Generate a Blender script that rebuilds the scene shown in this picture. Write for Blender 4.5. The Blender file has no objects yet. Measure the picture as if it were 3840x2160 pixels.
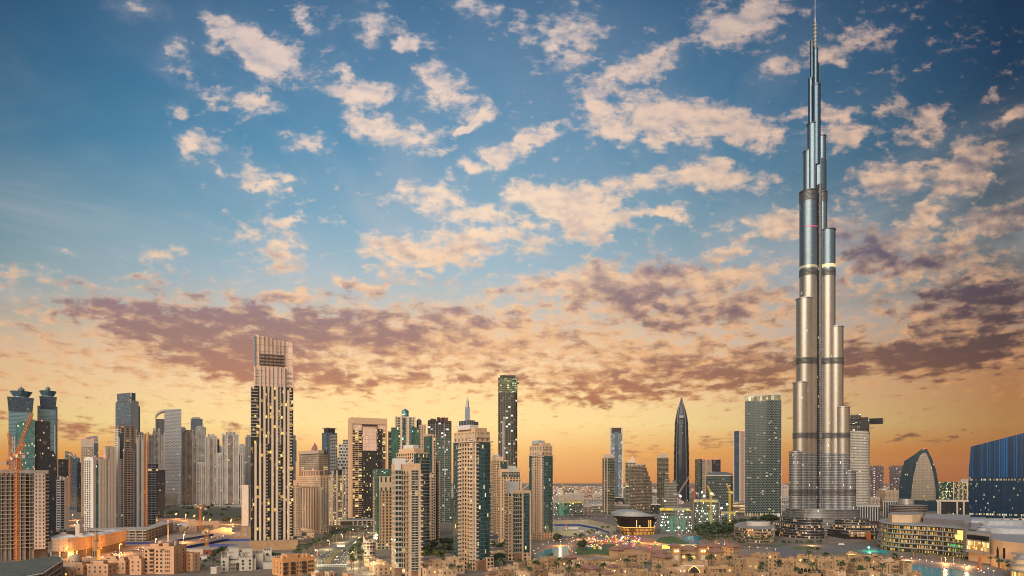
import bpy, bmesh, math, random
from mathutils import Vector
random.seed(7)
SC = bpy.context.scene
COL = SC.collection
# ------------------------------------------------------------------ camera
H = 79.0            # eye height over the ground, metres
F = 2400.0          # focal length in photo pixels (photo is 3840 wide)
HR = 1805.0         # photo row of the horizon
cam = bpy.data.cameras.new('camera')
camo = bpy.data.objects.new('camera', cam)
COL.objects.link(camo)
camo.location = (0, 0, H)
camo.rotation_euler = (math.pi / 2, 0, 0)
cam.sensor_width = 36.0
cam.lens = 36.0 * F / 3840.0
cam.shift_y = (HR - 1080.0) / 3840.0
cam.clip_start = 1.0
cam.clip_end = 60000.0
SC.camera = camo
SC.view_settings.view_transform = 'Standard'
SC.view_settings.look = 'None'
SC.view_settings.exposure = 0.0
SC.view_settings.gamma = 1.0
SC.cycles.max_bounces = 6
SC.cycles.filter_width = 1.0
SC.cycles.use_denoising = True
SC.cycles.denoising_prefilter = 'ACCURATE'
SC.cycles.sample_clamp_indirect = 4.0


def lin(r, g, b):
    f = lambda c: (c / 255.0 / 12.92) if c / 255.0 <= 0.04045 else ((c / 255.0 + 0.055) / 1.055) ** 2.4
    return (f(r), f(g), f(b), 1.0)


class NT:
    """small helper to write node trees"""
    def __init__(self, tree):
        self.t = tree

    def n(self, kind, **kw):
        nd = self.t.nodes.new(kind)
        for k, v in kw.items():
            setattr(nd, k, v)
        return nd

    def link(self, a, b):
        self.t.links.new(a, b)

    def put(self, sock, v):
        if isinstance(v, bpy.types.NodeSocket):
            self.t.links.new(v, sock)
        else:
            sock.default_value = v

    def m(self, op, a, b=None, c=None, clamp=False):
        nd = self.t.nodes.new('ShaderNodeMath')
        nd.operation = op
        nd.use_clamp = clamp
        self.put(nd.inputs[0], a)
        if b is not None:
            self.put(nd.inputs[1], b)
        if c is not None:
            self.put(nd.inputs[2], c)
        return nd.outputs[0]

    def mix(self, f, a, b, blend='MIX'):
        nd = self.t.nodes.new('ShaderNodeMix')
        nd.data_type = 'RGBA'
        nd.blend_type = blend
        self.put(nd.inputs[0], f)
        self.put(nd.inputs[6], a)
        self.put(nd.inputs[7], b)
        return nd.outputs[2]

    def rng(self, v, a, b, c=0.0, d=1.0, smooth=False):
        nd = self.t.nodes.new('ShaderNodeMapRange')
        nd.interpolation_type = 'SMOOTHSTEP' if smooth else 'LINEAR'
        nd.clamp = True
        self.put(nd.inputs[0], v)
        for i, x in enumerate((a, b, c, d)):
            self.put(nd.inputs[1 + i], x)
        return nd.outputs[0]

    def xyz(self, x, y, z=0.0):
        nd = self.t.nodes.new('ShaderNodeCombineXYZ')
        self.put(nd.inputs[0], x)
        self.put(nd.inputs[1], y)
        self.put(nd.inputs[2], z)
        return nd.outputs[0]

    def noise(self, vec, scale, detail=3.0, rough=0.55, dist=0.0, col=False, dims='3D'):
        nd = self.t.nodes.new('ShaderNodeTexNoise')
        nd.noise_dimensions = dims
        self.put(nd.inputs['Vector'], vec)
        nd.inputs['Scale'].default_value = scale
        nd.inputs['Detail'].default_value = detail
        nd.inputs['Roughness'].default_value = rough
        nd.inputs['Distortion'].default_value = dist
        return nd.outputs[1] if col else nd.outputs[0]

    def ramp(self, fac, stops, interp='LINEAR'):
        nd = self.t.nodes.new('ShaderNodeValToRGB')
        cr = nd.color_ramp
        cr.interpolation = interp
        while len(cr.elements) < len(stops):
            cr.elements.new(0.5)
        for e, (p, c) in zip(cr.elements, stops):
            e.position = p
            e.color = c
        self.put(nd.inputs[0], fac)
        return nd.outputs[0]


# ------------------------------------------------------------------ sky
# Directions are measured as slopes off the due-north axis: az = x/y, el = z/y, in steps of 1/24.
# PUFFS: azimuth, elevation, half widths, tilt (deg), weight of each bank of cloud.
def make_sky():
    w = bpy.data.worlds.new('World')
    SC.world = w
    w.use_nodes = True
    w.cycles.sampling_method = 'MANUAL'
    w.cycles.sample_map_resolution = 512
    t = w.node_tree
    t.nodes.clear()
    N = NT(t)
    gen = N.n('ShaderNodeTexCoord').outputs['Generated']
    sep = N.n('ShaderNodeSeparateXYZ')
    N.link(gen, sep.inputs[0])
    x, y, z = sep.outputs
    ya = N.m('MAXIMUM', N.m('ABSOLUTE', y), 0.12)
    za = N.m('MAXIMUM', z, 0.0)
    U = N.m('MULTIPLY', N.m('DIVIDE', x, ya), 24.0)
    V = N.m('MULTIPLY', N.m('DIVIDE', za, ya), 24.0)
    P = N.xyz(U, V)
    # cloud sheet coordinates (perspective of a flat cloud deck)
    zz = N.m('ADD', za, 0.10)
    sx = N.m('DIVIDE', x, zz)
    sy = N.m('DIVIDE', N.m('ABSOLUTE', y), zz)
    S = N.xyz(N.m('MULTIPLY', sx, 1.0), N.m('MULTIPLY', sy, 0.8))
    # clear sky gradient by elevation
    k = 1.0 / 18.05
    e = N.m('MULTIPLY', V, k)
    base = N.ramp(e, [
        (0.00, lin(230, 136, 54)), (0.06, lin(248, 172, 76)), (0.12, lin(255, 230, 160)),
        (0.19, lin(255, 222, 172)), (0.27, lin(244, 214, 180)), (0.35, lin(200, 196, 186)),
        (0.44, lin(160, 188, 202)), (0.56, lin(128, 170, 194)), (0.72, lin(88, 144, 180)),
        (0.86, lin(74, 126, 164)), (1.0, lin(64, 110, 148))])
    # falls off away from the place where the sun went down
    right = N.rng(U, -1.0, 18.5, 0.0, 1.0)
    left = N.rng(U, -6.0, -19.5, 0.0, 1.0)
    up = N.rng(e, 0.25, 0.9)
    tr = N.mix(up, (0.42, 0.26, 0.18, 1), (0.16, 0.22, 0.28, 1))
    tl = N.mix(up, (0.78, 0.70, 0.62, 1), (0.40, 0.58, 0.62, 1))
    base = N.mix(N.m('POWER', right, 1.3), base, N.mix(1.0, base, tr, 'MULTIPLY'))
    base = N.mix(N.m('POWER', left, 1.4), base, N.mix(1.0, base, tl, 'MULTIPLY'))
    # brightest just over the roofs where the sun went down
    gx = N.m('DIVIDE', N.m('ADD', U, 3.0), 9.0)
    gy = N.m('DIVIDE', N.m('SUBTRACT', e, .14), .13)
    glow = N.m('EXPONENT', N.m('MULTIPLY', N.m('ADD', N.m('MULTIPLY', gx, gx), N.m('MULTIPLY', gy, gy)), -1.0))
    base = N.mix(N.m('MULTIPLY', glow, .65), base, (1.22, .80, .34, 1))
    # thin veil of cirrus
    veil = N.noise(S, 1.3, 5.0, 0.6, 0.6)
    veil = N.m('MULTIPLY', N.rng(veil, 0.36, 0.72, smooth=True), N.m('MULTIPLY', N.rng(e, 1.1, 0.45), N.rng(e, .2, .36)))
    base = N.mix(N.m('MULTIPLY', veil, 0.42), base, lin(206, 200, 200))

    # ----- guided cloud cover
    wn = N.n('ShaderNodeVectorMath', operation='SUBTRACT')
    N.link(N.noise(P, 0.55, 4.0, 0.6, col=True), wn.inputs[0])
    wn.inputs[1].default_value = (0.5, 0.5, 0.5)
    ws = N.n('ShaderNodeVectorMath', operation='MULTIPLY_ADD')
    N.link(wn.outputs[0], ws.inputs[0])
    ws.inputs[1].default_value = (2.6, 1.7, 0.0)
    N.link(P, ws.inputs[2])
    W = ws.outputs[0]

    def field(blobs):
        acc = None
        for (bx, by, rx, ry, rot, wt) in blobs:
            mp = N.n('ShaderNodeMapping', vector_type='TEXTURE')
            N.link(W, mp.inputs['Vector'])
            mp.inputs['Location'].default_value = (bx, by, 0)
            mp.inputs['Rotation'].default_value = (0, 0, math.radians(rot))
            mp.inputs['Scale'].default_value = (rx, ry, 1)
            g = N.n('ShaderNodeTexGradient', gradient_type='SPHERICAL')
            N.link(mp.outputs[0], g.inputs[0])
            if acc is None:
                acc = N.m('MULTIPLY', g.outputs['Fac'], wt)
            else:
                acc = N.m('MULTIPLY_ADD', g.outputs['Fac'], wt, acc)
        return acc

    def conv(lst):
        out = []
        for b in lst:
            bx, by, rx, ry = b[:4]
            rot = b[4] if len(b) > 4 else 0
            wt = b[5] if len(b) > 5 else 1.0
            q = 3840 / 2576.0 / 100.0
            out.append((bx * q - 19.2, 18.05 - by * q, rx * q * 1.5, ry * q * 1.5, -rot, wt))
        return out
    puffs = conv(PUFFS)
    shade = conv(SHADES)
    D0 = field(puffs)
    M0 = field(shade)
    Sw = N.n('ShaderNodeVectorMath', operation='MULTIPLY_ADD')
    N.link(wn.outputs[0], Sw.inputs[0])
    Sw.inputs[1].default_value = (0.20, 0.20, 0)
    N.link(S, Sw.inputs[2])
    f1 = N.noise(Sw.outputs[0], 8.0, 8.0, 0.58)
    Pa = N.xyz(N.m('MULTIPLY', U, .75), N.m('MULTIPLY', V, 1.25))
    f2 = N.noise(Pa, 2.1, 8.0, 0.58)
    fb = N.m('ADD', N.m('MULTIPLY', f1, 0.52), N.m('MULTIPLY', f2, 0.48))
    fbm = N.m('SUBTRACT', fb, 0.5)
    low = N.rng(e, 0.44, 0.30)           # broken deck low over the skyline
    cov = N.m('ADD', N.m('MINIMUM', N.m('ADD', D0, N.m('MULTIPLY', M0, 0.9)), 1.15), N.m('MULTIPLY', N.m('MULTIPLY', low, N.rng(e, 0.13, 0.25)), 0.46))
    cov = N.m('SUBTRACT', cov, N.m('MULTIPLY', N.m('MULTIPLY', N.rng(U, -11.5, -14.5), N.rng(e, .42, .52)), .55))
    dens = N.m('MULTIPLY_ADD', fbm, 4.3, cov)
    halo = N.m('MULTIPLY', N.m('MINIMUM', D0, .9), N.rng(fb, .35, .62))
    base = N.mix(N.m('MULTIPLY', halo, .40), base, N.mix(right, lin(196, 196, 202), lin(96, 104, 122)))
    alpha = N.m('POWER', N.rng(dens, 0.12, 1.0, smooth=True), 1.05)
    # relief: compare with the sheet sampled a little nearer the afterglow
    ofs = N.n('ShaderNodeVectorMath', operation='ADD')
    N.link(Pa, ofs.inputs[0])
    ofs.inputs[1].default_value = (-0.16, -0.26, 0)
    f3 = N.noise(ofs.outputs[0], 1.2, 5.0, 0.5)
    f2b = N.noise(Pa, 1.2, 5.0, 0.5)
    rel = N.m('SUBTRACT', f2b, f3)
    lit = N.ramp(e, [(0.0, lin(240, 170, 100)), (0.2, lin(248, 190, 130)), (0.38, lin(248, 205, 165)),
                     (0.55, lin(253, 224, 196)), (0.8, lin(238, 212, 196)), (1.0, lin(216, 198, 192))])
    drk = N.ramp(e, [(0.0, lin(165, 100, 72)), (0.18, lin(196, 132, 98)), (0.30, lin(166, 130, 122)),
                     (0.45, lin(150, 134, 150)), (0.6, lin(176, 172, 186)), (0.9, lin(150, 160, 180))])
    sh = N.m('ADD', N.m('MULTIPLY', M0, 1.0), N.m('MULTIPLY', rel, 1.9))
    sh = N.m('ADD', sh, N.m('MULTIPLY', N.rng(dens, 0.4, 1.3), 0.22))
    sh = N.m('ADD', sh, N.m('MULTIPLY', N.m('MULTIPLY', N.m('SUBTRACT', f1, .5), 2.6), N.rng(e, .55, .35)))
    sh = N.rng(sh, -0.15, 1.15, smooth=True)
    cl = N.mix(sh, lit, drk)
    cr = N.mix(N.m('MULTIPLY', right, 0.95), cl, N.mix(1.0, cl, N.mix(sh, (0.72, 0.60, 0.52, 1), (0.21, 0.22, 0.27, 1)), 'MULTIPLY'))
    cr = N.mix(N.m('MULTIPLY', left, 0.5), cr, N.mix(1.0, cr, (0.75, 0.7, 0.68, 1), 'MULTIPLY'))
    sky = N.mix(N.m('MULTIPLY', alpha, N.rng(e, -0.02, 0.10)), base, cr)
    # below the horizon
    gnd = lin(96, 78, 66)
    sky = N.mix(N.rng(z, -0.02, 0.0), gnd, sky)
    # unseen sky behind camera, made up for fill and reflections: gold low, blue above
    back_fill = N.ramp(N.m('ARCSINE', za), [(0.0, (.55, .42, .33, 1)), (.11, (1.40, .82, .34, 1)), (.20, (.95, .64, .36, 1)), (.30, (.32, .40, .46, 1)), (.46, (.14, .28, .40, 1)), (.8, (.12, .26, .43, 1)), (1.0, (.15, .31, .50, 1))])
    sky = N.mix(N.m('MULTIPLY', N.rng(y, .15, -.30, smooth=True), N.rng(z, -.01, .01)), sky, back_fill)
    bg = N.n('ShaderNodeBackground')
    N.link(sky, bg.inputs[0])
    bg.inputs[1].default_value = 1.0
    out = N.n('ShaderNodeOutputWorld')
    N.link(bg.outputs[0], out.inputs[0])


PUFFS = [
 (340, 25, 60, 32, 15), (665, 130, 135, 55, 25), (640, 120, 90, 40, 30), (458, 195, 80, 34, 28), (447, 130, 42, 22, 20), (498, 372, 46, 40),
 (625, 258, 78, 26, 8), (458, 275, 28, 18, 10), (930, 62, 56, 58, 30, .75), (1032, 118, 40, 19, 5), (868, 165, 34, 24),
 (905, 222, 70, 22, 10), (900, 240, 60, 20, 12, .7), (950, 322, 118, 46, 22), (1115, 232, 78, 46, 8), (1205, 300, 48, 24, -25), (1160, 325, 30, 14, -10),
 (1270, 390, 66, 34, -12), (1365, 345, 60, 22, -20), (1190, 420, 44, 20, 8), (1450, 95, 80, 72, -20), (1610, 165, 110, 34, -22),
 (1480, 265, 40, 60, -25), (1630, 290, 150, 52, -5), (1535, 335, 52, 30, -10), (1760, 320, 110, 60, 0), (1900, 335, 90, 50, 5),
 (1770, 440, 56, 32), (1840, 470, 110, 36, -5, .8), (1615, 450, 95, 28, -5), (1810, 75, 66, 48, -15), (1905, 40, 76, 46, -20),
 (1950, 185, 66, 24, -18), (2075, 130, 56, 34, -15), (2195, 85, 66, 26, -20), (2020, 290, 60, 18, -8), (2120, 282, 44, 14, -15), (2115, 338, 55, 40, 0),
 (2250, 262, 40, 36, 10, .6), (2350, 300, 62, 46, -28), (2420, 425, 100, 52, -25), (2230, 455, 90, 40, -10), (2545, 290, 50, 24, -30),
 (2330, 400, 60, 14, -5), (2500, 240, 26, 20, -20, .7), (765, 352, 64, 24, 5), (730, 437, 42, 24), (665, 472, 44, 16, 10), (640, 440, 40, 12, 5, .7), (560, 430, 30, 12, 20, .6),
 (1090, 500, 76, 46, 0), (1205, 532, 44, 26), (1305, 495, 55, 24), (1420, 515, 150, 52, 5), (1480, 555, 90, 60, 10), (1640, 530, 40, 16), (1705, 528, 66, 22),
 (1200, 598, 190, 42, -3), (1010, 650, 90, 52, 0), (1140, 655, 110, 26, 0, .7), (720, 552, 70, 18, 0), (690, 635, 80, 42, 18), (390, 640, 90, 32, 12, .8), (160, 640, 44, 14, 8), (60, 690, 90, 24, 10, .5),
 (2000, 560, 120, 40, -10), (1830, 620, 62, 18, -10), (1440, 700, 170, 36, -3, .8), (1620, 712, 210, 60, -4, .7), (1850, 690, 130, 28, -8), (1900, 760, 200, 44, -6, .6),
 (2230, 625, 180, 50, -10, .6), (2350, 540, 100, 26, -15), (2460, 580, 120, 34, -15, .8), (2300, 690, 200, 40, -8, .6), (870, 705, 50, 12), (940, 718, 40, 10),
 (350, 690, 50, 12, 5, .7), (740, 730, 70, 16, 0), (1300, 790, 300, 60, 0, .4), (2480, 690, 100, 40, -10, .5), (1700, 880, 260, 50, -8, .4), (1250, 860, 260, 40, 0, .5), (2350, 800, 100, 26, 0, .5), (2050, 20, 30, 12, -20, .5), (1190, 20, 70, 26, 20, .6), (560, 45, 50, 26, 10, .5), (760, 60, 40, 18, 25, .6)]
SHADES = [
 (470, 790, 260, 52, 8, .75), (780, 800, 240, 52, 6, .75), (560, 880, 260, 52, 10, .7), (330, 800, 160, 40, 10, .55), (920, 860, 260, 44, 4, .55), (640, 940, 260, 44, 8, .75),
 (1120, 800, 150, 36, 0, .55), (860, 735, 60, 22, 0, .6), (960, 745, 60, 18, 0, .5), (220, 715, 50, 12, 10, .5), (360, 700, 50, 10, 8, .5), (140, 775, 90, 20, 8, .5),
 (1640, 680, 110, 50, -5, .5), (1560, 740, 140, 40, 0, .5), (1760, 780, 180, 46, -6, .6), (2180, 590, 100, 46, 5, .8), (2260, 650, 180, 34, -6, .7), (2430, 420, 80, 50, -25, .45), (2250, 470, 80, 30, -10, .35),
 (2320, 905, 260, 44, -3, 1.0), (2460, 840, 140, 50, -8, .9), (2400, 750, 140, 34, -10, .8), (2520, 740, 90, 60, 0, .8), (2150, 880, 120, 30, 0, .5), (2540, 560, 90, 70, -10, .5),
 (1660, 960, 270, 50, -4, .7), (1250, 950, 260, 26, 0, .55), (1480, 1000, 220, 24, 0, .5), (950, 950, 130, 26, 0, .5), (1950, 920, 170, 44, -4, .6), (2050, 1000, 120, 24, 0, .5),
 (1850, 1120, 110, 22, -6, .8), (1585, 1122, 60, 26, 8, .7), (2290, 1105, 100, 13, -4, .9), (585, 1068, 60, 12, 5, .7), (1700, 1150, 90, 16, 0, .5), (2430, 1095, 70, 6, -8, .7), (200, 1085, 120, 28, 6, .9), (60, 1060, 120, 36, 10, .6)]
make_sky()

# soft, low, warm afterlight from behind the camera's left shoulder
sl = bpy.data.lights.new('sun', 'SUN')
sl.energy = 3.9
sl.angle = math.radians(60)
sl.color = (1.0, 0.84, 0.66)
so = bpy.data.objects.new('sun', sl)
COL.objects.link(so)
so.rotation_euler = Vector((0.34, 0.76, -0.54)).to_track_quat('-Z', 'Y').to_euler()

# ------------------------------------------------------------------ materials
BW = {}


def facade(name, wall, glass, fh=3.6, bw=3.2, wf=(.2, .8), hf=(.25, .8), lit=0.03, litcol=(1.0, .60, .20), power=1.1,
           metal=0.30, rough=0.16, stag=False, var=0.35, wrough=0.75, wmetal=0.0, blind=0.06, blindcol=(.20, .17, .14), floorlit=0.0):
    """wall with rows of windows laid out in metres along the face (UV); a share of rooms is lit"""
    m = bpy.data.materials.new(name)
    m.use_nodes = True
    t = m.node_tree
    t.nodes.clear()
    N = NT(t)
    uv = N.n('ShaderNodeUVMap').outputs[0]
    sp = N.n('ShaderNodeSeparateXYZ')
    N.link(uv, sp.inputs[0])
    cu = N.m('DIVIDE', sp.outputs[0], bw)
    cv = N.m('DIVIDE', sp.outputs[1], fh)
    if stag:
        cu = N.m('MULTIPLY_ADD', N.m('MODULO', N.m('FLOOR', cv), 2.0), 0.5, cu)
    fu = N.m('FRACT', cu)
    fv = N.m('FRACT', cv)
    mask = N.m('MULTIPLY', N.m('MULTIPLY', N.m('GREATER_THAN', fu, wf[0]), N.m('LESS_THAN', fu, wf[1])),
               N.m('MULTIPLY', N.m('GREATER_THAN', fv, hf[0]), N.m('LESS_THAN', fv, hf[1])))
    oi = N.n('ShaderNodeObjectInfo').outputs['Random']
    cell = N.xyz(N.m('FLOOR', cu), N.m('FLOOR', cv), N.m('MULTIPLY', oi, 91.0))
    wn = N.n('ShaderNodeTexWhiteNoise', noise_dimensions='3D')
    N.link(cell, wn.inputs[0])
    sc = N.n('ShaderNodeSeparateColor')
    N.link(wn.outputs[1], sc.inputs[0])
    r1, r2, r3 = sc.outputs
    geo = N.n('ShaderNodeTexCoord').outputs['Object']
    big = N.noise(geo, 0.035, 3.0, 0.5)
    litf = N.m('LESS_THAN', r1, N.m('MULTIPLY', N.rng(big, .35, .65, 0.3, 1.7), lit))
    if floorlit > 0:
        wf2 = N.n('ShaderNodeTexWhiteNoise', noise_dimensions='1D')
        N.link(N.m('FLOOR', cv), wf2.inputs[1])
        litf = N.m('MAXIMUM', litf, N.m('MULTIPLY', N.m('LESS_THAN', wf2.outputs[0], floorlit), N.m('LESS_THAN', r1, 0.6)))
    g = [c for c in glass]
    gl = N.mix(r2, tuple(c * (1 - var) for c in g) + (1,), tuple(c * (1 + var) for c in g) + (1,))
    bl = N.m('LESS_THAN', r3, blind)
    gl = N.mix(bl, gl, tuple(blindcol) + (1,))
    nz = N.noise(geo, 0.12, 5.0, 0.6)
    mpv = N.n('ShaderNodeMapping')
    N.link(geo, mpv.inputs[0])
    mpv.inputs['Scale'].default_value = (0.9, 0.9, 0.03)
    st = N.noise(mpv.outputs[0], 1.0, 4.0, 0.6)
    wv = N.m('MULTIPLY', N.rng(nz, .3, .7, .86, 1.10), N.rng(st, .35, .7, .86, 1.06))
    wl = N.mix(1.0, tuple(wall) + (1,), N.xyz(wv, wv, wv), 'MULTIPLY')
    col = N.mix(mask, wl, gl)
    bs = N.n('ShaderNodeBsdfPrincipled')
    N.link(col, bs.inputs['Base Color'])
    gm = N.m('MULTIPLY', mask, N.m('SUBTRACT', 1.0, bl))
    N.link(N.m('ADD', N.m('MULTIPLY', gm, metal), N.m('MULTIPLY', N.m('SUBTRACT', 1.0, mask), wmetal)), bs.inputs['Metallic'])
    N.link(N.m('ADD', N.m('MULTIPLY', N.m('SUBTRACT', 1.0, gm), wrough), N.m('MULTIPLY', gm, rough)), bs.inputs['Roughness'])
    lm = N.m('MULTIPLY', mask, litf)
    N.link(N.mix(r2, tuple(litcol) + (1,), (litcol[0], min(1, litcol[1] * 1.25), min(1, litcol[2] * 1.9), 1)), bs.inputs['Emission Color'])
    N.link(N.m('MULTIPLY', lm, N.m('MULTIPLY_ADD', r2, power, power * 0.25)), bs.inputs['Emission Strength'])
    out = N.n('ShaderNodeOutputMaterial')
    N.link(bs.outputs[0], out.inputs[0])
    bs.inputs['Specular IOR Level'].default_value = .35
    m.cycles.emission_sampling = 'NONE'
    BW[m.name] = bw
    return m


def plain(name, col, rough=0.75, metal=0.0, nscale=0.25, amp=0.22, emit=None, power=0.0, streak=True, nz2=None):
    m = bpy.data.materials.new(name)
    m.use_nodes = True
    t = m.node_tree
    t.nodes.clear()
    N = NT(t)
    bs = N.n('ShaderNodeBsdfPrincipled')
    geo = N.n('ShaderNodeTexCoord').outputs['Object']
    nz = N.noise(geo, nscale, 6.0, 0.62)
    v = N.rng(nz, .28, .72, 1 - amp, 1 + amp)
    c = N.mix(1.0, tuple(col) + (1,), N.xyz(v, v, v), 'MULTIPLY')
    if nz2 is not None:
        sc2, col2 = nz2
        c = N.mix(N.rng(N.noise(geo, sc2, 6.0, 0.6), .42, .62), c, tuple(col2) + (1,))
    N.link(c, bs.inputs['Base Color'])
    bs.inputs['Roughness'].default_value = rough
    bs.inputs['Metallic'].default_value = metal
    if emit:
        bs.inputs['Emission Color'].default_value = tuple(emit) + (1,)
        bs.inputs['Emission Strength'].default_value = power
        m.cycles.emission_sampling = 'NONE'
    out = N.n('ShaderNodeOutputMaterial')
    N.link(bs.outputs[0], out.inputs[0])
    return m


# ------------------------------------------------------------------ mesh helper
class MB:
    def __init__(s):
        s.v = []
        s.f = []
        s.uv = []
        s.mi = []

    def face(s, pts, uvs=None, mi=0):
        i = len(s.v)
        s.v += [tuple(p) for p in pts]
        s.f.append(tuple(range(i, i + len(pts))))
        s.uv += list(uvs) if uvs else [(p[0] + p[1], p[2]) for p in pts]
        s.mi.append(mi)

    def prism(s, poly, z0, z1, mi=0, cap=1, top=None, fit=None, bottom=True):
        """poly counter-clockwise; top = other outline for the upper rim"""
        top = top or poly
        n = len(poly)
        u = 0.0
        for i in range(n):
            a, b = poly[i], poly[(i + 1) % n]
            c, d = top[(i + 1) % n], top[i]
            L = math.hypot(b[0] - a[0], b[1] - a[1])
            if fit:
                ua, ub = 0.0, max(1, round(L / fit)) * fit
            else:
                ua, ub = u, u + L
            u += L
            s.face([(a[0], a[1], z0), (b[0], b[1], z0), (c[0], c[1], z1), (d[0], d[1], z1)],
                   [(ua, z0), (ub, z0), (ub, z1), (ua, z1)], mi)
        if cap is not None:
            s.face([(p[0], p[1], z1) for p in top], [(0, 0)] * n, cap)
            if bottom:
                s.face([(p[0], p[1], z0) for p in reversed(poly)], [(0, 0)] * n, cap)
        return s

    def box(s, x0, x1, y0, y1, z0, z1, mi=0, cap=None, fit=None):
        return s.prism([(x0, y0), (x1, y0), (x1, y1), (x0, y1)], z0, z1, mi, mi if cap is None else cap, fit=fit)

    def xz(s, poly, y0, y1, mi=0, edge=1):
        """outline in the x-z plane (counter-clockwise seen from the front), extruded from y0 to y1"""
        n = len(poly)
        s.face([(x, y0, z) for x, z in poly], [(x + 500, z) for x, z in poly], mi)
        s.face([(x, y1, z) for x, z in reversed(poly)], [(x + 500, z) for x, z in reversed(poly)], mi)
        for i in range(n):
            a, b = poly[i], poly[(i + 1) % n]
            s.face([(a[0], y0, a[1]), (a[0], y1, a[1]), (b[0], y1, b[1]), (b[0], y0, b[1])],
                   [(0, a[1]), (y1 - y0, a[1]), (y1 - y0, b[1]), (0, b[1])], edge)
        return s

    def tube(s, p, q, r, n=6, mi=0, r2=None):
        p = Vector(p)
        q = Vector(q)
        r2 = r if r2 is None else r2
        d = (q - p).normalized()
        a = d.orthogonal().normalized()
        b = d.cross(a)
        A = [p + (a * math.cos(k * 2 * math.pi / n) + b * math.sin(k * 2 * math.pi / n)) * r for k in range(n)]
        B = [q + (a * math.cos(k * 2 * math.pi / n) + b * math.sin(k * 2 * math.pi / n)) * r2 for k in range(n)]
        for k in range(n):
            j = (k + 1) % n
            s.face([A[k], A[j], B[j], B[k]], None, mi)
        s.face(list(reversed(A)), None, mi)
        s.face(B, None, mi)
        return s

    def lathe(s, cx, cy, prof, n=16, mi=0):
        for (r0, z0), (r1, z1) in zip(prof, prof[1:]):
            for k in range(n):
                a, b = k * 2 * math.pi / n, (k + 1) * 2 * math.pi / n
                pts = [(cx + r0 * math.cos(a), cy + r0 * math.sin(a), z0), (cx + r0 * math.cos(b), cy + r0 * math.sin(b), z0)]
                if r1 > 1e-4:
                    pts += [(cx + r1 * math.cos(b), cy + r1 * math.sin(b), z1), (cx + r1 * math.cos(a), cy + r1 * math.sin(a), z1)]
                else:
                    pts += [(cx, cy, z1)]
                if r0 < 1e-4:
                    pts = [(cx, cy, z0)] + pts[2:]
                s.face(pts, None, mi)
        return s

    def build(s, name, mats, parent=None, smooth=False, loc=None):
        me = bpy.data.meshes.new(name)
        me.from_pydata(s.v, [], s.f)
        if not isinstance(mats, (list, tuple)):
            mats = [mats]
        for m in mats:
            me.materials.append(m)
        nm = len(mats)
        me.polygons.foreach_set('material_index', [min(i, nm - 1) for i in s.mi])
        lay = me.uv_layers.new(name='UVMap')
        flat = []
        for u in s.uv:
            flat += [u[0], u[1]]
        lay.data.foreach_set('uv', flat)
        if smooth:
            bm = bmesh.new()
            bm.from_mesh(me)
            bmesh.ops.remove_doubles(bm, verts=bm.verts, dist=0.002)
            bm.to_mesh(me)
            bm.free()
            me.polygons.foreach_set('use_smooth', [True] * len(me.polygons))
            me.set_sharp_from_angle(angle=math.radians(40))
        me.update()
        o = bpy.data.objects.new(name, me)
        COL.objects.link(o)
        if parent:
            o.parent = parent
        if loc:
            o.location = loc
        return o


def thing(name, label, cat, loc=(0, 0, 0), rz=0.0, group=None):
    o = bpy.data.objects.new(name, None)
    o.empty_display_size = 1.0
    COL.objects.link(o)
    o.location = loc
    o.rotation_euler = (0, 0, rz)
    return tag(o, label, cat, group)


def tag(o, label, cat, group=None):
    o['label'] = label
    o['category'] = cat
    if group:
        o['group'] = group
    return o


def struct(o, kind='structure'):
    o['kind'] = kind
    return o


def copy_tree(o, parent=None):
    c = o.copy()
    COL.objects.link(c)
    if parent:
        c.parent = parent
    for ch in list(o.children):
        copy_tree(ch, c)
    return c


def gp(px, row, z=0.0):
    """the point at height z seen at photo column px and row"""
    Y = (H - z) * F / (row - HR)
    return ((px - 1920.0) / F * Y, Y, z)


def at(px, Y):
    return (px - 1920.0) / F * Y


def zr(row, Y):
    return H - (row - HR) * Y / F


def ring(cx, cy, rx, ry=None, n=24, p=2.0, rot=0.0, a0=0.0, a1=2 * math.pi):
    ry = rx if ry is None else ry
    out = []
    for k in range(n):
        a = a0 + (a1 - a0) * k / n
        c, s_ = math.cos(a), math.sin(a)
        x = rx * math.copysign(abs(c) ** (2 / p), c)
        y = ry * math.copysign(abs(s_) ** (2 / p), s_)
        out.append((cx + x * math.cos(rot) - y * math.sin(rot), cy + x * math.sin(rot) + y * math.cos(rot)))
    return out


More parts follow.
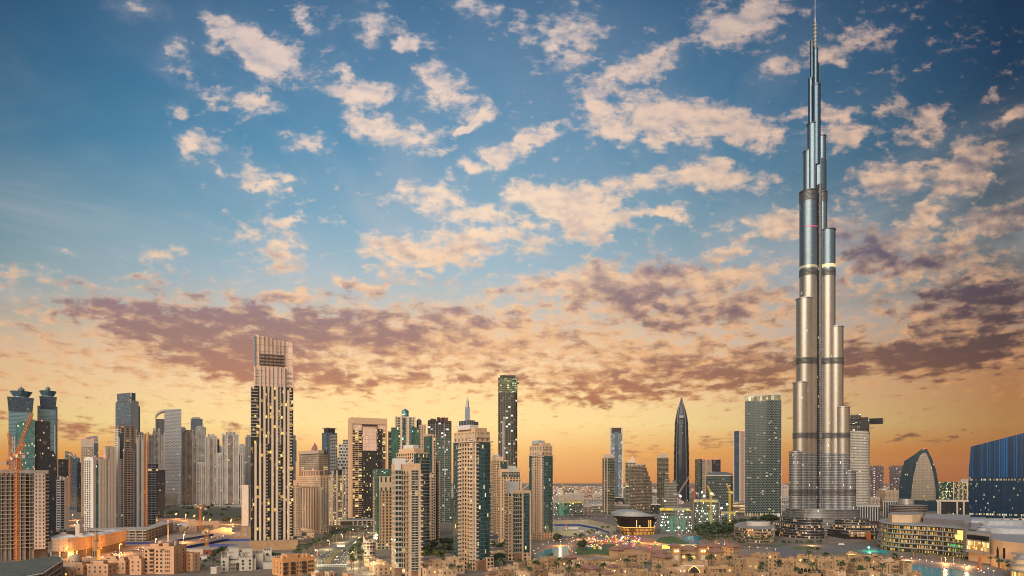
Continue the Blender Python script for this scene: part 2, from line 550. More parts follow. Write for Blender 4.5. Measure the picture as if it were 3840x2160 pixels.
class Bld:
    """a building: an Empty at its foot, parts in metres; local x runs along the front, y into the depth"""
    def __init__(s, name, label, cat, x0, xc, x1, Y, ytop, th=30.0, dep=None, group=None):
        k0, k1 = (x0 - 1920.0) / F, (x1 - 1920.0) / F
        s.Y = Y
        if xc is None:
            kc = (k0 + k1) / 2
            th = -math.atan(kc)
            c, sn = math.cos(th), math.sin(th)
            a = (kc - k0) * Y / (c - k0 * sn)
            b = (k1 - kc) * Y / (c - k1 * sn)
            s.W = a + b
            s.D = dep or s.W * 0.8
            P0 = (kc * Y - a * c, Y - a * sn)
        else:
            th = math.radians(th) - math.atan((xc - 1920.0) / F)   # th is measured from the line of sight
            c, sn = math.cos(th), math.sin(th)
            X0 = (xc - 1920.0) / F * Y
            s.D = (X0 - k0 * Y) / (sn + k0 * c)
            s.W = (k1 * Y - X0) / (c - k1 * sn)
            P0 = (X0, Y)
        s.th = th
        s.loc = (P0[0] + s.W / 2 * c - s.D / 2 * sn, P0[1] + s.W / 2 * sn + s.D / 2 * c, 0)
        s.top = zr(ytop, Y)
        s.root = thing(name, label, cat, s.loc, th, group)

    def z(s, row):
        return zr(row, s.Y)

    def X(s, f):
        return -s.W / 2 + f * s.W

    def Yd(s, f):
        return -s.D / 2 + f * s.D

    def blk(s, part, fx0, fx1, fy0, fy1, z0, z1, mat, roof=None, label=None):
        mats = [mat, roof or ROOF]
        o = MB().box(s.X(fx0), s.X(fx1), s.Yd(fy0), s.Yd(fy1), z0, z1, 0, 1, fit=BW.get(mat.name)).build(part, mats, s.root)
        if label:
            o['label'] = label
        return o

    def rim(s, part, fx0, fx1, fy0, fy1, z, h, mat, t=0.6):
        m = MB()
        x0, x1, y0, y1 = s.X(fx0) - .15, s.X(fx1) + .15, s.Yd(fy0) - .15, s.Yd(fy1) + .15
        m.box(x0, x1, y0, y0 + t, z, z + h)
        m.box(x0, x1, y1 - t, y1, z, z + h)
        m.box(x0, x0 + t, y0 + t, y1 - t, z, z + h)
        m.box(x1 - t, x1, y0 + t, y1 - t, z, z + h)
        return m.build(part, mat, s.root)

    def fins(s, part, face, fr, w, d, z0, z1, mat, each=False):
        m = MB()
        for f in fr:
            if face == 'F':
                m.box(s.X(f) - w / 2, s.X(f) + w / 2, -s.D / 2 - d, -s.D / 2 + .2, z0, z1)
            elif face == 'L':
                m.box(-s.W / 2 - d, -s.W / 2 + .2, s.Yd(f) - w / 2, s.Yd(f) + w / 2, z0, z1)
            else:
                m.box(s.W / 2 - .2, s.W / 2 + d, s.Yd(f) - w / 2, s.Yd(f) + w / 2, z0, z1)
            if each:
                m.build(part, mat, s.root)
                m = MB()
        if not each:
            m.build(part, mat, s.root)

    def slabs(s, part, fx0, fx1, fy0, fy1, z0, z1, fh, proj, th, mat):
        m = MB()
        z = z0
        while z < z1:
            m.box(s.X(fx0) - proj, s.X(fx1) + proj, s.Yd(fy0) - proj, s.Yd(fy1) + proj, z, z + th)
            z += fh
        return m.build(part, mat, s.root)

    def balc(s, face, f0, f1, z0, z1, fh, d, mat, rail=None, part='balcony_stack', skip=0.0):
        """one column of balconies: slab and parapet on every floor"""
        m = MB()
        z = z0
        while z < z1 - 1:
            if random.random() >= skip:
                for (zz, hh, dd) in ((z, .3, d), (z + .3, .85, 0)):
                    if face == 'F':
                        y1 = -s.D / 2 + .1
                        y0 = -s.D / 2 - d
                        if dd == 0:
                            y1 = y0 + .15
                        m.box(s.X(f0), s.X(f1), y0, y1, zz, zz + hh, 0 if dd else 1)
                    elif face == 'L':
                        x0 = -s.W / 2 - d
                        x1 = -s.W / 2 + .1 if dd else x0 + .15
                        m.box(x0, x1, s.Yd(f0), s.Yd(f1), zz, zz + hh, 0 if dd else 1)
                    else:
                        x1 = s.W / 2 + d
                        x0 = s.W / 2 - .1 if dd else x1 - .15
                        m.box(x0, x1, s.Yd(f0), s.Yd(f1), zz, zz + hh, 0 if dd else 1)
            z += fh
        # party wall between the balconies, floor to roof
        if face == 'F':
            m.box(s.X(f0), s.X(f0) + .25, -s.D / 2 - d + .2, -s.D / 2 + .08, z0, z)
        elif face == 'L':
            m.box(-s.W / 2 - d + .2, -s.W / 2 + .08, s.Yd(f0), s.Yd(f0) + .25, z0, z)
        else:
            m.box(s.W / 2 - .08, s.W / 2 + d - .2, s.Yd(f0), s.Yd(f0) + .25, z0, z)
        return m.build(part, [mat, rail or mat], s.root)

    def beacon(s, fx, fy, z, part='beacon'):
        m = MB().lathe(s.X(fx), s.Yd(fy), [(0, z), (1.1, z + .4), (1.1, z + 1.6), (0, z + 2.2)], 8)
        return m.build(part, RED, s.root)

    def plant(s, n=3, z=None, fx=(.15, .85), fy=(.2, .8), mat=None, hmax=4.0):
        """air handlers and lift motor rooms on the roof"""
        z = s.top if z is None else z
        for k in range(n):
            a = random.uniform(fx[0], fx[1] - .2)
            c = random.uniform(fy[0], fy[1] - .2)
            s.blk('roof_plant', a, a + random.uniform(.12, .25), c, c + random.uniform(.12, .25), z, z + random.uniform(1.5, hmax), mat or GREY)

    def mast(s, fx, fy, z0, z1, r=.5, mat=None, part='mast'):
        x, y = s.X(fx), s.Yd(fy)
        return MB().tube((x, y, z0), (x, y, z1), r, 8, 0, r * .35).build(part, mat or STEEL, s.root)


# shared plain materials
ROOF = plain('roof_deck', (.22, .20, .18), .9, nscale=.3, amp=.35)
GREY = plain('plant_grey', (.30, .29, .28), .7)
STEEL = plain('steel', (.35, .36, .38), .4, .6)
DARK = plain('dark_metal', (.04, .042, .05), .5, .3)
CONC = plain('concrete', (.36, .31, .27), .85, amp=.3)
WHITE = plain('white_render', (.62, .57, .52), .7, amp=.12)
CREAM = plain('cream_render', (.56, .46, .37), .75, amp=.12)
PEACH = plain('peach_render', (.59, .395, .245), .8, amp=.14)
SAND = plain('sand_render', (.37, .23, .12), .85, amp=.18)
RED = plain('red_lamp', (.5, .02, .03), .5, emit=(1, .08, .12), power=6.0)
ORANGE = plain('crane_paint', (.62, .20, .03), .55, amp=.2)
YELLOW = plain('yellow_paint', (.65, .45, .02), .55, amp=.2)
REDP = plain('red_paint', (.5, .05, .04), .5)
BLUEG = plain('blue_glass_plain', (.05, .10, .15), .12, .7, amp=.2)
TEALG = plain('teal_glass_plain', (.04, .13, .14), .12, .7, amp=.2)
DGLASS = plain('dark_glass_plain', (.025, .03, .038), .1, .5, amp=.3)
LAMPW = plain('lamp_white', (.8, .8, .75), .4, emit=(1, .93, .75), power=14)
LAMPA = plain('lamp_amber', (.8, .5, .2), .4, emit=(1, .50, .14), power=14)
WARMW = plain('warm_window', (.5, .3, .1), .4, emit=(1, .55, .14), power=1.6)
LAMPP = plain('lamp_pink', (.8, .7, .7), .4, emit=(1, .75, .7), power=3)

# facades
f_white = facade('white_flats', (.62, .56, .50), (.035, .04, .048), 3.5, 4.2, (.26, .80), (.18, .82), .03)
f_white2 = facade('white_flats_dense', (.63, .58, .52), (.03, .035, .042), 3.4, 3.4, (.22, .82), (.14, .82), .02)
f_whiteband = facade('white_bands', (.55, .51, .47), (.05, .07, .09), 3.4, 5.2, (.06, .94), (.30, .92), .02)
f_teal = facade('teal_curtain', (.05, .07, .075), (.09, .27, .29), 3.6, 1.6, (.06, .94), (.10, .97), .03, blind=.03)
f_dteal = facade('deep_teal_curtain', (.03, .045, .05), (.03, .10, .11), 3.6, 1.6, (.06, .94), (.12, .97), .03, litcol=(.5, .95, .9), blind=.02)
f_navy = facade('navy_curtain', (.04, .05, .065), (.10, .16, .23), 3.7, 1.7, (.07, .93), (.14, .97), .006, blind=.03)
f_dark = facade('dark_curtain', (.03, .032, .038), (.03, .037, .05), 3.6, 1.8, (.07, .93), (.14, .97), .02, blind=.03)
f_darkgrid = facade('dark_grid', (.26, .26, .27), (.025, .035, .055), 4.2, 7.0, (.05, .95), (.14, .97), .01, blind=.02)
f_bluewhite = facade('blue_white_bands', (.46, .50, .54), (.12, .25, .33), 3.9, 30, (.0, 1.0), (.13, 1.0), .0, blind=.0, var=.2)
f_perf = facade('perforated_white', (.62, .61, .61), (.03, .05, .08), 4.4, 4.0, (.28, .78), (.15, .85), .01, stag=True, blind=.02)
f_vline = facade('vertical_lined_glass', (.35, .36, .38), (.05, .06, .08), 60, 2.2, (.22, 1.0), (.0, 1.0), 0, blind=0)
f_carcass = facade('concrete_carcass', (.40, .34, .29), (.05, .042, .035), 3.9, 6.2, (.10, .92), (.13, .93), .012, metal=0, rough=.9, blind=.35, blindcol=(.20, .165, .135))
f_darkcarc = facade('raw_carcass', (.17, .15, .135), (.03, .028, .026), 3.6, 5.0, (.12, .9), (.14, .92), .06, (.95, .95, .7), 1.4, metal=0, rough=.9)
f_slit = facade('beige_slits', (.50, .40, .31), (.05, .05, .06), 3.6, 4.2, (.30, .70), (.30, .72), .03)
f_beige = facade('beige_blank', (.50, .43, .36), (.10, .09, .08), 3.6, 16.0, (.44, .56), (.3, .7), 0)
f_tower = facade('bronze_curtain', (.05, .045, .04), (.035, .04, .042), 3.7, 2.4, (.05, .95), (.10, .97), .12, (1.0, .53, .09), 1.25, blind=.03)
f_pink = facade('pink_screen', (.50, .345, .27), (.76, .53, .41), 7.4, 5.4, (.04, .96), (.05, .97), .0, metal=.0, rough=.5, var=.10, blind=.0)
f_peach = facade('peach_flats', (.55, .39, .265), (.045, .05, .05), 3.5, 4.0, (.30, .70), (.25, .78), .03)
f_peachstripe = facade('peach_stripes', (.54, .385, .26), (.035, .045, .055), 70.0, 6.0, (.28, .72), (.0, 1.0), .0, blind=0)
f_lit = facade('lit_flats', (.44, .33, .24), (.04, .04, .042), 3.5, 3.4, (.18, .86), (.18, .86), .42, (1.0, .62, .18), 1.25)
f_frame = facade('framed_flats', (.50, .375, .29), (.035, .037, .042), 4.0, 6.8, (.06, .94), (.20, .90), .30, (1.0, .62, .16), 1.0)
f_framedark = facade('framed_dark', (.05, .05, .052), (.03, .03, .034), 4.0, 3.0, (.15, .85), (.15, .85), .14, (1.0, .62, .16), 1.2)
f_greenband = facade('green_beige_bands', (.27, .225, .16), (.03, .06, .05), 3.9, 9.0, (.05, .95), (.28, .94), .02)
f_pattern = facade('white_pattern', (.50, .47, .44), (.04, .05, .065), 7.0, 6.0, (.12, .76), (.14, .70), .02, stag=True)
f_city = facade('distant_flats', (.40, .33, .28), (.05, .055, .06), 3.5, 4.0, (.3, .72), (.3, .75), .08)
f_podium = facade('podium_bands', (.40, .34, .29), (.04, .038, .036), 4.2, 9.0, (.03, .97), (.42, .95), .05, metal=.1, rough=.8)


def lantern(b, fx, fy, z0, r, h, mat, capmat=None, part='roof_lantern'):
    x, y = b.X(fx), b.Yd(fy)
    return MB().lathe(x, y, [(r, z0), (r, z0 + h), (r * 1.12, z0 + h), (r * .2, z0 + h * 1.35), (0, z0 + h * 1.4)], 12).build(part, mat, b.root)


# ---------------------------------------------------------------- the far left
PETAL = plain('petal_blue', (.09, .20, .28), .3, .3, amp=.2)


def marriott(label, x0, x1, cx0, cx1, y_body, y_flare, y_crown, y_ball, y_spire, Y, shoulders=None):
    b = Bld('hotel_tower', label, 'tower', x0, None, x1, Y, y_body, dep=40, group='twin hotel towers with petal crowns')
    fz = b.z(y_flare)
    s = 1.0
    if shoulders:
        b.blk('shaft', shoulders[0], shoulders[1], .05, .95, 0, fz, f_bluewhite)
        b.blk('shoulder', 0, 1, .25, .75, 0, b.z(shoulders[2]), f_bluewhite)
        fx0, fx1 = shoulders[0], shoulders[1]
        b.fins('white_fin', 'F', [fx0 + .08, (fx0 + fx1) / 2, fx1 - .04], 3.0, 1.0, 0, b.z(y_flare + 60), WHITE)
    else:
        b.blk('shaft', .03, .97, .05, .95, 0, fz, f_bluewhite)
        fx0, fx1 = .03, .97
        b.blk('window_panel', .12, .34, -.01, .06, 0, b.z(y_flare + 95), f_white)
        b.blk('window_panel', .40, .60, -.01, .06, 0, b.z(y_flare + 70), f_white)
    m = MB()
    p0 = [(b.X(fx0), b.Yd(.05)), (b.X(fx1), b.Yd(.05)), (b.X(fx1), b.Yd(.95)), (b.X(fx0), b.Yd(.95))]
    g = 3.2
    p1 = [(p0[0][0] - g, p0[0][1] - g), (p0[1][0] + g, p0[1][1] - g), (p0[2][0] + g, p0[2][1] + g), (p0[3][0] - g, p0[3][1] + g)]
    m.prism(p0, fz, b.top, 0, 1, p1)
    m.build('flared_top', [f_navy, ROOF], b.root)
    kx0, kx1 = at(cx0, Y), at(cx1, Y)
    cx = (at(x0, Y) + at(x1, Y)) / 2
    a0, a1 = kx0 - cx, kx1 - cx
    r = (a1 - a0) / 2
    mid = (a0 + a1) / 2
    zc, zb, zs = b.z(y_crown), b.z(y_ball), b.z(y_spire)
    MB().lathe(mid, 0, [(r * .75, b.top), (r * .75, b.top + (zc - b.top) * .35)], 16).build('crown_drum', [f_bluewhite], b.root)
    for k in range(8):
        a = k * math.pi / 4 + .3
        m = MB()
        c, sn = math.cos(a), math.sin(a)
        zb0 = b.top + (zc - b.top) * .2
        for sg in (1, -1):
            pass
        q = [(mid + c * r * .55 - sn * r * .22, sn * r * .55 + c * r * .22), (mid + c * r * .55 + sn * r * .22, sn * r * .55 - c * r * .22),
             (mid + c * r * .75 + sn * r * .25, sn * r * .75 - c * r * .25), (mid + c * r * .75 - sn * r * .25, sn * r * .75 + c * r * .25)]
        t_ = [(mid + c * r * .9 - sn * r * .36, sn * r * .9 + c * r * .36), (mid + c * r * .9 + sn * r * .36, sn * r * .9 - c * r * .36),
              (mid + c * r * 1.08 + sn * r * .40, sn * r * 1.08 - c * r * .40), (mid + c * r * 1.08 - sn * r * .40, sn * r * 1.08 + c * r * .40)]
        m.prism(list(reversed(q)), zb0, zc, 0, 0, list(reversed(t_)))
        m.build('crown_petal', PETAL, b.root)
    hb = zb - zc
    MB().lathe(mid, 0, [(r * .30, b.top), (r * .24, zc), (r * .34, zc + hb * .35), (r * .36, zc + hb * .55), (r * .12, zc + hb * .85), (0.5, zb)], 12).build('crown_lantern', STEEL, b.root)
    MB().tube((mid, 0, zb - 3), (mid, 0, zs), .6, 6, r2=.2).build('spire', STEEL, b.root)


marriott('wide teal glass hotel tower with flared top and petal crown, leftmost of its pair', 29, 125, 48, 109, 1490, 1545, 1466, 1447, 1432, 1830)
marriott('slimmer teal glass hotel tower with flared top and petal crown, right of its wider twin', 140, 216, 155, 203, 1487, 1535, 1464, 1445, 1430, 1900, (.16, .90, 1522))

# teal office tower with a curved shoulder, and the dark slab with the round edge
b = Bld('office_tower', 'teal glass office tower with a rounded shoulder behind the concrete shell', 'tower', 58, None, 189, 1200, 1573, dep=40)
W, T = b.W, b.top
pts = [(-W / 2, 0)] + [(-W / 2 + W * .55, 0)] + [(-W / 2 + W * .55, T)]
arc = [(-W / 2 + W * .42 * (1 - math.cos(a)) , T - 14 + 14 * math.sin(a)) for a in [k * math.pi / 2 / 8 for k in range(8, -1, -1)]]
MB().xz(pts + arc, -b.D / 2, b.D / 2, 0, 1).build('curved_wing', [f_teal, ROOF], b.root)
b.blk('dark_wing', .55, 1, .08, 1, 0, T - 2, f_dark)
b.beacon(.75, .2, T - 2)
b = Bld('office_tower', 'dark glass tower with a curved disc end beside the concrete shell', 'tower', 178, None, 212, 842, 1690, dep=36)
W, T = b.W, b.top
arc = [(W * .1 + W * .40 * math.sin(a), T - 22 + 22 * math.cos(a)) for a in [k * math.pi / 10 for k in range(11)]]
MB().xz([(-W / 2, 0), (W * .42, 0), (W * .5, T - 60)] + [(W * .5, T - 22)] + list(reversed(arc[:6])) + [(-W / 2, T)], -b.D / 2, b.D / 2, 0, 1).build('glass_disc', [f_dark, DARK], b.root)
b.blk('side_wall', .0, .25, .2, .9, 0, T - 30, f_navy)

# concrete shell under construction
b = Bld('concrete_shell', 'grey concrete apartment shell under construction with open floors, beside the orange crane', 'building site', -70, None, 181, 640, 1768, dep=40)
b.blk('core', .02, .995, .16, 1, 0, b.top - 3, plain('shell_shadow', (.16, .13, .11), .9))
fh = 3.75
z = 12.0
n = 0
while z < b.top - 1:
    MB().box(b.X(0), b.X(1) + .6, -b.D / 2 - .8, b.D / 2, z, z + .62).build('floor_slab', CONC, b.root)
    z += fh
    n += 1
zt = z - fh
for k in range(15):
    f = k / 14.0
    if f < .78:
        MB().box(b.X(f) - .32, b.X(f) + .32, -b.D / 2 - .5, -b.D / 2 + .4, 0, zt).build('column', CONC, b.root)
for k in range(13):
    f = (k + .35) / 14.0
    if f < .76 and k % 3:
        MB().box(b.X(f), b.X(f) + 2.2, -b.D / 2 + 1.8, -b.D / 2 + 2.2, 0, zt).build('infill_wall', CONC, b.root)
f_shell = facade('shell_windows', (.56, .47, .40), (.035, .03, .028), 3.75, 3.2, (.38, .70), (.18, .72), 0, metal=.0, rough=.7, blind=0)
b.blk('rendered_bay', .78, .955, -.03, .2, 10, zt + .4, f_shell)
b.rim('roof_parapet', 0, 1, 0, 1, zt + .38, 3.0, CONC)
b.blk('roof_formwork', .35, .55, .1, .5, zt + .4, zt + 3.4, plain('rust_formwork', (.25, .12, .08), .9))
for k in range(26):
    fx = random.uniform(.3, 1)
    MB().tube((b.X(fx), -b.D / 2 + 1, zt), (b.X(fx), -b.D / 2 + 1, zt + random.uniform(3.5, 5.5)), .10, 4).build('starter_bar', REDP, b.root)

# its parking podium
P = [gp(-60, 2112, 14), gp(60, 2105, 14), gp(150, 2090, 14), gp(205, 2082, 14), gp(232, 2088, 14), gp(236, 2100, 14), gp(160, 2150, 14), gp(-60, 2190, 14)]
cx = sum(p[0] for p in P) / 8
cy = sum(p[1] for p in P) / 8
pd = thing('parking_podium', 'low open concrete car park with curved edge at the bottom left corner', 'car park', (cx, cy, 0))
loc = [(p[0] - cx, p[1] - cy) for p in P][::-1]
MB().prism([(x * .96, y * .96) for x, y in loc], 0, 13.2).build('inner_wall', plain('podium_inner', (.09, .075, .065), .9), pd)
for zz in (4.2, 8.6, 13.2):
    MB().prism(loc, zz, zz + (1.3 if zz < 13 else .6)).build('deck', CONC, pd)
MB().prism([(x * .93, y * .93) for x, y in loc], 13.8, 14.1).build('green_roof_sheet', plain('green_sheet', (.10, .095, .08), .9, amp=.5, nz2=(.15, (.05, .08, .06))), pd)
for k in range(8):
    a, c = loc[k], loc[(k + 1) % 8]
    for t_ in (.1, .5, .9):
        x, y = a[0] + (c[0] - a[0]) * t_, a[1] + (c[1] - a[1]) * t_
        MB().box(x * .985 - .4, x * .985 + .4, y * .985 - .4, y * .985 + .4, 0, 13.2).build('column', CONC, pd)


# tower cranes
def lattice(m, p, q, w, step, r, mi=0):
    p, q = Vector(p), Vector(q)
    d = (q - p)
    L = d.length
    d.normalize()
    a = d.cross(Vector((0, 1, 0)))
    if a.length < .1:
        a = d.cross(Vector((1, 0, 0)))
    a.normalize()
    c = d.cross(a)
    cs = [(a * sx + c * sy) * w / 2 for sx, sy in ((1, 1), (1, -1), (-1, -1), (-1, 1))]
    for o in cs:
        m.tube(p + o, q + o, r, 4, mi)
    n = max(1, int(L / step))
    for k in range(n):
        u, v = p + d * (L * k / n), p + d * (L * (k + 1) / n)
        for i in range(4):
            A, B = cs[i], cs[(i + 1) % 4]
            m.tube(u + A, v + B, r * .7, 3, mi)
            m.tube(u + A, u + B, r * .7, 3, mi)


def crane(label, px, Y, row_base, row_top, jib_px, jib_row, mat, tail_px=None, tail_row=None, w=2.2, group=None, jw=None, r=.16, luff=True):
    x = at(px, Y)
    z0, z1 = max(0, zr(row_base, Y)), zr(row_top, Y)
    c = thing('tower_crane', label, 'crane', (x, Y, z0), 0, group)
    m = MB()
    lattice(m, (0, 0, 0), (0, 0, z1 - z0), w, 3.5, r)
    m.build('mast', mat, c)
    MB().box(-w * .8, w * .8, -w * .8, w * .8, z1 - z0, z1 - z0 + 2.0).build('slewing_platform', mat, c)
    MB().box(w * .5, w * 1.3, -w * 1.1, -w * .3, z1 - z0 - 1, z1 - z0 + 1.8).build('cab', WHITE, c)
    m = MB()
    e = (at(jib_px, Y) - x, 0, zr(jib_row, Y) - z0)
    lattice(m, (0, 0, z1 - z0 + 2.2), e, jw or w * .7, 3.0, r * .8)
    m.build('jib', mat, c)
    if tail_px is not None:
        m = MB()
        t_ = (at(tail_px, Y) - x, 0, zr(tail_row, Y) - z0)
        lattice(m, (0, 0, z1 - z0 + 2.2), t_, jw or w * .7, 3.0, r * .8)
        m.build('counter_jib', mat, c)
        MB().box(t_[0] - 1.6, t_[0] + 1.6, -1.3, 1.3, t_[2] - 3.2, t_[2]).build('counterweight', GREY, c)
    MB().tube((e[0], 0, e[2]), (e[0] * .35, 0, z1 - z0 + 9), .06, 3).build('pendant_cable', DARK, c)
    return c


crane('orange tower crane in front of the concrete shell, its boom raised to the right', 62, 600, 2108, 1712, 121, 1548, ORANGE, 92, 1706, w=2.6, r=.24)
crane('orange tower crane at the far left, its boom raised to the left', 42, 615, 1765, 1722, 32, 1622, ORANGE, 22, 1730, w=2.2, r=.22)
crane('short orange crane arm folded over the concrete shell, right of the tall crane', 76, 620, 1765, 1700, 94, 1660, ORANGE, 60, 1715, w=1.8, r=.20)
crane('thin orange tower crane standing between dark towers left of the white slab blocks', 262, 1060, 1900, 1706, 246, 1702, ORANGE, 279, 1704, w=2.0, r=.22)

# mid left cluster
b = Bld('office_tower', 'small beige and striped tower left of the orange lit car ramp', 'tower', 212, 226, 260, 1053, 1790, th=24)
b.blk('striped_front', 0, 1, 0, 1, 0, b.top - 4, facade('stripe_navy', (.36, .33, .31), (.03, .045, .075), 4.0, 12, (.06, .94), (.30, .97), 0, blind=0))
b.blk('beige_side', .45, 1.0, -.03, 1.02, 0, b.top, f_beige)
b.blk('roof_plant', .2, .5, .3, .7, b.top - 4, b.top + 2, GREY)
for (x0, x1, Y, yt, lb, mt) in ((218, 262, 1900, 1722, 'dark office block in the gap behind the thin orange crane, left half', f_dark),
                                (258, 300, 1760, 1716, 'dark blue office block in the gap right of the thin orange crane', f_navy),
                                (288, 318, 1650, 1735, 'dark stepped block hidden half behind the white slab tower', f_dark)):
    b = Bld('office_tower', lb, 'tower', x0, None, x1, Y, yt, dep=40)
    b.blk('body', 0, 1, 0, 1, 0, b.top, mt)
    b.plant(2)
b = Bld('office_tower', 'distant teal glass block with slanting rounded roof in the dark gap', 'tower', 244, None, 290, 2300, 1692, dep=40)
MB().xz([(-b.W / 2, 0), (b.W / 2, 0), (b.W / 2, b.top - 34), (b.W * .3, b.top - 16), (0, b.top - 4), (-b.W / 2, b.top)], -20, 20).build('body', [f_teal, ROOF], b.root)

b = Bld('residential_tower', 'peach tower with two red beacons behind the white slab tower on the left', 'tower', 304, None, 352, 1400, 1646, dep=30)
b.blk('body', 0, 1, 0, 1, 0, b.z(1676), facade('peach_small', (.48, .38, .30), (.06, .06, .05), 3.6, 3.8, (.3, .7), (.3, .75), .05))
b.blk('crown', .0, 1, .02, .98, b.z(1676), b.top, CREAM)
b.beacon(.03, .1, b.top)
b.beacon(.9, .1, b.top)
b = Bld('residential_tower', 'grey glass tower with slanted steel roof frame behind the peach beacon tower', 'tower', 322, None, 369, 1500, 1640, dep=30)
b.blk('body', 0, 1, 0, 1, 0, b.z(1660), f_navy)
MB().xz([(-b.W / 2, b.z(1660)), (b.W / 2, b.z(1655)), (b.W * .42, b.z(1632)), (-b.W / 2, b.top)], -12, 12).build('roof_frame', STEEL, b.root)
b.beacon(.1, .2, b.top)

b = Bld('residential_tower', 'white slab tower with window columns and green glass strip, beside the tan curved hall', 'tower', 315, 349, 380, 1014, 1716, th=40)
b.blk('body', 0, 1, 0, 1, 0, b.top - 4, f_white)
b.blk('glass_strip', .30, .92, -.03, .2, 4, b.top - 9, f_teal)
b.blk('white_pier', -.02, .28, -.05, .2, 0, b.top - 2, WHITE)
b.blk('crown', 0, 1, .05, .95, b.top - 4, b.top + 1, WHITE)
b.plant(2)
b = Bld('residential_tower', 'tall blank beige slab tower with vertical ribs, right of the green glass strip', 'tower', 366, 372, 431, 1020, 1672, th=20)
b.blk('body', 0, 1, 0, 1, 0, b.z(1720), f_beige)
b.blk('upper_body', .38, 1, .05, 1, b.z(1720), b.top, f_beige)
b.fins('rib', 'F', [.06, .22, .38, .62, .78, .97], 3.2, 1.0, 0, b.z(1722), CREAM)
b.fins('rib', 'F', [.45, .78, .97], 3.2, .8, b.z(1722), b.top - 2, CREAM)
b.beacon(.35, .3, b.z(1712))
b.plant(2, b.z(1720), (.0, .4))

b = Bld('residential_tower', 'tower under construction with stained open floors and scaffold crown, left of the orange hoist', 'tower', 431, 442, 549, 1053, 1586, th=22)
f_grid_l = facade('balcony_grid', (.47, .40, .34), (.04, .045, .055), 3.9, 4.6, (.12, .88), (.26, .88), .02)
b.blk('main_shaft', 0, .66, 0, 1, 0, b.z(1606), f_white)
b.blk('stained_top', .10, .62, -.02, .3, b.z(1690), b.z(1598), facade('stained_shell', (.32, .25, .19), (.05, .045, .045), 3.9, 7, (.1, .6), (.2, .85), .05, metal=0, rough=.8))
b.blk('dark_strip', .04, .17, -.05, .2, b.z(1720), b.z(1625), BLUEG)
b.blk('balcony_bay', .22, .55, -.05, .3, 0, b.z(1690), f_grid_l)
b.balc('F', .22, .52, 8, b.z(1640), 3.9, 1.6, CONC)
b.blk('glass_strip', .57, .64, -.04, .3, 0, b.z(1660), f_navy)
b.blk('right_shaft', .66, 1, .06, .9, 0, b.z(1622), f_white2)
b.fins('rib', 'F', [.02, .68, .86], 2.6, 1.4, 0, b.z(1640), WHITE)
m = MB()
for k in range(9):
    f = .06 + k * .06
    m.tube((b.X(f), b.Yd(.05), b.z(1606)), (b.X(f), b.Yd(.05), b.z(1580)), .22, 4)
for zz in (1604, 1597, 1590, 1583):
    m.tube((b.X(.05), b.Yd(.05), b.z(zz)), (b.X(.56), b.Yd(.05), b.z(zz)), .25, 4)
    m.tube((b.X(.05), b.Yd(.6), b.z(zz)), (b.X(.56), b.Yd(.6), b.z(zz)), .25, 4)
m.build('scaffold', plain('scaffold_rust', (.20, .13, .10), .8), b.root)
b.blk('roof_deck', .04, .58, .02, .7, b.z(1606), b.z(1596), plain('formwork_brown', (.22, .15, .11), .9))
b.plant(4, b.z(1622), (.66, 1.0))
h = thing('construction_hoist', 'orange hoist mast climbing the right edge of the unfinished tower', 'hoist', (at(549, 1040), 1040, 0))
m = MB()
lattice(m, (0, 0, 0), (0, 0, zr(1622, 1040)), 3.0, 4, .28)
m.build('mast', ORANGE, h)
MB().box(-2.4, 0, -1.2, 1.2, 60, 64).build('cage', ORANGE, h)

b = Bld('office_tower', 'dark blue glass tower with grey panel flank rising behind the scaffold crown', 'tower', 433, 492, 527, 1800, 1506, th=35)
b.blk('glass_front', 0, .02, 0, 1, 0, b.top, f_navy)
b.blk('body', .02, .80, .0, 1, 0, b.z(1502), facade('grey_panels', (.34, .36, .38), (.30, .32, .34), 4, 5, (.03, .97), (.04, .96), 0, metal=.0, rough=.5, blind=0, var=.08))
b.blk('right_glass', .80, 1, .03, .97, 0, b.z(1520), f_navy)
b.blk('roof_screen', .1, .5, .02, .06, b.z(1506), b.z(1472), f_navy)
b.blk('roof_screen', .02, .1, .1, .92, b.z(1506), b.z(1472), f_navy)
b.blk('roof_plant', .1, .6, .1, .8, b.z(1504), b.z(1488), STEEL)
b.mast(.3, .1, b.z(1490), b.z(1470), .5)

b = Bld('office_tower', 'dark gridded office block at the foot of the orange hoist', 'tower', 554, 585, 593, 1109, 1738, th=55)
b.blk('body', 0, 1, 0, 1, 0, b.top, f_darkgrid)
b.plant(2)
b = Bld('residential_tower', 'white apartment tower with arched top left of the perforated curved tower', 'tower', 556, None, 617, 1900, 1630, dep=34)
b.blk('body', 0, 1, 0, 1, 0, b.top, f_white)
b.blk('tall_bay', .30, .70, -.03, .9, 0, b.z(1618), f_white2)
b.fins('rib', 'F', [.29, .71, .03, .97], 2.2, 1.6, 0, b.z(1620), WHITE)
b.blk('roof_arch', .3, .42, .1, .8, b.z(1618), b.z(1606), WHITE)
b.blk('roof_arch', .58, .70, .1, .8, b.z(1618), b.z(1606), WHITE)
b = Bld('office_tower', 'low dark glass tower in front of the white apartment tower and perforated tower', 'tower', 591, None, 620, 1374, 1762, dep=30)
b.blk('body', 0, 1, 0, 1, 0, b.top, f_dark)
b.plant(1)

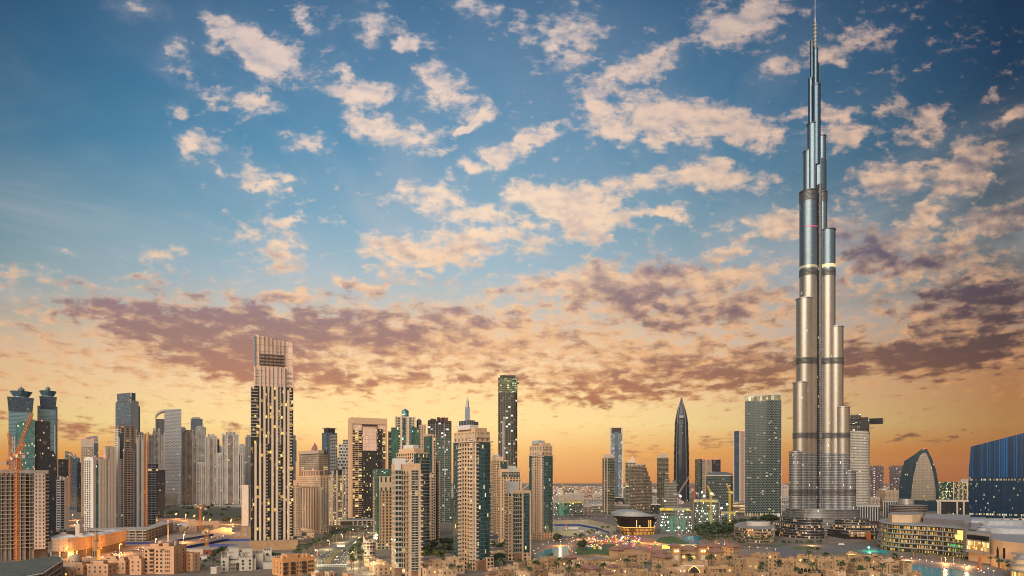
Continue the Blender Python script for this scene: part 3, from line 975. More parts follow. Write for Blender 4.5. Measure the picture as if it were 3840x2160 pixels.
b = Bld('office_tower', 'curved white tower with perforated skin and sweeping rounded top', 'tower', 583, None, 680, 1996, 1531, dep=46)
W, D = b.W, b.D
z = b.z
arc = [(-W / 2 + W * .62 * (1 - math.cos(a)), z(1565) + (z(1534) - z(1565)) * math.sin(a)) for a in [k * math.pi / 20 for k in range(11)]]
MB().xz([(-W / 2 + W * .34, 0), (W / 2, 0), (W / 2, b.top)] + list(reversed([(max(x, -W / 2 + W * .34), zz) for x, zz in arc if x > -W / 2 + W * .30])), -D / 2, D / 2, 0, 1).build('perforated_skin', [f_perf, WHITE], b.root)
MB().box(-W / 2, -W / 2 + W * .36, -D / 2 + 3, D / 2, 0, z(1572), 0, 1).build('lined_glass', [f_vline, ROOF], b.root)
m = MB()
for k in range(10):
    (xa, za), (xb, zb) = arc[k], arc[k + 1]
    m.box(min(xa, xb) - .5, max(xa, xb) + .5, -D / 2 - 1, D / 2, min(za, zb) - 3.0, max(za, zb))
m.build('roof_sweep', WHITE, b.root)
b.blk('base', .0, .75, -.08, .3, 0, z(1848), f_whiteband)


# the white apartment towers
def exec_tower(label, x0, x1, ytop, Y, wl=None, wr=None, mid=True, spires=None, wally=None):
    lo, hi = x0, x1
    if wl:
        lo = wl[0]
    if wr:
        hi = wr[0]
    b = Bld('residential_tower', label, 'tower', lo, None, hi, Y, ytop, dep=36, group='white apartment towers in a row')
    q = lambda p: (p - lo) / (hi - lo)
    a, c = q(x0), q(x1)
    b.blk('main_shaft', a, c, 0, 1, 0, b.top, f_white2)
    w = c - a
    if mid:
        b.blk('centre_bay', a + w * .34, a + w * .66, -.05, .5, 0, b.top - 6, facade('brown_bay', (.40, .30, .24), (.045, .05, .06), 3.5, 3.0, (.2, .8), (.2, .8), .03))
        b.blk('roof_box', a + w * .22, a + w * .78, .1, .8, b.top, b.top + 9, f_white)
    b.fins('rib', 'F', [a + w * .02, a + w * .33, a + w * .67, c - w * .02], 2.0, 2.2, 0, b.top - 2, WHITE)
    b.blk('roof_fin', a, a + w * .12, .05, .9, b.top, b.top + 5, WHITE)
    b.blk('roof_fin', c - w * .12, c, .05, .9, b.top, b.top + 5, WHITE)
    if wl:
        b.blk('wing', 0, a, .12, .9, 0, b.z(wl[1]), f_white)
        b.fins('wing_rib', 'F', [.02, a * .6], 2.0, .2, 0, b.z(wl[1]) + 2, WHITE)
        b.blk('wing_roof', .0, a, .2, .8, b.z(wl[1]), b.z(wl[1]) + 3, WHITE)
    if wr:
        b.blk('wing', c, 1, .12, .9, 0, b.z(wr[1]), f_white)
        b.fins('wing_rib', 'F', [.98, c + (1 - c) * .4], 2.0, .2, 0, b.z(wr[1]) + 2, WHITE)
        b.blk('wing_roof', c, 1, .2, .8, b.z(wr[1]), b.z(wr[1]) + 3, WHITE)
    if spires:
        for p in spires[:2]:
            b.mast(q(p), .4, b.top, b.z(spires[2]), 1.0, WHITE, 'spire')
    b.plant(3, b.top, (a, c))
    return b


exec_tower('white apartment tower with lower wing on its left, right of the perforated tower', 681, 740, 1622, 2060, (657, 1708))
exec_tower('white apartment tower with flat brown topped bay, middle of the white row', 769, 814, 1638, 2060, (737, 1737))
exec_tower('white apartment tower with twin spires and wings on both sides, nearest the bronze tower', 832, 896, 1630, 2050, (815, 1702), (912, 1703), True, (857, 868, 1590))
for (x0, x1, yt, Y, lb, mt) in ((715, 760, 1570, 2500, 'grey glass tower with boxy screen roof behind the white row', f_navy),
                                (733, 773, 1602, 2350, 'white and blue tower with stepped top between two white towers', f_whiteband),
                                (806, 823, 1648, 2300, 'narrow dark block tucked behind the middle white tower', f_dark),
                                (676, 697, 1605, 2500, 'dark block peeping out behind the perforated tower', f_navy),
                                (920, 944, 1636, 2200, 'slim white and blue striped tower against the bronze tower left edge', f_whiteband),
                                (616, 634, 1650, 2300, 'narrow grey tower behind the white arched tower', f_whiteband),
                                (636, 662, 1668, 2500, 'pale flats tower behind the low wing of the leftmost white tower', f_white),
                                (752, 772, 1690, 2400, 'pale flats tower in the gap left of the middle white tower', f_white2),
                                (812, 834, 1676, 2450, 'pale flats tower in the gap right of the middle white tower', f_white),
                                (894, 922, 1672, 2300, 'cream flats tower between the twin spired tower and the bronze tower', f_white2),
                                (528, 560, 1660, 2100, 'pale flats tower behind the orange hoist', f_white),
                                (128, 150, 1700, 2300, 'blue grey block between the twin petal crowned towers', f_whiteband)):
    b = Bld('apartment_block', lb, 'tower', x0, None, x1, Y, yt, dep=30)
    b.blk('body', 0, 1, 0, 1, 0, b.top, mt)
    b.blk('roof_screen', .15, .8, .2, .8, b.top, b.top + 6, GREY)
    b.plant(2)
# their shared low podium
for (x0, x1, Y, yt, lb) in ((625, 790, 1990, 1893, 'low white podium with terraces below the left and middle white towers'),
                            (800, 912, 1980, 1893, 'low white podium with terraces below the twin spired white tower')):
    b = Bld('podium', lb, 'building', x0, None, x1, Y, yt, dep=60)
    b.blk('base', 0, 1, 0, 1, 0, b.top * .6, f_whiteband)
    for k in range(5):
        f = k / 5.0 + random.uniform(0, .05)
        b.blk('terrace_house', f, f + .14, .05, .6, b.top * .6, b.top * random.uniform(.85, 1.1), f_white)

# pale slab by the bronze tower
b = Bld('residential_tower', 'pale blank walled slab tower touching the left side of the bronze tower', 'tower', 906, 931, 946, 1050, 1822, th=50)
b.blk('body', 0, 1, 0, 1, 0, b.top, CREAM)
b.blk('window_side', 0.01, 1, -.02, .3, 10, b.top - 2, f_white)
b.rim('parapet', 0, 1, 0, 1, b.top, 1.5, CREAM)
b = Bld('podium_block', 'tan two storey block with grey shutters at the bronze tower foot', 'building', 880, None, 945, 905, 1976, dep=20)
b.blk('body', .35, 1, 0, 1, 0, b.top, SAND)
b.blk('lower_wing', 0, .35, .05, 1, 0, b.top * .55, SAND)
for (f, zz) in ((.48, .55), (.48, .12), (.08, .12)):
    b.blk('shutter', f, f + .26, -.02 if f > .3 else .03, .1, b.top * zz, b.top * (zz + .3), GREY)

# ---------------------------------------------------------------- the bronze tower
b = Bld('skyscraper', 'tall bronze tower with pale vertical fins and comb crown, left of the boulevard', 'tower', 940, None, 1100, 743, 1275, dep=36)
q = lambda p: (p - 940) / 160.0
z = b.z
b.blk('shaft', .08, 1, 0, 1, 0, z(1450), f_tower)
b.blk('left_bay', 0, .08, .10, .95, 0, z(1452), f_tower)
b.blk('left_base_bay', .05, .10, -.02, .4, 0, z(1664), f_dark)
b.blk('upper_shaft', q(951), 1, .02, .98, z(1450), z(1372), f_pink)
b.blk('crown_screen', q(954), .985, .03, .95, z(1372), z(1278), f_pink)
MB().xz([(b.X(q(954)), z(1278)), (b.X(.985), z(1278)), (b.X(.985), z(1296) + 5), (b.X(q(954)), z(1268) + 3)], b.Yd(.03), b.Yd(.06)).build('crown_parapet', [f_pink, STEEL], b.root)
# white fins run full height in three lengths
for px in (958, 975, 991, 1021, 1037, 1066, 1081):
    top = 1664 if px < 990 else (1450 if px < 1070 else 1460)
    b.fins('pale_fin', 'F', [q(px)], 2.3, 1.0, 0, z(top), PEACH if False else plain('fin_pale_%d' % px, (.60, .455, .34), .6, amp=.08))
for px in (975, 991, 1006, 1021, 1037, 1051, 1066):
    b.fins('upper_fin', 'F', [q(px)], 1.6, .9, z(1664), z(1376), plain('fin_upper_%d' % px, (.52, .42, .35), .6, amp=.08))
for k, px in enumerate((972, 989, 1004, 1019, 1034, 1049, 1065)):
    b.fins('crown_comb', 'F', [q(px)], .5, 1.3, z(1372), z(1258 + k * 2.0), plain('comb_%d' % k, (.16, .125, .10), .5))
for rw in (1332, 1344, 1356, 1368):
    b.fins('louvre_deck', 'F', [q(1019)], b.W * q(1066) - b.W * q(974), 1.6, z(rw) - .5, z(rw) + .7, plain('louvre_%d' % rw, (.10, .085, .075), .6))
b.blk('glass_corner', q(954), q(958), -.02, .05, z(1376), z(1262), f_bluewhite)
b.balc('F', q(996), q(1004), 6, z(1664), 3.7, 1.5, GREY)
b.balc('F', q(1044), q(1052), 6, z(1450), 3.7, 1.5, GREY)
b.balc('F', q(1086), q(1095), 6, z(1455), 3.7, 1.5, CREAM)
b.balc('F', q(957), q(966), z(1450), z(1376), 3.7, 1.2, GREY)
b.balc('F', q(1072), q(1092), z(1450), z(1386), 5.5, 1.2, GREY)
b.balc('F', q(941), q(966), z(1640), z(1455), 3.7, 1.2, GREY)
b.blk('sand_podium', -.03, 1.1, -.25, 1.0, 0, 11, SAND)

# ---------------------------------------------------------------- between the bronze tower and the boulevard
b = Bld('office_tower', 'dark blue curved tower sliver just right of the bronze tower', 'tower', 1094, None, 1112, 1500, 1632, dep=30)
b.blk('body', 0, .82, 0, 1, 0, b.z(1632), f_navy)
b.blk('bulge', .82, 1, .1, .9, b.z(1730), b.z(1650), f_navy)
b = Bld('residential_tower', 'peach apartment slab with balconies squeezed against the bronze tower', 'tower', 1097, None, 1130, 930, 1800, dep=20)
b.blk('body', 0, 1, 0, 1, 0, b.z(1822), f_peach)
b.blk('upper_body', 0, .5, .1, .9, b.z(1822), b.top, PEACH)
b.balc('F', .62, .95, 8, b.z(1830), 3.5, 1.3, GREY)

b = Bld('residential_tower', 'brown glass tower topped by pink petal crown behind the peach striped block', 'tower', 1118, 1195, 1233, 1300, 1690, th=32)
b.blk('body', .0, .9, 0, .95, 0, b.z(1700), f_greenband)
b.blk('side', .1, 1, .02, .9, 0, b.z(1688), facade('brown_side', (.17, .13, .10), (.05, .055, .05), 3.9, 5, (.1, .9), (.3, .9), .04))
b.slabs('floor_edge', 0, .9, 0, .95, 10, b.z(1706), 3.9, .7, .7, CREAM)
b.blk('crown_base', -.02, .5, 0, 1, b.z(1700), b.z(1688), plain('crown_base', (.40, .31, .24), .8))
pk = plain('petal_pink', (.42, .22, .20), .6)
for k in range(6):
    x = b.X(.0) + k * b.W * .16
    y = b.Yd(.1 + .12 * k)
    MB().xz([(x - 3, b.z(1690)), (x + 3, b.z(1690)), (x + 3 + (k - 2.5), b.z(1672)), (x + (k - 2.5) * 2.0, b.z(1659)), (x - 3 + (k - 2.5), b.z(1672))], y - .6, y + .6, 0, 0).build('crown_petal', pk, b.root)
b = Bld('residential_tower', 'peach block with dark vertical window stripes and round balconies beside the boulevard palms', 'tower', 1119, 1201, 1233, 962, 1782, th=24)
b.blk('body', 0, 1, 0, 1, 0, b.z(1788), f_peach)
b.blk('stripe_front', .0, .02, .02, .98, 8, b.z(1826), f_peachstripe)
b.blk('left_stripes', -.03, .0, .06, .94, 6, b.z(1830), f_peachstripe)
b.blk('top_tier', .05, .8, .1, .9, b.z(1788), b.z(1762), facade('peach_top', (.55, .39, .265), (.22, .14, .09), 14, 9, (.2, .8), (.25, .8), 0, metal=0, rough=.6, blind=0))
b.rim('parapet', 0, 1, 0, 1, b.z(1788), 2.0, PEACH)
b.balc('F', .1, .42, 6, b.z(1835), 3.5, 1.6, GREY)
b.balc('F', .58, .92, 6, b.z(1850), 3.5, 1.6, GREY)
b.beacon(.2, .4, b.z(1762))
b = Bld('office_tower', 'dark grey tower with stepped flat crown behind the framed peach tower, on its left', 'tower', 1207, 1225, 1264, 1500, 1606, th=28)
b.blk('body', 0, 1, 0, 1, 0, b.z(1622), f_navy)
b.blk('balcony_side', .3, 1.02, -.02, .9, 0, b.z(1630), f_whiteband)
b.blk('crown', .15, .85, .1, .9, b.z(1622), b.z(1606), DARK)
b.blk('crown_roof', .05, .95, .0, 1, b.z(1606), b.z(1603), STEEL)
b = Bld('apartment_block', 'white tower with black zigzag window pattern left of the framed peach tower', 'tower', 1264, None, 1312, 1400, 1655, dep=30)
b.blk('body', .12, 1, 0, 1, 0, b.z(1665), f_pattern)
b.blk('penthouse', .45, .9, .1, .8, b.z(1665), b.z(1648), f_whiteband)
b.blk('left_part', 0, .5, -.05, .7, 0, b.z(1716), f_pattern)
b = Bld('residential_tower', 'warmly lit flats tower with nearly every window glowing, beside the boulevard', 'tower', 1232, 1246, 1297, 1142, 1776, th=20)
b.blk('body', 0, 1, 0, 1, 0, b.z(1780), f_lit)
b.blk('crown_bay', .35, .75, -.02, .8, b.z(1780), b.z(1760), DARK)
b.fins('rib', 'F', [.02, .34, .76, .98], 2.2, 1.0, 0, b.z(1764), CREAM)
b.balc('L', .2, .9, 8, b.z(1800), 3.5, 1.0, CREAM)

# framed tower
b = Bld('residential_tower', 'broad peach tower with a giant portal frame and glowing flats', 'tower', 1309, 1311, 1446, 1281, 1567, th=10, dep=40)
z = b.z
b.D = 34
b.blk('body', .02, .98, .06, 1, 0, z(1612), f_frame)
b.blk('frame_top', 0, 1, 0, 1, z(1590), b.top, PEACH)
b.blk('frame_leg', 0, .045, -.02, 1, 0, z(1590), PEACH)
b.blk('frame_leg', .955, 1, -.02, 1, 0, z(1590), PEACH)
b.blk('upper_screen', .045, .955, .05, .6, z(1612), z(1590), f_pink)
b.blk('recessed_centre', .30, .72, .0, .3, 0, z(1600), f_framedark)
b.blk('pink_centre', .32, .70, -.03, .2, z(1690), z(1602), f_pink)
b.blk('dark_bay', .74, .86, -.02, .3, 0, z(1606), f_dark)
b.slabs('floor_edge', .05, .29, .02, .5, 8, z(1616), 4.0, .4, .55, PEACH)
b.slabs('floor_edge', .87, .95, .02, .5, 8, z(1616), 4.0, .4, .55, PEACH)
b.blk('gallery', .30, .72, -.05, .1, z(1596), z(1592), DARK)
b = Bld('podium_block', 'low pale retail building with dark recess at the end of the boulevard', 'building', 1276, None, 1412, 1140, 1950, dep=60)
b.blk('body', 0, 1, .05, 1, 0, b.top - 2, f_podium)
b.blk('roof_slab', -.02, 1.02, 0, 1, b.top - 2, b.top, CREAM)
b.blk('dark_recess', .02, .30, .01, .2, 2, b.top - 3, plain('recess_brown', (.06, .04, .03), .8))
for k in range(6):
    f = .34 + k * .125
    b.blk('pillar', f, f + .03, .0, .08, 0, b.top - 2, CREAM)

# ---------------------------------------------------------------- centre cluster
f_green = facade('green_beige_flats', (.48, .37, .26), (.03, .075, .065), 3.6, 4.2, (.16, .80), (.18, .80), .03, blind=.05)
f_greenc = facade('green_curtain', (.05, .07, .06), (.05, .15, .125), 3.6, 2.0, (.05, .95), (.08, .98), .02, blind=.02)
f_curt = facade('residence_curtain', (.10, .125, .13), (.028, .085, .10), 3.6, 1.5, (.08, .96), (.10, .97), .035, (1.0, .68, .22), 1.1, blind=.02)
f_bay = facade('residence_bay_windows', (.50, .40, .33), (.035, .07, .065), 4.2, 2.2, (.08, .95), (.10, .92), .01, blind=.04)
f_punch = facade('residence_punched', (.60, .41, .255), (.025, .045, .045), 4.2, 4.6, (.26, .76), (.14, .78), .02, blind=.05)
f_punch2 = facade('residence_punched_low', (.60, .41, .255), (.02, .032, .032), 3.55, 4.2, (.24, .78), (.14, .78), .02, blind=.05)
f_checker = facade('checker_frames', (.165, .17, .16), (.008, .035, .04), 3.7, 5.4, (.13, .93), (.20, .94), .02, (1.0, .66, .24), 0.5, metal=.15, stag=True, blind=.025, blindcol=(.30, .29, .22))
f_carcg = facade('lit_carcass', (.22, .20, .17), (.035, .04, .03), 3.9, 4.6, (.12, .92), (.16, .92), .07, (.90, 1.0, .55), 1.1, metal=.2, rough=.5)
f_carcg2 = facade('lit_carcass_top', (.22, .21, .16), (.14, .16, .08), 3.9, 4.6, (.12, .92), (.16, .92), .60, (.72, 1.0, .38), .6, metal=0, rough=.8, blind=0)
f_hotel = facade('hotel_grid', (.31, .24, .175), (.03, .033, .036), 3.8, 3.4, (.14, .90), (.18, .90), .03)
f_blueband = facade('blue_centre_bands', (.30, .27, .24), (.045, .10, .14), 3.9, 3.4, (.10, .92), (.20, .96), .20, (1.0, .85, .55), .55)
f_office = facade('lit_office', (.10, .09, .075), (.03, .05, .055), 3.9, 2.4, (.06, .95), (.22, .90), .45, (1.0, .60, .12), .7, floorlit=.3, blind=.02)
f_bluestripe = facade('blue_striped_glass', (.008, .022, .05), (.006, .07, .21), 80, 3.6, (.18, .82), (.0, 1.0), 0, blind=0, var=.6, metal=.12, rough=.12, wrough=.2, wmetal=.2)
f_bluedot = facade('blue_lit_glass', (.008, .024, .05), (.006, .032, .08), 4.0, 1.8, (.06, .94), (.12, .95), .035, (1.0, .70, .26), .8, floorlit=.02, blind=.0)
f_silver = facade('silver_balconies', (.46, .43, .38), (.07, .075, .08), 3.7, 2.6, (.08, .94), (.34, .96), .03)
f_columns = facade('white_columns', (.44, .42, .40), (.04, .045, .055), 40, 4.4, (.32, .96), (.0, .94), 0, blind=0)

b = Bld('residential_tower', 'stepped beige and green glass tower with a lantern on its roof', 'tower', 1455, None, 1600, 900, 1562, dep=36)
z = b.z
q = lambda p: (p - 1455) / 145.0
b.blk('centre', q(1480), q(1556), 0, 1, 0, z(1566), f_green)
b.blk('green_wing', q(1467), q(1494), -.05, .8, 0, z(1604), f_greenc)
b.blk('green_wing', q(1540), q(1570), -.05, .8, 0, z(1602), f_greenc)
b.blk('right_shaft', q(1570), q(1598), .05, .9, 0, z(1592), f_peach)
b.blk('left_shaft', q(1455), q(1468), .1, .9, 0, z(1618), f_darkcarc)
b.fins('pale_fin', 'F', [q(1483), q(1505), q(1530), q(1555)], 2.4, 1.6, 0, z(1562), CREAM)
b.blk('dark_strip', q(1508), q(1518), -.04, .2, 0, z(1570), f_dteal)
b.blk('dark_strip', q(1545), q(1553), -.07, .2, 0, z(1600), f_dteal)
b.blk('roof_step', q(1484), q(1552), .05, .9, z(1566), z(1562), CREAM)
lantern(b, q(1519), .4, z(1563), 5.0, z(1538) - z(1563), f_teal)
lantern(b, q(1572), .4, z(1600), 3.6, z(1574) - z(1600), f_vline)
b.beacon(q(1519), .4, z(1529))
b.beacon(q(1572), .4, z(1567))
b.balc('F', q(1556), q(1566), 20, z(1600), 3.6, 1.4, CREAM)

b = Bld('building_site_tower', 'dark unfinished tower wrapped in netting with ragged top, behind the teal twin slabs', 'tower', 1604, None, 1693, 1220, 1572, dep=40)
b.blk('lower_glass', 0, 1, 0, 1, 0, b.z(1640), facade('half_glazed', (.17, .17, .15), (.03, .085, .08), 3.8, 3.4, (.08, .94), (.20, .94), .05, (.95, .9, .6), .9))
b.blk('upper_carcass', 0, 1, .0, 1, b.z(1640), b.z(1578), f_darkcarc)
b.slabs('floor_edge', 0, 1, 0, 1, 20, b.z(1580), 3.8, .4, .6, plain('edge_grey', (.15, .15, .14), .85))
for k in range(9):
    f = random.uniform(0, .85)
    b.blk('climbing_formwork', f, f + .14, -.04, .9, b.z(1584), b.z(1584) + random.uniform(4, 10), plain('net_%d' % k, (.07 + .03 * (k % 3), .06, .055), .9))
b.fins('hoist_rail', 'F', [.32, .70], .9, 1.2, 0, b.z(1576), GREY)

b = Bld('residential_tower', 'teal glass slab with peach edge, left of a pair behind the balconied tower', 'tower', 1589, 1612, 1634, 842, 1627, th=25)
b.blk('body', 0, 1, 0, 1, 0, b.top, f_peach)
b.blk('teal_panel', -.03, .30, -.03, .98, 0, b.top - 3, f_dteal)
b.balc('F', .55, .95, 10, b.z(1640), 3.5, 1.2, CREAM)
b = Bld('residential_tower', 'narrow peach slab with dark glass strip standing right of the teal slab', 'tower', 1622, 1640, 1650, 855, 1726, th=25)
b.blk('body', 0, 1, 0, 1, 0, b.top, f_peach)
b.blk('glass_strip', -.04, .3, -.03, .90, 0, b.top - 4, f_navy)
b = Bld('residential_tower', 'pale pink apartment slab half hidden right of the dark balconied tower', 'tower', 1604, 1608, 1626, 800, 1772, th=20)
b.blk('body', 0, 1, 0, 1, 0, b.top, f_peach)
b.balc('F', .3, .9, 10, b.top - 3, 3.5, 1.2, CREAM)

b = Bld('residential_tower', 'green roofed beige tower with green glass windows beside the crescent corner building', 'tower', 1398, 1416, 1472, 740, 1784, th=12)
b.blk('body', .0, 1, .0, 1, 0, b.z(1788), f_green)
b.blk('upper_body', .14, 1, .05, .95, b.z(1788), b.z(1786), PEACH)
b.blk('attic', .10, 1, -.03, .9, b.z(1840), b.z(1788), facade('attic_strips', (.54, .41, .29), (.035, .075, .065), 15, 4.6, (.30, .66), (.2, .8), 0))
b.blk('green_louvres', .0, 1, .1, .95, b.z(1788), b.z(1759), facade('green_louvres', (.10, .16, .12), (.05, .12, .09), 1.6, 2.4, (.08, .94), (.3, .95), .12, (.8, 1, .9), .8))
b.blk('glass_side', -.02, .10, -.01, .6, 8, b.z(1790), f_greenc)
b.slabs('floor_edge', .12, 1, -.0, .5, 10, b.z(1842), 3.6, .5, .5, SAND)
b.fins('rib', 'F', [.12, .34, .55, .77, .98], 1.0, .7, 6, b.z(1790), SAND)

b = Bld('residential_tower', 'taller peach tower with dark wraparound balconies, behind the front left tower', 'tower', 1488, 1560, 1607, 687, 1700, th=35)
z = b.z
b.blk('body', 0, 1, 0, 1, 0, z(1700), f_curt)
b.blk('peach_side', -.02, .4, .1, 1, 0, z(1696), f_punch2)
b.blk('upper_tier', .0, .75, .1, .9, z(1700), z(1680), PEACH)
b.blk('lift_house', .15, .6, .25, .75, z(1680), z(1666), WHITE)
b.rim('parapet', 0, 1, 0, 1, z(1700), 1.3, PEACH)
b.slabs('balcony_ring', .2, 1, 0, .8, 8, z(1704), 3.6, 1.3, .45, plain('balcony_grey', (.34, .28, .23), .8))
b.blk('dark_edge', .90, 1.04, -.02, .2, 4, z(1702), f_dark)

# front left residence tower
b = Bld('residential_tower', 'nearest peach tower with green bay windows and balcony stacks in the centre foreground', 'tower', 1468, 1484, 1580, 520, 1722, th=10)
z = b.z
q = lambda p: (p - 1484) / 96.0
b.blk('body', 0, 1, 0, 1, 0, z(1765), f_punch)
b.blk('upper_body', .0, .98, .06, 1, z(1765), z(1744), PEACH)
b.blk('roof_tier', .42, .95, .1, .9, z(1744), z(1737), PEACH)
b.blk('lift_house', .0, .42, .2, .8, z(1744), z(1718), WHITE)
b.blk('white_screen', -.02, .20, .0, .15, z(1770), z(1738), WHITE)
for (p0, p1) in ((1482, 1505), (1542, 1567)):
    o = b.blk('bay_window', q(p0), q(p1), -.07, .1, 9 if p0 < 1500 else 6, z(1762), f_bay)
b.fins('pier', 'F', [q(1536), q(1573)], 2.4, 1.0, 0, z(1762), PEACH)
b.balc('F', q(1512), q(1531), 8, z(1768), 4.2, 1.7, CREAM, plain('rail_glass', (.22, .23, .20), .3))
b.balc('F', q(1573), 1.06, 8, z(1768), 4.2, 1.5, CREAM)
b.slabs('sill_band', q(1482), q(1505), -.075, .1, 9, z(1765), 4.2, .12, .35, WHITE)
b.slabs('sill_band', q(1542), q(1567), -.075, .1, 6, z(1765), 4.2, .12, .35, WHITE)
b.rim('parapet', 0, .98, .06, 1, z(1744), 1.0, PEACH)
BROWN = plain('brown_stone', (.23, .12, .07), .7, amp=.3)
b.blk('stone_base', q(1482), q(1505), -.08, .1, 0, 9, BROWN)
b.blk('stone_base', q(1538), 1.0, -.03, .1, 0, 6, BROWN)
dish = MB().lathe(0, 0, [(0, 0), (1.4, .3), (2.2, 1.0)], 12).build('satellite_dish', WHITE, b.root, loc=(b.X(.55), b.Yd(.3), z(1737)))
dish.rotation_euler = (.9, .4, 0)
m = MB()
m.tube((b.X(.4), b.Yd(.2), z(1744)), (b.X(.75), b.Yd(.2), z(1715)), .5, 5)
m.build('cleaning_arm', WHITE, b.root)


def residence(label, x0, xc, x1, Y, rows, th, glass_f, fh, wf=None):
    """peach punched wall and balconies on the left, a curved dark curtain wall on the right"""
    top, cap, low = rows
    b = Bld('residential_tower', label, 'tower', x0, xc, x1, Y, cap, th=th)
    z = b.z
    b.blk('body', 0, 1, 0, 1, 0, z(low), wf or f_punch2)
    b.blk('upper_tier', .0, .98, .0, 1, z(low), z(cap) - 3, facade('upper_tier_%d' % x0, (.57, .405, .27), (.16, .12, .09), 8, 5.5, (.3, .7), (.2, .75), 0, metal=.1, rough=.6, blind=.4))
    b.blk('roof_tier', .12, .9, .08, .92, z(cap) - 3, z(cap) + 1.5, PEACH)
    # curved glass on the right face
    n = 12
    poly = []
    for k in range(n + 1):
        t_ = k / n
        poly.append((b.X(glass_f + (1 - glass_f) * t_), -b.D / 2 - math.sin(t_ * math.pi) * b.W * .07 - .6))
    poly += [(b.X(1) + .5, b.Yd(.7)), (b.X(glass_f), b.Yd(.7))]
    MB().prism(poly, 10, z(low) - 2, 0, 1).build('curtain_wall', [f_curt, ROOF], b.root, smooth=True)
    b.blk('left_curtain', -.04, .05, .78, 1.0, 6, z(low) - 1, f_curt)
    b.balc('L', .05, .24, 9, z(low) + 2, fh, 1.5, CREAM)
    b.balc('L', .58, .76, 9, z(low) - 4, fh, 1.5, CREAM)
    b.balc('F', -.02, glass_f + .05, 9, z(low) - 2, fh, 2.0, CREAM)
    m = MB()
    zz = 12
    while zz < z(low):
        m.box(b.X(.93), b.X(1) + 2.0, b.Yd(0) - 2.2, b.Yd(.3), zz, zz + .4)
        zz += fh
    m.build('corner_balconies', CREAM, b.root)
    b.slabs('cornice', -.01, 1, -.02, 1, z(low) - 1, z(low), 3, 1.6, .8, CREAM)
    b.balc('F', .1, .95, z(low) + 3, z(cap) - 4, 4.5, 1.2, CREAM)
    b.rim('parapet', 0, .98, 0, 1, z(cap) - 3, 1.2, PEACH)
    return b


b = residence('big peach tower with broad dark blue curved glass front, nearest to the right foreground', 1702, 1782, 1838, 567, (1570, 1608, 1652), 38, .12, 3.55)
z = b.z
b.blk('lift_house', .0, .55, .25, .85, z(1608), z(1590), WHITE)
b.blk('plant_house', .05, .40, .3, .8, z(1590), z(1572), f_vline)
b.blk('plant_house', .40, .66, .3, .8, z(1590), z(1576), BLUEG)
b.mast(.1, .4, z(1572), z(1566), .25)
BASE = b.blk('stone_base', .05, .60, -.10, .1, 0, 9, BROWN)
b.blk('pale_base', .60, 1.06, -.12, .3, 0, 11, f_punch2)
b = residence('peach tower with dark curved glass front standing above the turquoise lake', 1986, 2030, 2072, 866, (1649, 1664, 1705), 38, .10, 3.55, facade('residence_punched_far', (.60, .41, .255), (.02, .03, .032), 3.55, 5.2, (.22, .80), (.14, .80), .02, metal=.1))
b.blk('lift_house', .05, .62, .3, .85, b.z(1664), b.z(1650), plain('lift_blue_grey', (.36, .40, .42), .5))

b = Bld('office_tower', 'slate tower with needle spire peeping over the big curved glass tower', 'tower', 1744, None, 1762, 1500, 1527, dep=14)
b.blk('shaft', 0, 1, 0, 1, 0, b.top, plain('slate_panel', (.20, .24, .29), .4, .2))
MB().lathe(0, 0, [(4.0, b.top), (3.0, b.z(1505)), (.2, b.z(1485))], 8).build('needle', STEEL, b.root)

# lit unfinished tower in the centre
b = Bld('building_site_tower', 'tall unfinished rounded tower glowing greenish inside, its ragged top the highest in the centre', 'tower', 1868, None, 1940, 1150, 1412, dep=30)
z = b.z
rx = b.W / 2
MB().prism(ring(0, 0, rx, b.D / 2, 28, 3.2), 0, z(1470), 0, 1).build('glazed_shaft', [f_carcg, ROOF], b.root)
MB().prism(ring(0, 0, rx * .97, b.D / 2 * .97, 28, 3.2), z(1470), z(1416), 0, 1).build('open_top', [f_carcg2, ROOF], b.root)
m = MB()
zz = 8
k = 0
while zz < z(1412):
    e = .35 + .3 * random.random()
    m.prism(ring(0, 0, rx + e, b.D / 2 + e, 28, 3.2), zz, zz + .5)
    zz += 3.9
m.build('floor_edge', plain('edge_dark', (.12, .11, .095), .9), b.root)
b.blk('hoist_shaft', .20, .34, -.10, .1, 0, z(1585), plain('hoist_panel', (.30, .25, .22), .8))
b.blk('loading_deck', .92, 1.10, .2, .6, z(1434), z(1432), DARK)
b.blk('roof_fence', .1, .9, .1, .9, z(1412), z(1406), plain('roof_mesh', (.07, .075, .06), .9))
b.blk('water_tank', .25, .4, .3, .6, z(1406), z(1403), DARK)

b = Bld('residential_tower', 'peach slab with blank side standing left of the stepped peach pair', 'tower', 1842, 1862, 1906, 957, 1726, th=14)
b.blk('body', 0, 1, 0, 1, 0, b.z(1724), f_punch2)
b.blk('glass_bay', .35, .85, -.03, .3, 0, b.z(1732), f_curt)
b.blk('roof_tier', .0, .6, .1, .8, b.z(1724), b.z(1712), PEACH)
b.blk('lift_house', .0, .35, .2, .7, b.z(1712), b.z(1704), plain('lift_grey', (.38, .42, .42), .5))
b = Bld('residential_tower', 'stepped peach tower behind the lakeside front tower, with grey lift house', 'tower', 1867, 1876, 1956, 800, 1770, th=16)
z = b.z
b.blk('body', 0, 1, 0, 1, 0, z(1790), f_punch2)
b.blk('upper_body', .08, .92, .02, .95, z(1790), z(1770), f_bay)
b.blk('roof_tier', .0, .45, .05, .9, z(1790), z(1758), PEACH)
b.blk('roof_tier', .78, .95, .05, .9, z(1770), z(1756), PEACH)
b.blk('lift_house', .44, .78, .2, .8, z(1770), z(1746), plain('lift_grey2', (.40, .42, .40), .5))
b.balc('F', .15, .35, 8, z(1795), 3.55, 1.4, CREAM)
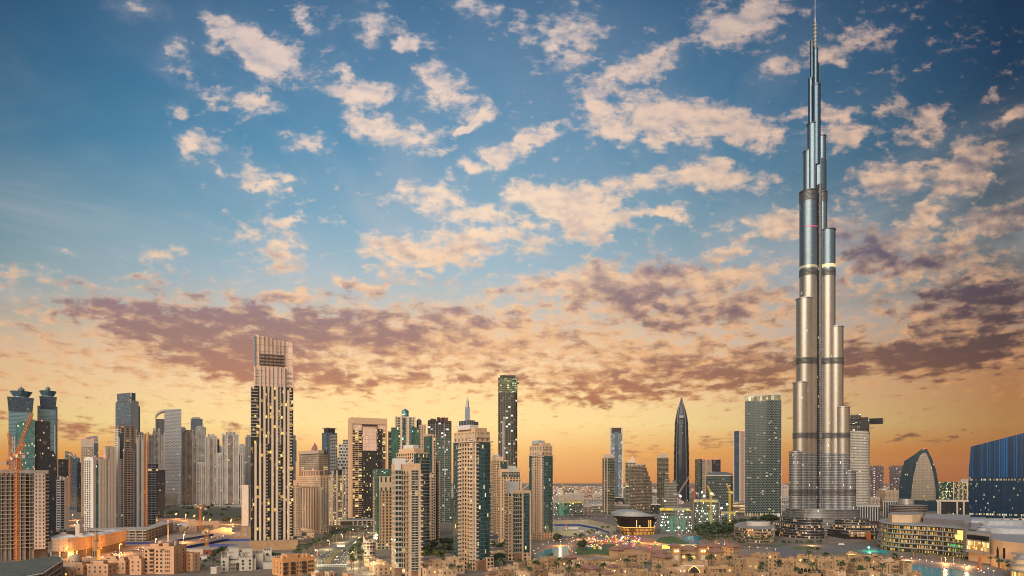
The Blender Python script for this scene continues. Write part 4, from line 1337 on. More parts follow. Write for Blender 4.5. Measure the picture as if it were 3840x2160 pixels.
b.fins('pier', 'F', [.03, .4, .97], 2.0, .8, 0, z(1790), PEACH)
b = Bld('residential_tower', 'front peach tower with gridded white bay and dark glass strip beside the lake', 'tower', 1893, 1905, 1991, 636, 1836, th=14)
z = b.z
q = lambda p: (p - 1905) / 86.0
b.blk('body', 0, 1, 0, 1, 0, z(1852), f_punch2)
b.blk('white_bay', q(1926), q(1955), -.05, .2, 8, z(1850), f_bay)
b.blk('dark_strip', q(1962), q(1985), -.05, .2, 8, z(1850), f_curt)
b.blk('upper_tier', .26, .98, .05, .9, z(1852), z(1838), PEACH)
b.blk('lift_house', .05, .50, .25, .9, z(1852), z(1805), plain('lift_grey3', (.40, .40, .38), .5))
b.balc('F', q(1907), q(1922), 8, z(1856), 3.55, 1.5, CREAM)
b.fins('pier', 'F', [q(1959), q(1988)], 1.4, 1.4, 0, z(1840), PEACH)
b.blk('stone_base', q(1928), q(1962), -.10, .1, 0, 8, BROWN)
m = MB()
m.tube((b.X(.62), b.Yd(.2), z(1838)), (b.X(.95), b.Yd(.2), z(1815)), .45, 5)
m.build('cleaning_arm', WHITE, b.root)

# ---------------------------------------------------------------- right of the lake, middle distance
b = Bld('residential_tower', 'slim beige and green balconied tower with red beacon, left of the tall blue slab', 'tower', 2259, 2286, 2305, 1517, 1716, th=35)
b.blk('body', 0, 1, 0, 1, 0, b.top, f_greenband)
b.blk('crown', .1, .9, .1, .9, b.top, b.z(1702), CREAM)
b.fins('rib', 'L', [.3, .7], 2, 1.2, 0, b.z(1704), CREAM)
b.slabs('balcony_ring', 0, 1, 0, 1, 10, b.top, 3.7, 1.0, .5, plain('balcony_olive', (.27, .23, .17), .8))
b.beacon(.6, .5, b.z(1702))
b = Bld('residential_tower', 'tall beige slab with blue glass centre and open portal top beside the balconied tower', 'tower', 2286, None, 2337, 2284, 1602, dep=40)
z = b.z
b.blk('body', 0, 1, 0, 1, 0, z(1625), f_blueband)
b.blk('blue_centre', .38, .62, -.03, .2, 0, z(1620), f_navy)
b.blk('portal_leg', 0, .14, 0, 1, z(1625), z(1605), CREAM)
b.blk('portal_leg', .86, 1, 0, 1, z(1625), z(1605), CREAM)
b.blk('portal_beam', 0, 1, 0, 1, z(1605), b.top, CREAM)
b.blk('portal_shade', .14, .86, .3, .9, z(1625), z(1608), DARK)
b.fins('edge_pier', 'F', [.04, .96], 4, 1.2, 0, z(1605), CREAM)
b = Bld('hotel_tower', 'stepped brown hotel tower with gridded windows, behind the dark opera house', 'tower', 2358, 2412, 2445, 1663, 1742, th=40)
z = b.z
b.blk('main_wing', 0, .25, 0, 1, 0, b.top, f_hotel)
for k, rw in enumerate((1754, 1768, 1785, 1805)):
    b.blk('stepped_wing', .25 + k * .19, .25 + (k + 1) * .19, .02, .9, 0, z(rw), f_hotel)
b.fins('cornice_fin', 'L', [k / 11 for k in range(12)], 1.2, 1.0, z(1748), z(1738), CREAM)
b = Bld('residential_tower', 'brown balconied tower with needle and red beacon behind the stepped hotel', 'tower', 2345, None, 2388, 1900, 1735, dep=40)
b.blk('body', .0, .9, 0, 1, 0, b.top, f_greenband)
b.blk('crown', .25, .85, .2, .8, b.top, b.z(1722), CREAM)
b.blk('crown_tip', .52, .75, .3, .7, b.z(1722), b.z(1712), CREAM)
b.beacon(.62, .5, b.z(1711))
b = Bld('residential_tower', 'slim green and beige tower with red beacon, just left of the dark bullet tower', 'tower', 2464, 2484, 2507, 1955, 1716, th=35)
b.blk('body', 0, 1, 0, 1, 0, b.top, f_greenband)
b.slabs('balcony_ring', 0, 1, 0, 1, 10, b.top, 3.8, 1.0, .5, plain('balcony_olive', (.27, .23, .17), .8))
b.blk('crown', .1, .6, .1, .9, b.top, b.z(1706), CREAM)
b.blk('crown_tip', .55, .9, .2, .8, b.top, b.z(1698), CREAM)
b.beacon(.7, .5, b.z(1698))
b = Bld('hotel', 'cream stepped hotel block between the slim green tower and the bullet tower', 'building', 2491, None, 2541, 1700, 1812, dep=40)
b.blk('main_block', 0, .95, 0, 1, 0, b.top, f_bay)
b.blk('left_tier', .02, .40, .1, .9, b.top, b.z(1794), f_bay)
b.blk('right_tier', .62, .86, .1, .9, b.top, b.z(1800), f_bay)

# bullet tower
b = Bld('hotel_tower', 'dark bullet shaped tower tapering to a pointed glass tip', 'tower', 2527, None, 2584, 2500, 1488, dep=58)
z = b.z
s_ = 2500 / F
prof = [(1885, 57), (1760, 57), (1700, 55), (1640, 52), (1590, 49), (1566, 44), (1545, 36), (1530, 28), (1515, 19), (1502, 10), (1486, 1.2)]
m = MB()
for (r0, w0), (r1, w1) in zip(prof[:6], prof[1:6]):
    m.prism(ring(0, 0, w0 * s_ / 2, w0 * s_ / 2, 24, 2.6), z(r0), z(r1), 0, 1, ring(0, 0, w1 * s_ / 2, w1 * s_ / 2, 24, 2.6))
m.build('shaft', [facade('bullet_glass', (.025, .03, .038), (.02, .03, .045), 3.7, 1.7, (.07, .93), (.14, .97), .004, blind=.0, metal=.2), ROOF], b.root, smooth=True)
m = MB()
for (r0, w0), (r1, w1) in zip(prof[5:], prof[6:]):
    m.prism(ring(0, 0, w0 * s_ / 2, w0 * s_ / 2, 24, 2.2), z(r0), z(r1), 0, 1, ring(0, 0, w1 * s_ / 2, w1 * s_ / 2, 24, 2.2))
m.build('glass_tip', [facade('tip_glass', (.12, .125, .13), (.035, .045, .055), 9, 3.2, (.2, .9), (.12, 1.0), 0, blind=0), ROOF], b.root, smooth=True)
RB = plain('bullet_rib', (.10, .10, .11), .4, .5)
for sx in (-1, 1):
    m = MB()
    pts = [Vector((sx * w * s_ / 2 * .62, -w * s_ / 2 * .98, z(r))) for r, w in prof[:-1]] + [Vector((0, 0, z(1488)))]
    for a, c in zip(pts, pts[1:]):
        m.tube(a, c, 2.6, 6)
    m.build('edge_rib', RB, b.root)
    m = MB()
    for k in range(16):
        rw = 1800 - k * 14
        w = 57 if rw > 1700 else 57 - (1700 - rw) * .075
        x = sx * w * s_ / 2 * (.90 + .05 * (k % 2))
        m.tube((x, -w * s_ / 2 * .55, z(rw)), (sx * w * s_ / 2 * (.72 + .1 * (k % 2)), -w * s_ / 2 * .86, z(rw - 14)), 2.2, 5)
    m.build('woven_rib', RB, b.root)
m = MB()
for k in range(7):
    f = -.42 + k * .14
    m.tube((f * 40 * s_, -46 * s_ / 2, z(1566)), (0, -1, z(1495)), .8, 5)
m.build('tip_rib', RB, b.root)
b.blk('sky_lobby', .36, .64, -.02, .3, z(1568), z(1558), GREY)
b.beacon(.5, .5, z(1486))

b = Bld('office_tower', 'brown panelled slab with black glass corner, right of the bullet tower', 'tower', 2609, 2628, 2702, 2500, 1723, th=18)
z = b.z
b.blk('body', 0, .55, 0, 1, 0, b.top, facade('brown_panels', (.34, .25, .19), (.09, .07, .06), 7.0, 20, (.25, .75), (.2, .6), 0, metal=.2))
b.blk('glass_wing', .55, 1, -.02, 1, 0, b.top, f_dark)
b.blk('glass_side', -.04, .06, .0, 1.02, 0, b.top + 2, f_dteal)
b.slabs('sky_deck', .55, 1, -.02, 1, z(1772), z(1735), 50, .8, 3, CREAM)
for k in range(5):
    b.beacon(.1 + .18 * k, .05, b.top)
b = Bld('hotel', 'green glass block with arched white roof edge and checker windows behind the building site', 'building', 2648, 2740, 2748, 1500, 1785, th=60)
b.blk('body', 0, 1, 0, 1, 0, b.top, f_checker)
b.blk('roof_edge', -.01, 1.01, -.01, 1.01, b.top, b.top + 2.5, CREAM)
m = MB()
n = 10
for k in range(n):
    a0, a1 = math.pi * k / n, math.pi * (k + 1) / n
    y0, y1 = b.D / 2 * math.cos(a0), b.D / 2 * math.cos(a1)
    z0, z1 = b.top + 2.5 + 8 * math.sin(a0), b.top + 2.5 + 8 * math.sin(a1)
    m.face([(-b.W / 2, y0, z0), (b.W / 2, y0, z0), (b.W / 2, y1, z1), (-b.W / 2, y1, z1)])
    m.face([(-b.W / 2, y0, b.top + 2.4), (-b.W / 2, y0, z0), (-b.W / 2, y1, z1), (-b.W / 2, y1, b.top + 2.4)])
    m.face([(b.W / 2, y0, b.top + 2.4), (b.W / 2, y1, b.top + 2.4), (b.W / 2, y1, z1), (b.W / 2, y0, z0)])
m.build('arched_roof', plain('roof_slate', (.10, .12, .15), .5), b.root)
b = Bld('office_tower', 'narrow tower of blue glass and pink stone dots, left of the checkered slab', 'tower', 2753, 2776, 2799, 2400, 1616, th=40)
b.blk('stone_body', .02, 1, 0, 1, 0, b.top, facade('pink_dots', (.44, .31, .24), (.09, .065, .055), 5.2, 5.0, (.3, .7), (.3, .7), 0, metal=.1, rough=.5))
b.blk('blue_side', -.05, .02, .05, .95, 0, b.top + 1, f_navy)
b.fins('white_edge', 'L', [.02, .98], 2.5, 2.6, 0, b.top + 4, WHITE)
for k in range(6):
    b.beacon(.05 + .15 * k, .05, b.top)

# checkered hotel slab
b = Bld('hotel_tower', 'broad slab tower with checkered white frames over green glass, left of the great skyscraper', 'tower', 2794, None, 2930, 1436, 1490, dep=34)
z = b.z
n = 14
front = [(-b.W / 2 + b.W * k / n, -b.D / 2 - 2.5 * math.sin(math.pi * k / n)) for k in range(n + 1)]
back = [(b.W / 2, b.D / 2), (-b.W / 2, b.D / 2)]
MB().prism(front + back, 8, z(1502), 0, 1).build('body', [f_checker, ROOF], b.root)
m = MB()
outer = [(x * 1.01, y - .9) for x, y in front] + [(b.W / 2 * 1.01, b.D / 2), (-b.W / 2 * 1.01, b.D / 2)]
m.prism(outer, z(1484), z(1478))
m.build('roof_slab', CREAM, b.root)
f_sky = facade('sky_lobby_glass', (.10, .10, .09), (.16, .16, .09), 9, 6, (.04, .96), (.0, 1.0), .55, (1.0, .85, .45), .5)
MB().prism([(x * .98, y + .6) for x, y in front] + [(b.W * .49, b.D / 2), (-b.W * .49, b.D / 2)], z(1502), z(1484), 0, 1).build('sky_lobby', [f_sky, ROOF], b.root)
b.fins('edge_frame', 'L', [.06], 3.5, .8, 0, z(1480), CREAM)
b.fins('edge_frame', 'R', [.06], 3.5, .8, 0, z(1480), CREAM)
m = MB()
for k in range(n + 1):
    x, y = front[k]
    m.box(x - .6, x + .6, y + .3, y + 1.4, 0, 9)
m.build('base_columns', CREAM, b.root)
MB().prism([(x * .96, y + 3) for x, y in front] + [(b.W * .47, b.D * .4), (-b.W * .47, b.D * .4)], 0, 8).build('base_hall', f_sky, b.root)
b = Bld('podium_block', 'low building with warm lit bands between the site and the checkered slab', 'building', 2742, None, 2797, 1600, 1882, dep=50)
b.blk('body', 0, 1, 0, 1, 0, b.top - 3, facade('warm_band', (.45, .34, .24), (.2, .12, .06), 7, 14, (.03, .97), (.3, .75), .7, (1, .6, .2), .9))
b.blk('roof', .02, .98, .02, .98, b.top - 3, b.top, WHITE)

# ---------------------------------------------------------------- right of the great skyscraper
b = Bld('building_site_tower', 'silver balconied tower with dark overhanging deck behind the great skyscraper', 'tower', 3174, None, 3262, 1500, 1615, dep=36)
z = b.z
MB().prism(ring(0, 0, b.W / 2, b.D / 2, 28, 3.0), 0, z(1616), 0, 1).build('shaft', [f_silver, ROOF], b.root)
m = MB()
zz = 10
while zz < z(1618):
    e = 1.0 if random.random() < .8 else .3
    m.prism(ring(0, 0, b.W / 2 + e, b.D / 2 + e, 28, 3.0), zz, zz + .7)
    zz += 3.7
m.build('balcony_ring', plain('silver_edge', (.50, .46, .40), .4, .3), b.root)
q = lambda p: (p - 3174) / 88.0
DK = plain('site_dark', (.035, .032, .036), .8, amp=.5)
b.blk('dark_floors', .06, .98, .05, .95, z(1616), z(1575), f_darkcarc)
b.blk('core_wall', q(3226), q(3255), -.06, .6, z(1612), z(1566), DK)
b.blk('cantilever_deck', q(3255), q(3310), .15, .75, z(1590), z(1572), DK)
m = MB()
for zz in (1572, 1581, 1590):
    m.tube((b.X(q(3180)), -b.D / 2, z(zz)), (b.X(q(3310)), -b.D / 2 + 4, z(zz)), .8, 5)
for p in range(3256, 3312, 6):
    m.tube((b.X(q(p)), -b.D / 2 + 4, z(1590)), (b.X(q(p + 6)), -b.D / 2 + 4, z(1572)), .5, 4)
m.build('deck_truss', DK, b.root)
b.blk('top_floors', q(3180), q(3230), .1, .8, z(1575), z(1554), f_darkcarc)
b.blk('loading_deck', q(3255), q(3276), .1, .5, z(1606), z(1603), GREY)
b.mast(.2, .3, z(1554), z(1540), .5, DK)
for (x0, x1, lb, l2) in ((3262, 3314, 'dark purple unfinished tower with a line of lights, nearer the great skyscraper', 1), (3333, 3390, 'dark purple unfinished tower beside the arched tower', 0)):
    b = Bld('building_site_tower', lb, 'tower', x0, None, x1, 2500, 1746, dep=40)
    b.blk('body', .04, .96, 0, 1, 0, b.top, facade('purple_carcass_%d' % l2, (.16, .12, .13), (.045, .04, .05), 3.8, 5, (.12, .9), (.2, .9), .05, (1, .8, .6), .8, metal=.3))
    b.blk('upper_flare', 0, 1, -.02, 1, b.z(1790), b.top - 3, facade('purple_carcass_u%d' % l2, (.15, .11, .12), (.04, .035, .045), 3.8, 4, (.12, .9), (.2, .9), .04, (1, .8, .6), .8, metal=.3))
    b.slabs('floor_edge', .04, .96, 0, 1, 8, b.top, 3.8, .6, .6, plain('purple_edge_%d' % l2, (.20, .15, .15), .85))
    if l2:
        m = MB()
        zz = 10
        while zz < b.top - 12:
            m.box(b.X(.28), b.X(.34), -b.D / 2 - 1.4, -b.D / 2 - .7, zz, zz + 1.2)
            zz += 9
        m.build('hoist_lights', LAMPP, b.root)
b = Bld('apartment_block', 'squat peach apartment block in front of the purple unfinished towers', 'building', 3287, 3318, 3373, 1900, 1840, th=30)
b.blk('body', 0, 1, 0, 1, 0, b.top, f_peach)
b.blk('roof_house', .0, .3, .3, .7, b.top, b.top + 6, WHITE)
b.rim('parapet', 0, 1, 0, 1, b.top, 1.4, PEACH)

# pointed arch tower
b = Bld('office_tower', 'pointed arch tower with bronze glass face and dark green curved shell', 'tower', 3380, None, 3511, 1700, 1683, dep=30)
z = b.z
s_ = 1700 / F
X = lambda p: (p - 3445.5) * s_
shell = [(3380, 1918), (3382, 1850), (3387, 1790), (3400, 1728), (3430, 1706), (3456, 1684), (3460, 1690), (3466, 1682), (3472, 1684), (3486, 1716), (3500, 1762), (3508, 1816), (3510, 1870), (3509, 1918)]
MB().xz([(X(p), z(r)) for p, r in reversed(shell)][::-1][::-1], -b.D / 2, b.D / 2, 0, 1).build('shell', [facade('shell_glass', (.02, .035, .05), (.014, .04, .06), 3.8, 2.0, (.06, .94), (.12, .97), .008, blind=0, metal=.25), plain('shell_edge', (.025, .06, .055), .3, .4)], b.root)
face = [(3421, 1876), (3424, 1830), (3430, 1780), (3440, 1735), (3450, 1708), (3460, 1698), (3470, 1700), (3482, 1735), (3492, 1780), (3498, 1830), (3499, 1876)]
MB().xz([(X(p), z(r)) for p, r in reversed(face)][::-1][::-1], -b.D / 2 - 1.5, -b.D / 2 + .5, 0, 1).build('bronze_face', [facade('bronze_face', (.34, .29, .23), (.20, .175, .15), 4.2, 3.0, (.04, .97), (.07, .97), .006, metal=.6, rough=.25, var=.12, blind=.0), CREAM], b.root)
b.beacon((3470 - 3380) / 131.0, .5, z(1683))

b = Bld('office_block', 'office block with rows of yellow lit floors between the arch tower and blue glass tower', 'building', 3522, None, 3658, 1650, 1806, dep=40)
b.blk('body', .40, 1, 0, 1, 0, b.top - 2, f_office)
b.blk('dark_wing', 0, .40, .05, 1, 0, b.top, facade('dark_office', (.03, .045, .05), (.02, .06, .065), 3.9, 2.4, (.06, .95), (.2, .92), .30, (1.0, .8, .25), .9))
b.fins('white_frame', 'F', [.40, .55, .66, .78, .89, .99], 1.6, .8, 0, b.top, CREAM)
b.blk('roof_house', .60, .80, .3, .7, b.top - 2, b.top + 7, GREY)
b = Bld('office_block', 'low grey columned block below the yellow lit offices', 'building', 3512, None, 3655, 1450, 1875, dep=30)
b.blk('body', 0, 1, .05, 1, 0, b.top - 4, f_dark)
b.blk('roof_slab', -.01, 1.01, 0, 1, b.top - 4, b.top, CREAM)
b.fins('column', 'F', [.04, .10, .55, .72, .98], 3.0, .2, 0, b.top - 4, CREAM)
b = Bld('office_block', 'white columned low block at the right foot of the great skyscraper', 'building', 3206, None, 3300, 1250, 1893, dep=30)
b.blk('body', 0, 1, 0, 1, 0, b.top - 4, f_columns)
b.blk('roof_slab', -.01, 1.01, -.02, 1, b.top - 4, b.top, plain('slab_grey', (.36, .34, .32), .7))
b = Bld('office_block', 'grey columned low block behind the round terraced building', 'building', 3312, None, 3382, 1400, 1878, dep=30)
b.blk('body', 0, 1, 0, 1, 0, b.top - 3, f_columns)
b.blk('roof_slab', -.01, 1.01, -.02, 1, b.top - 3, b.top, plain('slab_grey_b', (.34, .33, .32), .7))

# blue glass tower
b = Bld('office_tower', 'big blue striped glass building with a slanting roofline at the right edge', 'tower', 3657, None, 3850, 1170, 1622, dep=50)
z = b.z
s_ = 1170 / F
X = lambda p: (p - 3753.5) * s_
out = [(3658, 1970), (3656, 1850), (3657, 1760), (3663, 1672), (3838, 1622), (3834, 1700), (3828, 1800), (3826, 1970)]
up = [(3656.6, 1790), (3657, 1760), (3663, 1672), (3838, 1622), (3834, 1700), (3828.6, 1790)]
lo = [(3658, 1970), (3656, 1850), (3656.6, 1790), (3828.6, 1790), (3826, 1970)]
MB().xz([(X(p), z(r)) for p, r in reversed(up)][::-1][::-1], -b.D / 2, b.D / 2, 0, 1).build('upper_glass', [f_bluestripe, plain('blue_side', (.015, .04, .07), .2, .5)], b.root)
MB().xz([(X(p), z(r)) for p, r in reversed(lo)][::-1][::-1], -b.D / 2, b.D / 2, 0, 1).build('lower_glass', [f_bluedot, plain('blue_side_b', (.015, .03, .05), .2, .5)], b.root)
MB().xz([(X(p), z(r)) for p, r in [(3826, 1970), (3870, 1970), (3870, 1655), (3839, 1630)]], -b.D / 2 + 8, b.D / 2, 0, 1).build('dark_flank', [f_dark, DARK], b.root)
m = MB()
for k in range(24):
    p = 3664 + k * 7.0
    m.box(X(p) - .35, X(p) + .35, -b.D / 2 - 1.0, -b.D / 2 - .1, z(1968), z(1675 - k * 2.0))
m.build('glass_fin', plain('blue_fin', (.006, .03, .07), .25, .5), b.root)

# round terraced building
b = Bld('office_building', 'round brown banded low building with a silver drum on top', 'building', 3336, None, 3478, 1335, 1895, dep=60)
z = b.z
m = MB()
f_bband = facade('brown_bands', (.30, .25, .22), (.09, .06, .05), 3.4, 30, (.0, 1.0), (.28, 1.0), .0, blind=0)
MB().prism(ring(0, 0, b.W / 2, 34, 32, 2.2), 0, b.top, 0, 1).build('body', [f_bband, ROOF], b.root, smooth=True)
for rw in (1897, 1910, 1924, 1940):
    MB().prism(ring(0, 0, b.W / 2 + 1.6, 35.6, 32, 2.2), z(rw), z(rw) + .8).build('terrace_rim', plain('rim_%d' % rw, (.33, .31, .30), .6), b.root)
MB().prism(ring(-4, 4, b.W * .22, 18, 28), b.top + .8, z(1872), 0, 1).build('roof_drum', [plain('drum_metal', (.45, .43, .42), .35, .6), ROOF], b.root, smooth=True)

# ---------------------------------------------------------------- low blocks beyond the lake
for (x0, x1, Y, yt, mt, lb) in (
        (2188, 2262, 2000, 1872, f_whiteband, 'long white low block with dark window bands left of the slim balconied tower'),
        (2218, 2262, 1560, 1896, f_bay, 'cream low block with big windows at the foot of the slim balconied tower'),
        (2302, 2362, 1600, 1896, f_bay, 'cream low block between the slim balconied tower and the stepped hotel'),
        (2440, 2476, 1560, 1893, f_dark, 'dark low block right of the stepped hotel foot'),
        (2438, 2468, 2200, 1862, f_whiteband, 'grey low block behind the stepped hotel on its right'),
        (2286, 2338, 2180, 1866, f_dark, 'dark podium below the tall beige portal slab'),
        (2120, 2190, 2300, 1852, f_city, 'sandy low block behind the green lit building site'),
        (2076, 2120, 2200, 1858, f_city, 'sandy block at the left end behind the green lit building site'),
        (2702, 2752, 2100, 1872, f_white, 'white low block behind the small floodlit site'),
        (2930, 2962, 1700, 1868, f_whiteband, 'grey low block in the gap left of the great skyscraper'),
        (2932, 2960, 2300, 1836, f_city, 'sandy low block far back in the gap left of the great skyscraper'),
        (3262, 3300, 1900, 1866, f_city, 'brown low block below the purple unfinished tower'),
        (3500, 3530, 1750, 1858, f_dark, 'dark low block between the arch tower and the lit offices'),
        (1690, 1708, 1250, 1872, f_peach, 'orange lit low block in the gap left of the big curved tower')):
    b = Bld('low_block', lb, 'building', x0, None, x1, Y, yt, dep=34)
    b.blk('body', 0, 1, 0, 1, 0, b.top, mt)
    b.rim('parapet', 0, 1, 0, 1, b.top, 1.2, CREAM)
    b.plant(2, b.top)

# ---------------------------------------------------------------- the great skyscraper
BY = 985.0
f_burj = facade('burj_glass', (.40, .38, .35), (.33, .305, .27), 3.75, 1.35, (.24, 1.0), (.14, 1.0), .004, (1, .85, .6), .8, metal=.93, rough=.34, var=.10, blind=0, wrough=.45, wmetal=.8)  # warm tint put into the glass to keep the low reflections gold
f_burjup = facade('burj_glass_sky_tint', (.27, .29, .31), (.12, .19, .235), 3.75, 1.35, (.24, 1.0), (.14, 1.0), .004, (1, .85, .6), .8, metal=.93, rough=.34, var=.10, blind=0, wrough=.45, wmetal=.8)  # darker, bluer copy: reflection of the high sky put into the tint
f_burjlow = facade('burj_glass_low', (.38, .38, .39), (.12, .14, .165), 3.75, 1.35, (.20, 1.0), (.20, 1.0), .015, (1, .66, .3), 1.1, metal=.8, rough=.25, var=.25, blind=0, wrough=.4, wmetal=.4)
f_band = facade('burj_louvres', (.17, .165, .165), (.06, .06, .065), 1.9, 30, (0, 1), (.35, 1.0), 0, metal=.2, rough=.5, blind=0, wmetal=.6, wrough=.4)
f_core = facade('burj_core', (.17, .17, .18), (.05, .055, .065), 3.75, 2.2, (.2, .85), (.2, .9), .02, metal=.8)
f_pod = facade('burj_podium', (.20, .18, .175), (.04, .04, .045), 3.4, 2.0, (.06, 1.0), (.24, 1.0), .06, (1.0, .5, .16), .8, metal=.6, rough=.2, floorlit=.03)
BX = at(3071, BY)
burj = thing('skyscraper', 'the great silver stepped skyscraper with needle spire, tallest in the picture', 'skyscraper', (BX, BY, 0))
S_ = BY / F
bx = lambda p: (p - 3071) * S_
bz = lambda r: zr(r, BY)
SILV = plain('silver_rim', (.42, .42, .43), .35, .7)
GUN = plain('gunmetal', (.10, .105, .115), .4, .6)


def dx(p, dy):
    return at(p, BY + dy) - BX


def tier(p0, p1, row, dy, low=True, rim=True, mat=None, ry=1.0, zlow=1700, part='wing_tier'):
    """one rounded bay of a wing, from the ground to its own roof"""
    cx, r = (dx(p0, dy) + dx(p1, dy)) / 2, (dx(p1, dy) - dx(p0, dy)) / 2
    bz = lambda rr: zr(rr, BY + dy)
    top = bz(row)
    o = None
    zl = bz(zlow)
    if top > zl + 5 and low:
        zm = bz(1015)
        o = MB().prism(ring(cx, dy, r, r * ry, 28), zl, min(top, zm), 0, 1).build(part, [mat or f_burj, GUN], burj, smooth=True)
        if top > zm + 2:
            MB().prism(ring(cx, dy, r, r * ry, 28), zm, top, 0, 1).build('upper_' + part, [f_burjup, GUN], burj, smooth=True)
        MB().prism(ring(cx, dy, r, r * ry, 28), 0, zl, 0, 1).build('lower_' + part, [f_burjlow, GUN], burj, smooth=True)
    else:
        o = MB().prism(ring(cx, dy, r, r * ry, 28), 0, top, 0, 1).build(part, [f_burjlow if low else (mat or f_burj), GUN], burj, smooth=True)
    for (ra, rb) in ((1833, 1858), (1624, 1645), (1345, 1368), (1015, 1039), (724, 760)):
        if bz(ra) < top - 1 or abs(bz(ra) - top) < 4:
            MB().prism(ring(cx, dy, r + .35, r * ry + .35, 28), bz(rb), min(bz(ra), top + .5), 0, 1).build('mechanical_band', [f_band, GUN], burj, smooth=True)
    if rim:
        MB().prism(ring(cx, dy, r + .7, r * ry + .7, 28), top + .3, top + 1.4).build('roof_rim', SILV if row > 900 else GUN, burj)
        MB().prism(ring(cx, dy, r * .7, r * ry * .7, 16), top, top + 2.6).build('roof_plant', GUN, burj)
    return o


# left wing comes forward to the left, right wing forward to the right, third wing goes back
for (p0, p1, row, dy) in ((2960, 3006, 1697, -22), (2975, 3026, 1438, -17), (2987, 3044, 1124, -11), (3000, 3062, 724, -5), (3013, 3050, 572, 6), (3028, 3064, 470, 2)):
    tier(p0, p1, row, dy)
for (p0, p1, row, dy) in ((3162, 3207, 1768, -26), (3134, 3184, 1530, -19), (3107, 3160, 1230, -12), (3076, 3130, 868, -6), (3062, 3100, 726, -3), (3064, 3096, 516, 3)):
    tier(p0, p1, row, dy)
# filler bays between the noses
for (p0, p1, row, dy) in ((2985, 3022, 1445, -10), (3000, 3040, 1130, -5), (3018, 3062, 1100, 0), (3100, 3140, 1240, -4), (3120, 3166, 1535, -10), (3148, 3190, 1775, -16), (3085, 3120, 880, 2), (3034, 3096, 607, 8), (3030, 3076, 800, 12), (3080, 3125, 1000, 14), (3034, 3100, 1440, 24)):
    tier(p0, p1, row, dy, rim=False, part='inner_bay')
for (p0, p1, row, dy) in ((3062, 3084, 868, -7), (3058, 3072, 700, -8)):
    MB().prism(ring((bx(p0) + bx(p1)) / 2, dy + 5, (bx(p1) - bx(p0)) / 2, 8, 12, 4), 0, bz(row), 0, 1).build('core_shaft', [f_core, GUN], burj)
# upper shaft
f_up = facade('burj_upper', (.17, .20, .23), (.06, .11, .15), 3.75, 1.35, (.24, 1.0), (.16, 1.0), .003, metal=.9, rough=.30, var=.12, blind=0, wrough=.3, wmetal=.9)  # blue of the reflected sky put into the glass colour here too
for (p0, p1, row, dy) in ((3045, 3076, 318, 0), (3031, 3050, 285, 6), (3050, 3067, 180, 0), (3038, 3051, 143, 6), (3066, 3071, 233, 3)):
    cx, r = (dx(p0, dy) + dx(p1, dy)) / 2, (dx(p1, dy) - dx(p0, dy)) / 2
    MB().prism(ring(cx, dy, r, max(r, 3), 20), bz(620), bz(row), 0, 1).build('upper_tier', [f_up, GUN], burj, smooth=True)
    MB().prism(ring(cx, dy, r + .3, max(r, 3) + .3, 20), bz(row) - 3, bz(row) - 1).build('roof_rim', GUN, burj)
cx = bx(3056.5)
f_spire = facade('spire_lattice', (.36, .35, .35), (.06, .065, .075), 6, 2.0, (.2, .85), (.3, 1.0), 0, metal=.6, blind=0)
MB().lathe(cx, 0, [(2.4, bz(190)), (2.2, bz(88)), (1.5, bz(87)), (1.3, bz(66)), (.7, bz(64)), (.5, bz(0)), (.15, bz(-45))], 12).build('spire', STEEL, burj, smooth=True)
MB().prism(ring(cx, 0, 2.7, n=12), bz(180), bz(86), 0, 1).build('spire_base', [f_spire, GUN], burj)
# lit observation storeys and lamps
GLOW = plain('lit_storey', (.5, .42, .26), .3, .3, emit=(1, .80, .38), power=.55)
for (p0, p1, dy) in ((3076, 3130, -6),):
    cx2, r = (dx(p0, dy) + dx(p1, dy)) / 2, (dx(p1, dy) - dx(p0, dy)) / 2
    MB().prism(ring(cx2, dy, r + .12, n=28), bz(1013), bz(1000)).build('lit_storey', GLOW, burj)
MB().prism(ring(dx(3031, -5), -5, (dx(3062, -5) - dx(3000, -5)) / 2 + .12, n=28), bz(1014), bz(1005)).build('lit_storey', plain('lit_storey_dim', (.35, .33, .26), .3, .5, emit=(1, .80, .38), power=.22), burj)
PK = plain('pink_led', (.4, .05, .12), .4, emit=(1, .10, .25), power=.7)
MB().prism(ring(dx(3031, -5), -5, (dx(3062, -5) - dx(3000, -5)) / 2 + .14, n=20, a0=math.pi * 1.25, a1=math.pi * 1.8)[:] + [(bx(3035), -4), (bx(3025), -4)], bz(865), bz(862)).build('pink_light_strip', PK, burj)
# stepped podium with curved terraces, foreground side
def lobe(p0, p1, dep, r_top, yc, part='terrace', n=26, mat=None, z0=0.0):
    cx, r = (dx(p0, yc) + dx(p1, yc)) / 2, (dx(p1, yc) - dx(p0, yc)) / 2
    m = MB().prism(ring(cx, yc, r, dep, n, 2.4), z0, zr(r_top, BY), 0, 1)
    o = m.build(part, [mat or f_pod, GUN], burj, smooth=True)
    m = MB()
    zz = z0 + 4.0
    while zz < zr(r_top, BY) + .1:
        m.prism(ring(cx, yc, r + .8, dep + .8, n, 2.4), zz - .35, zz + .1)
        zz += 3.4
    m.build('canopy_rings', SILV, burj)


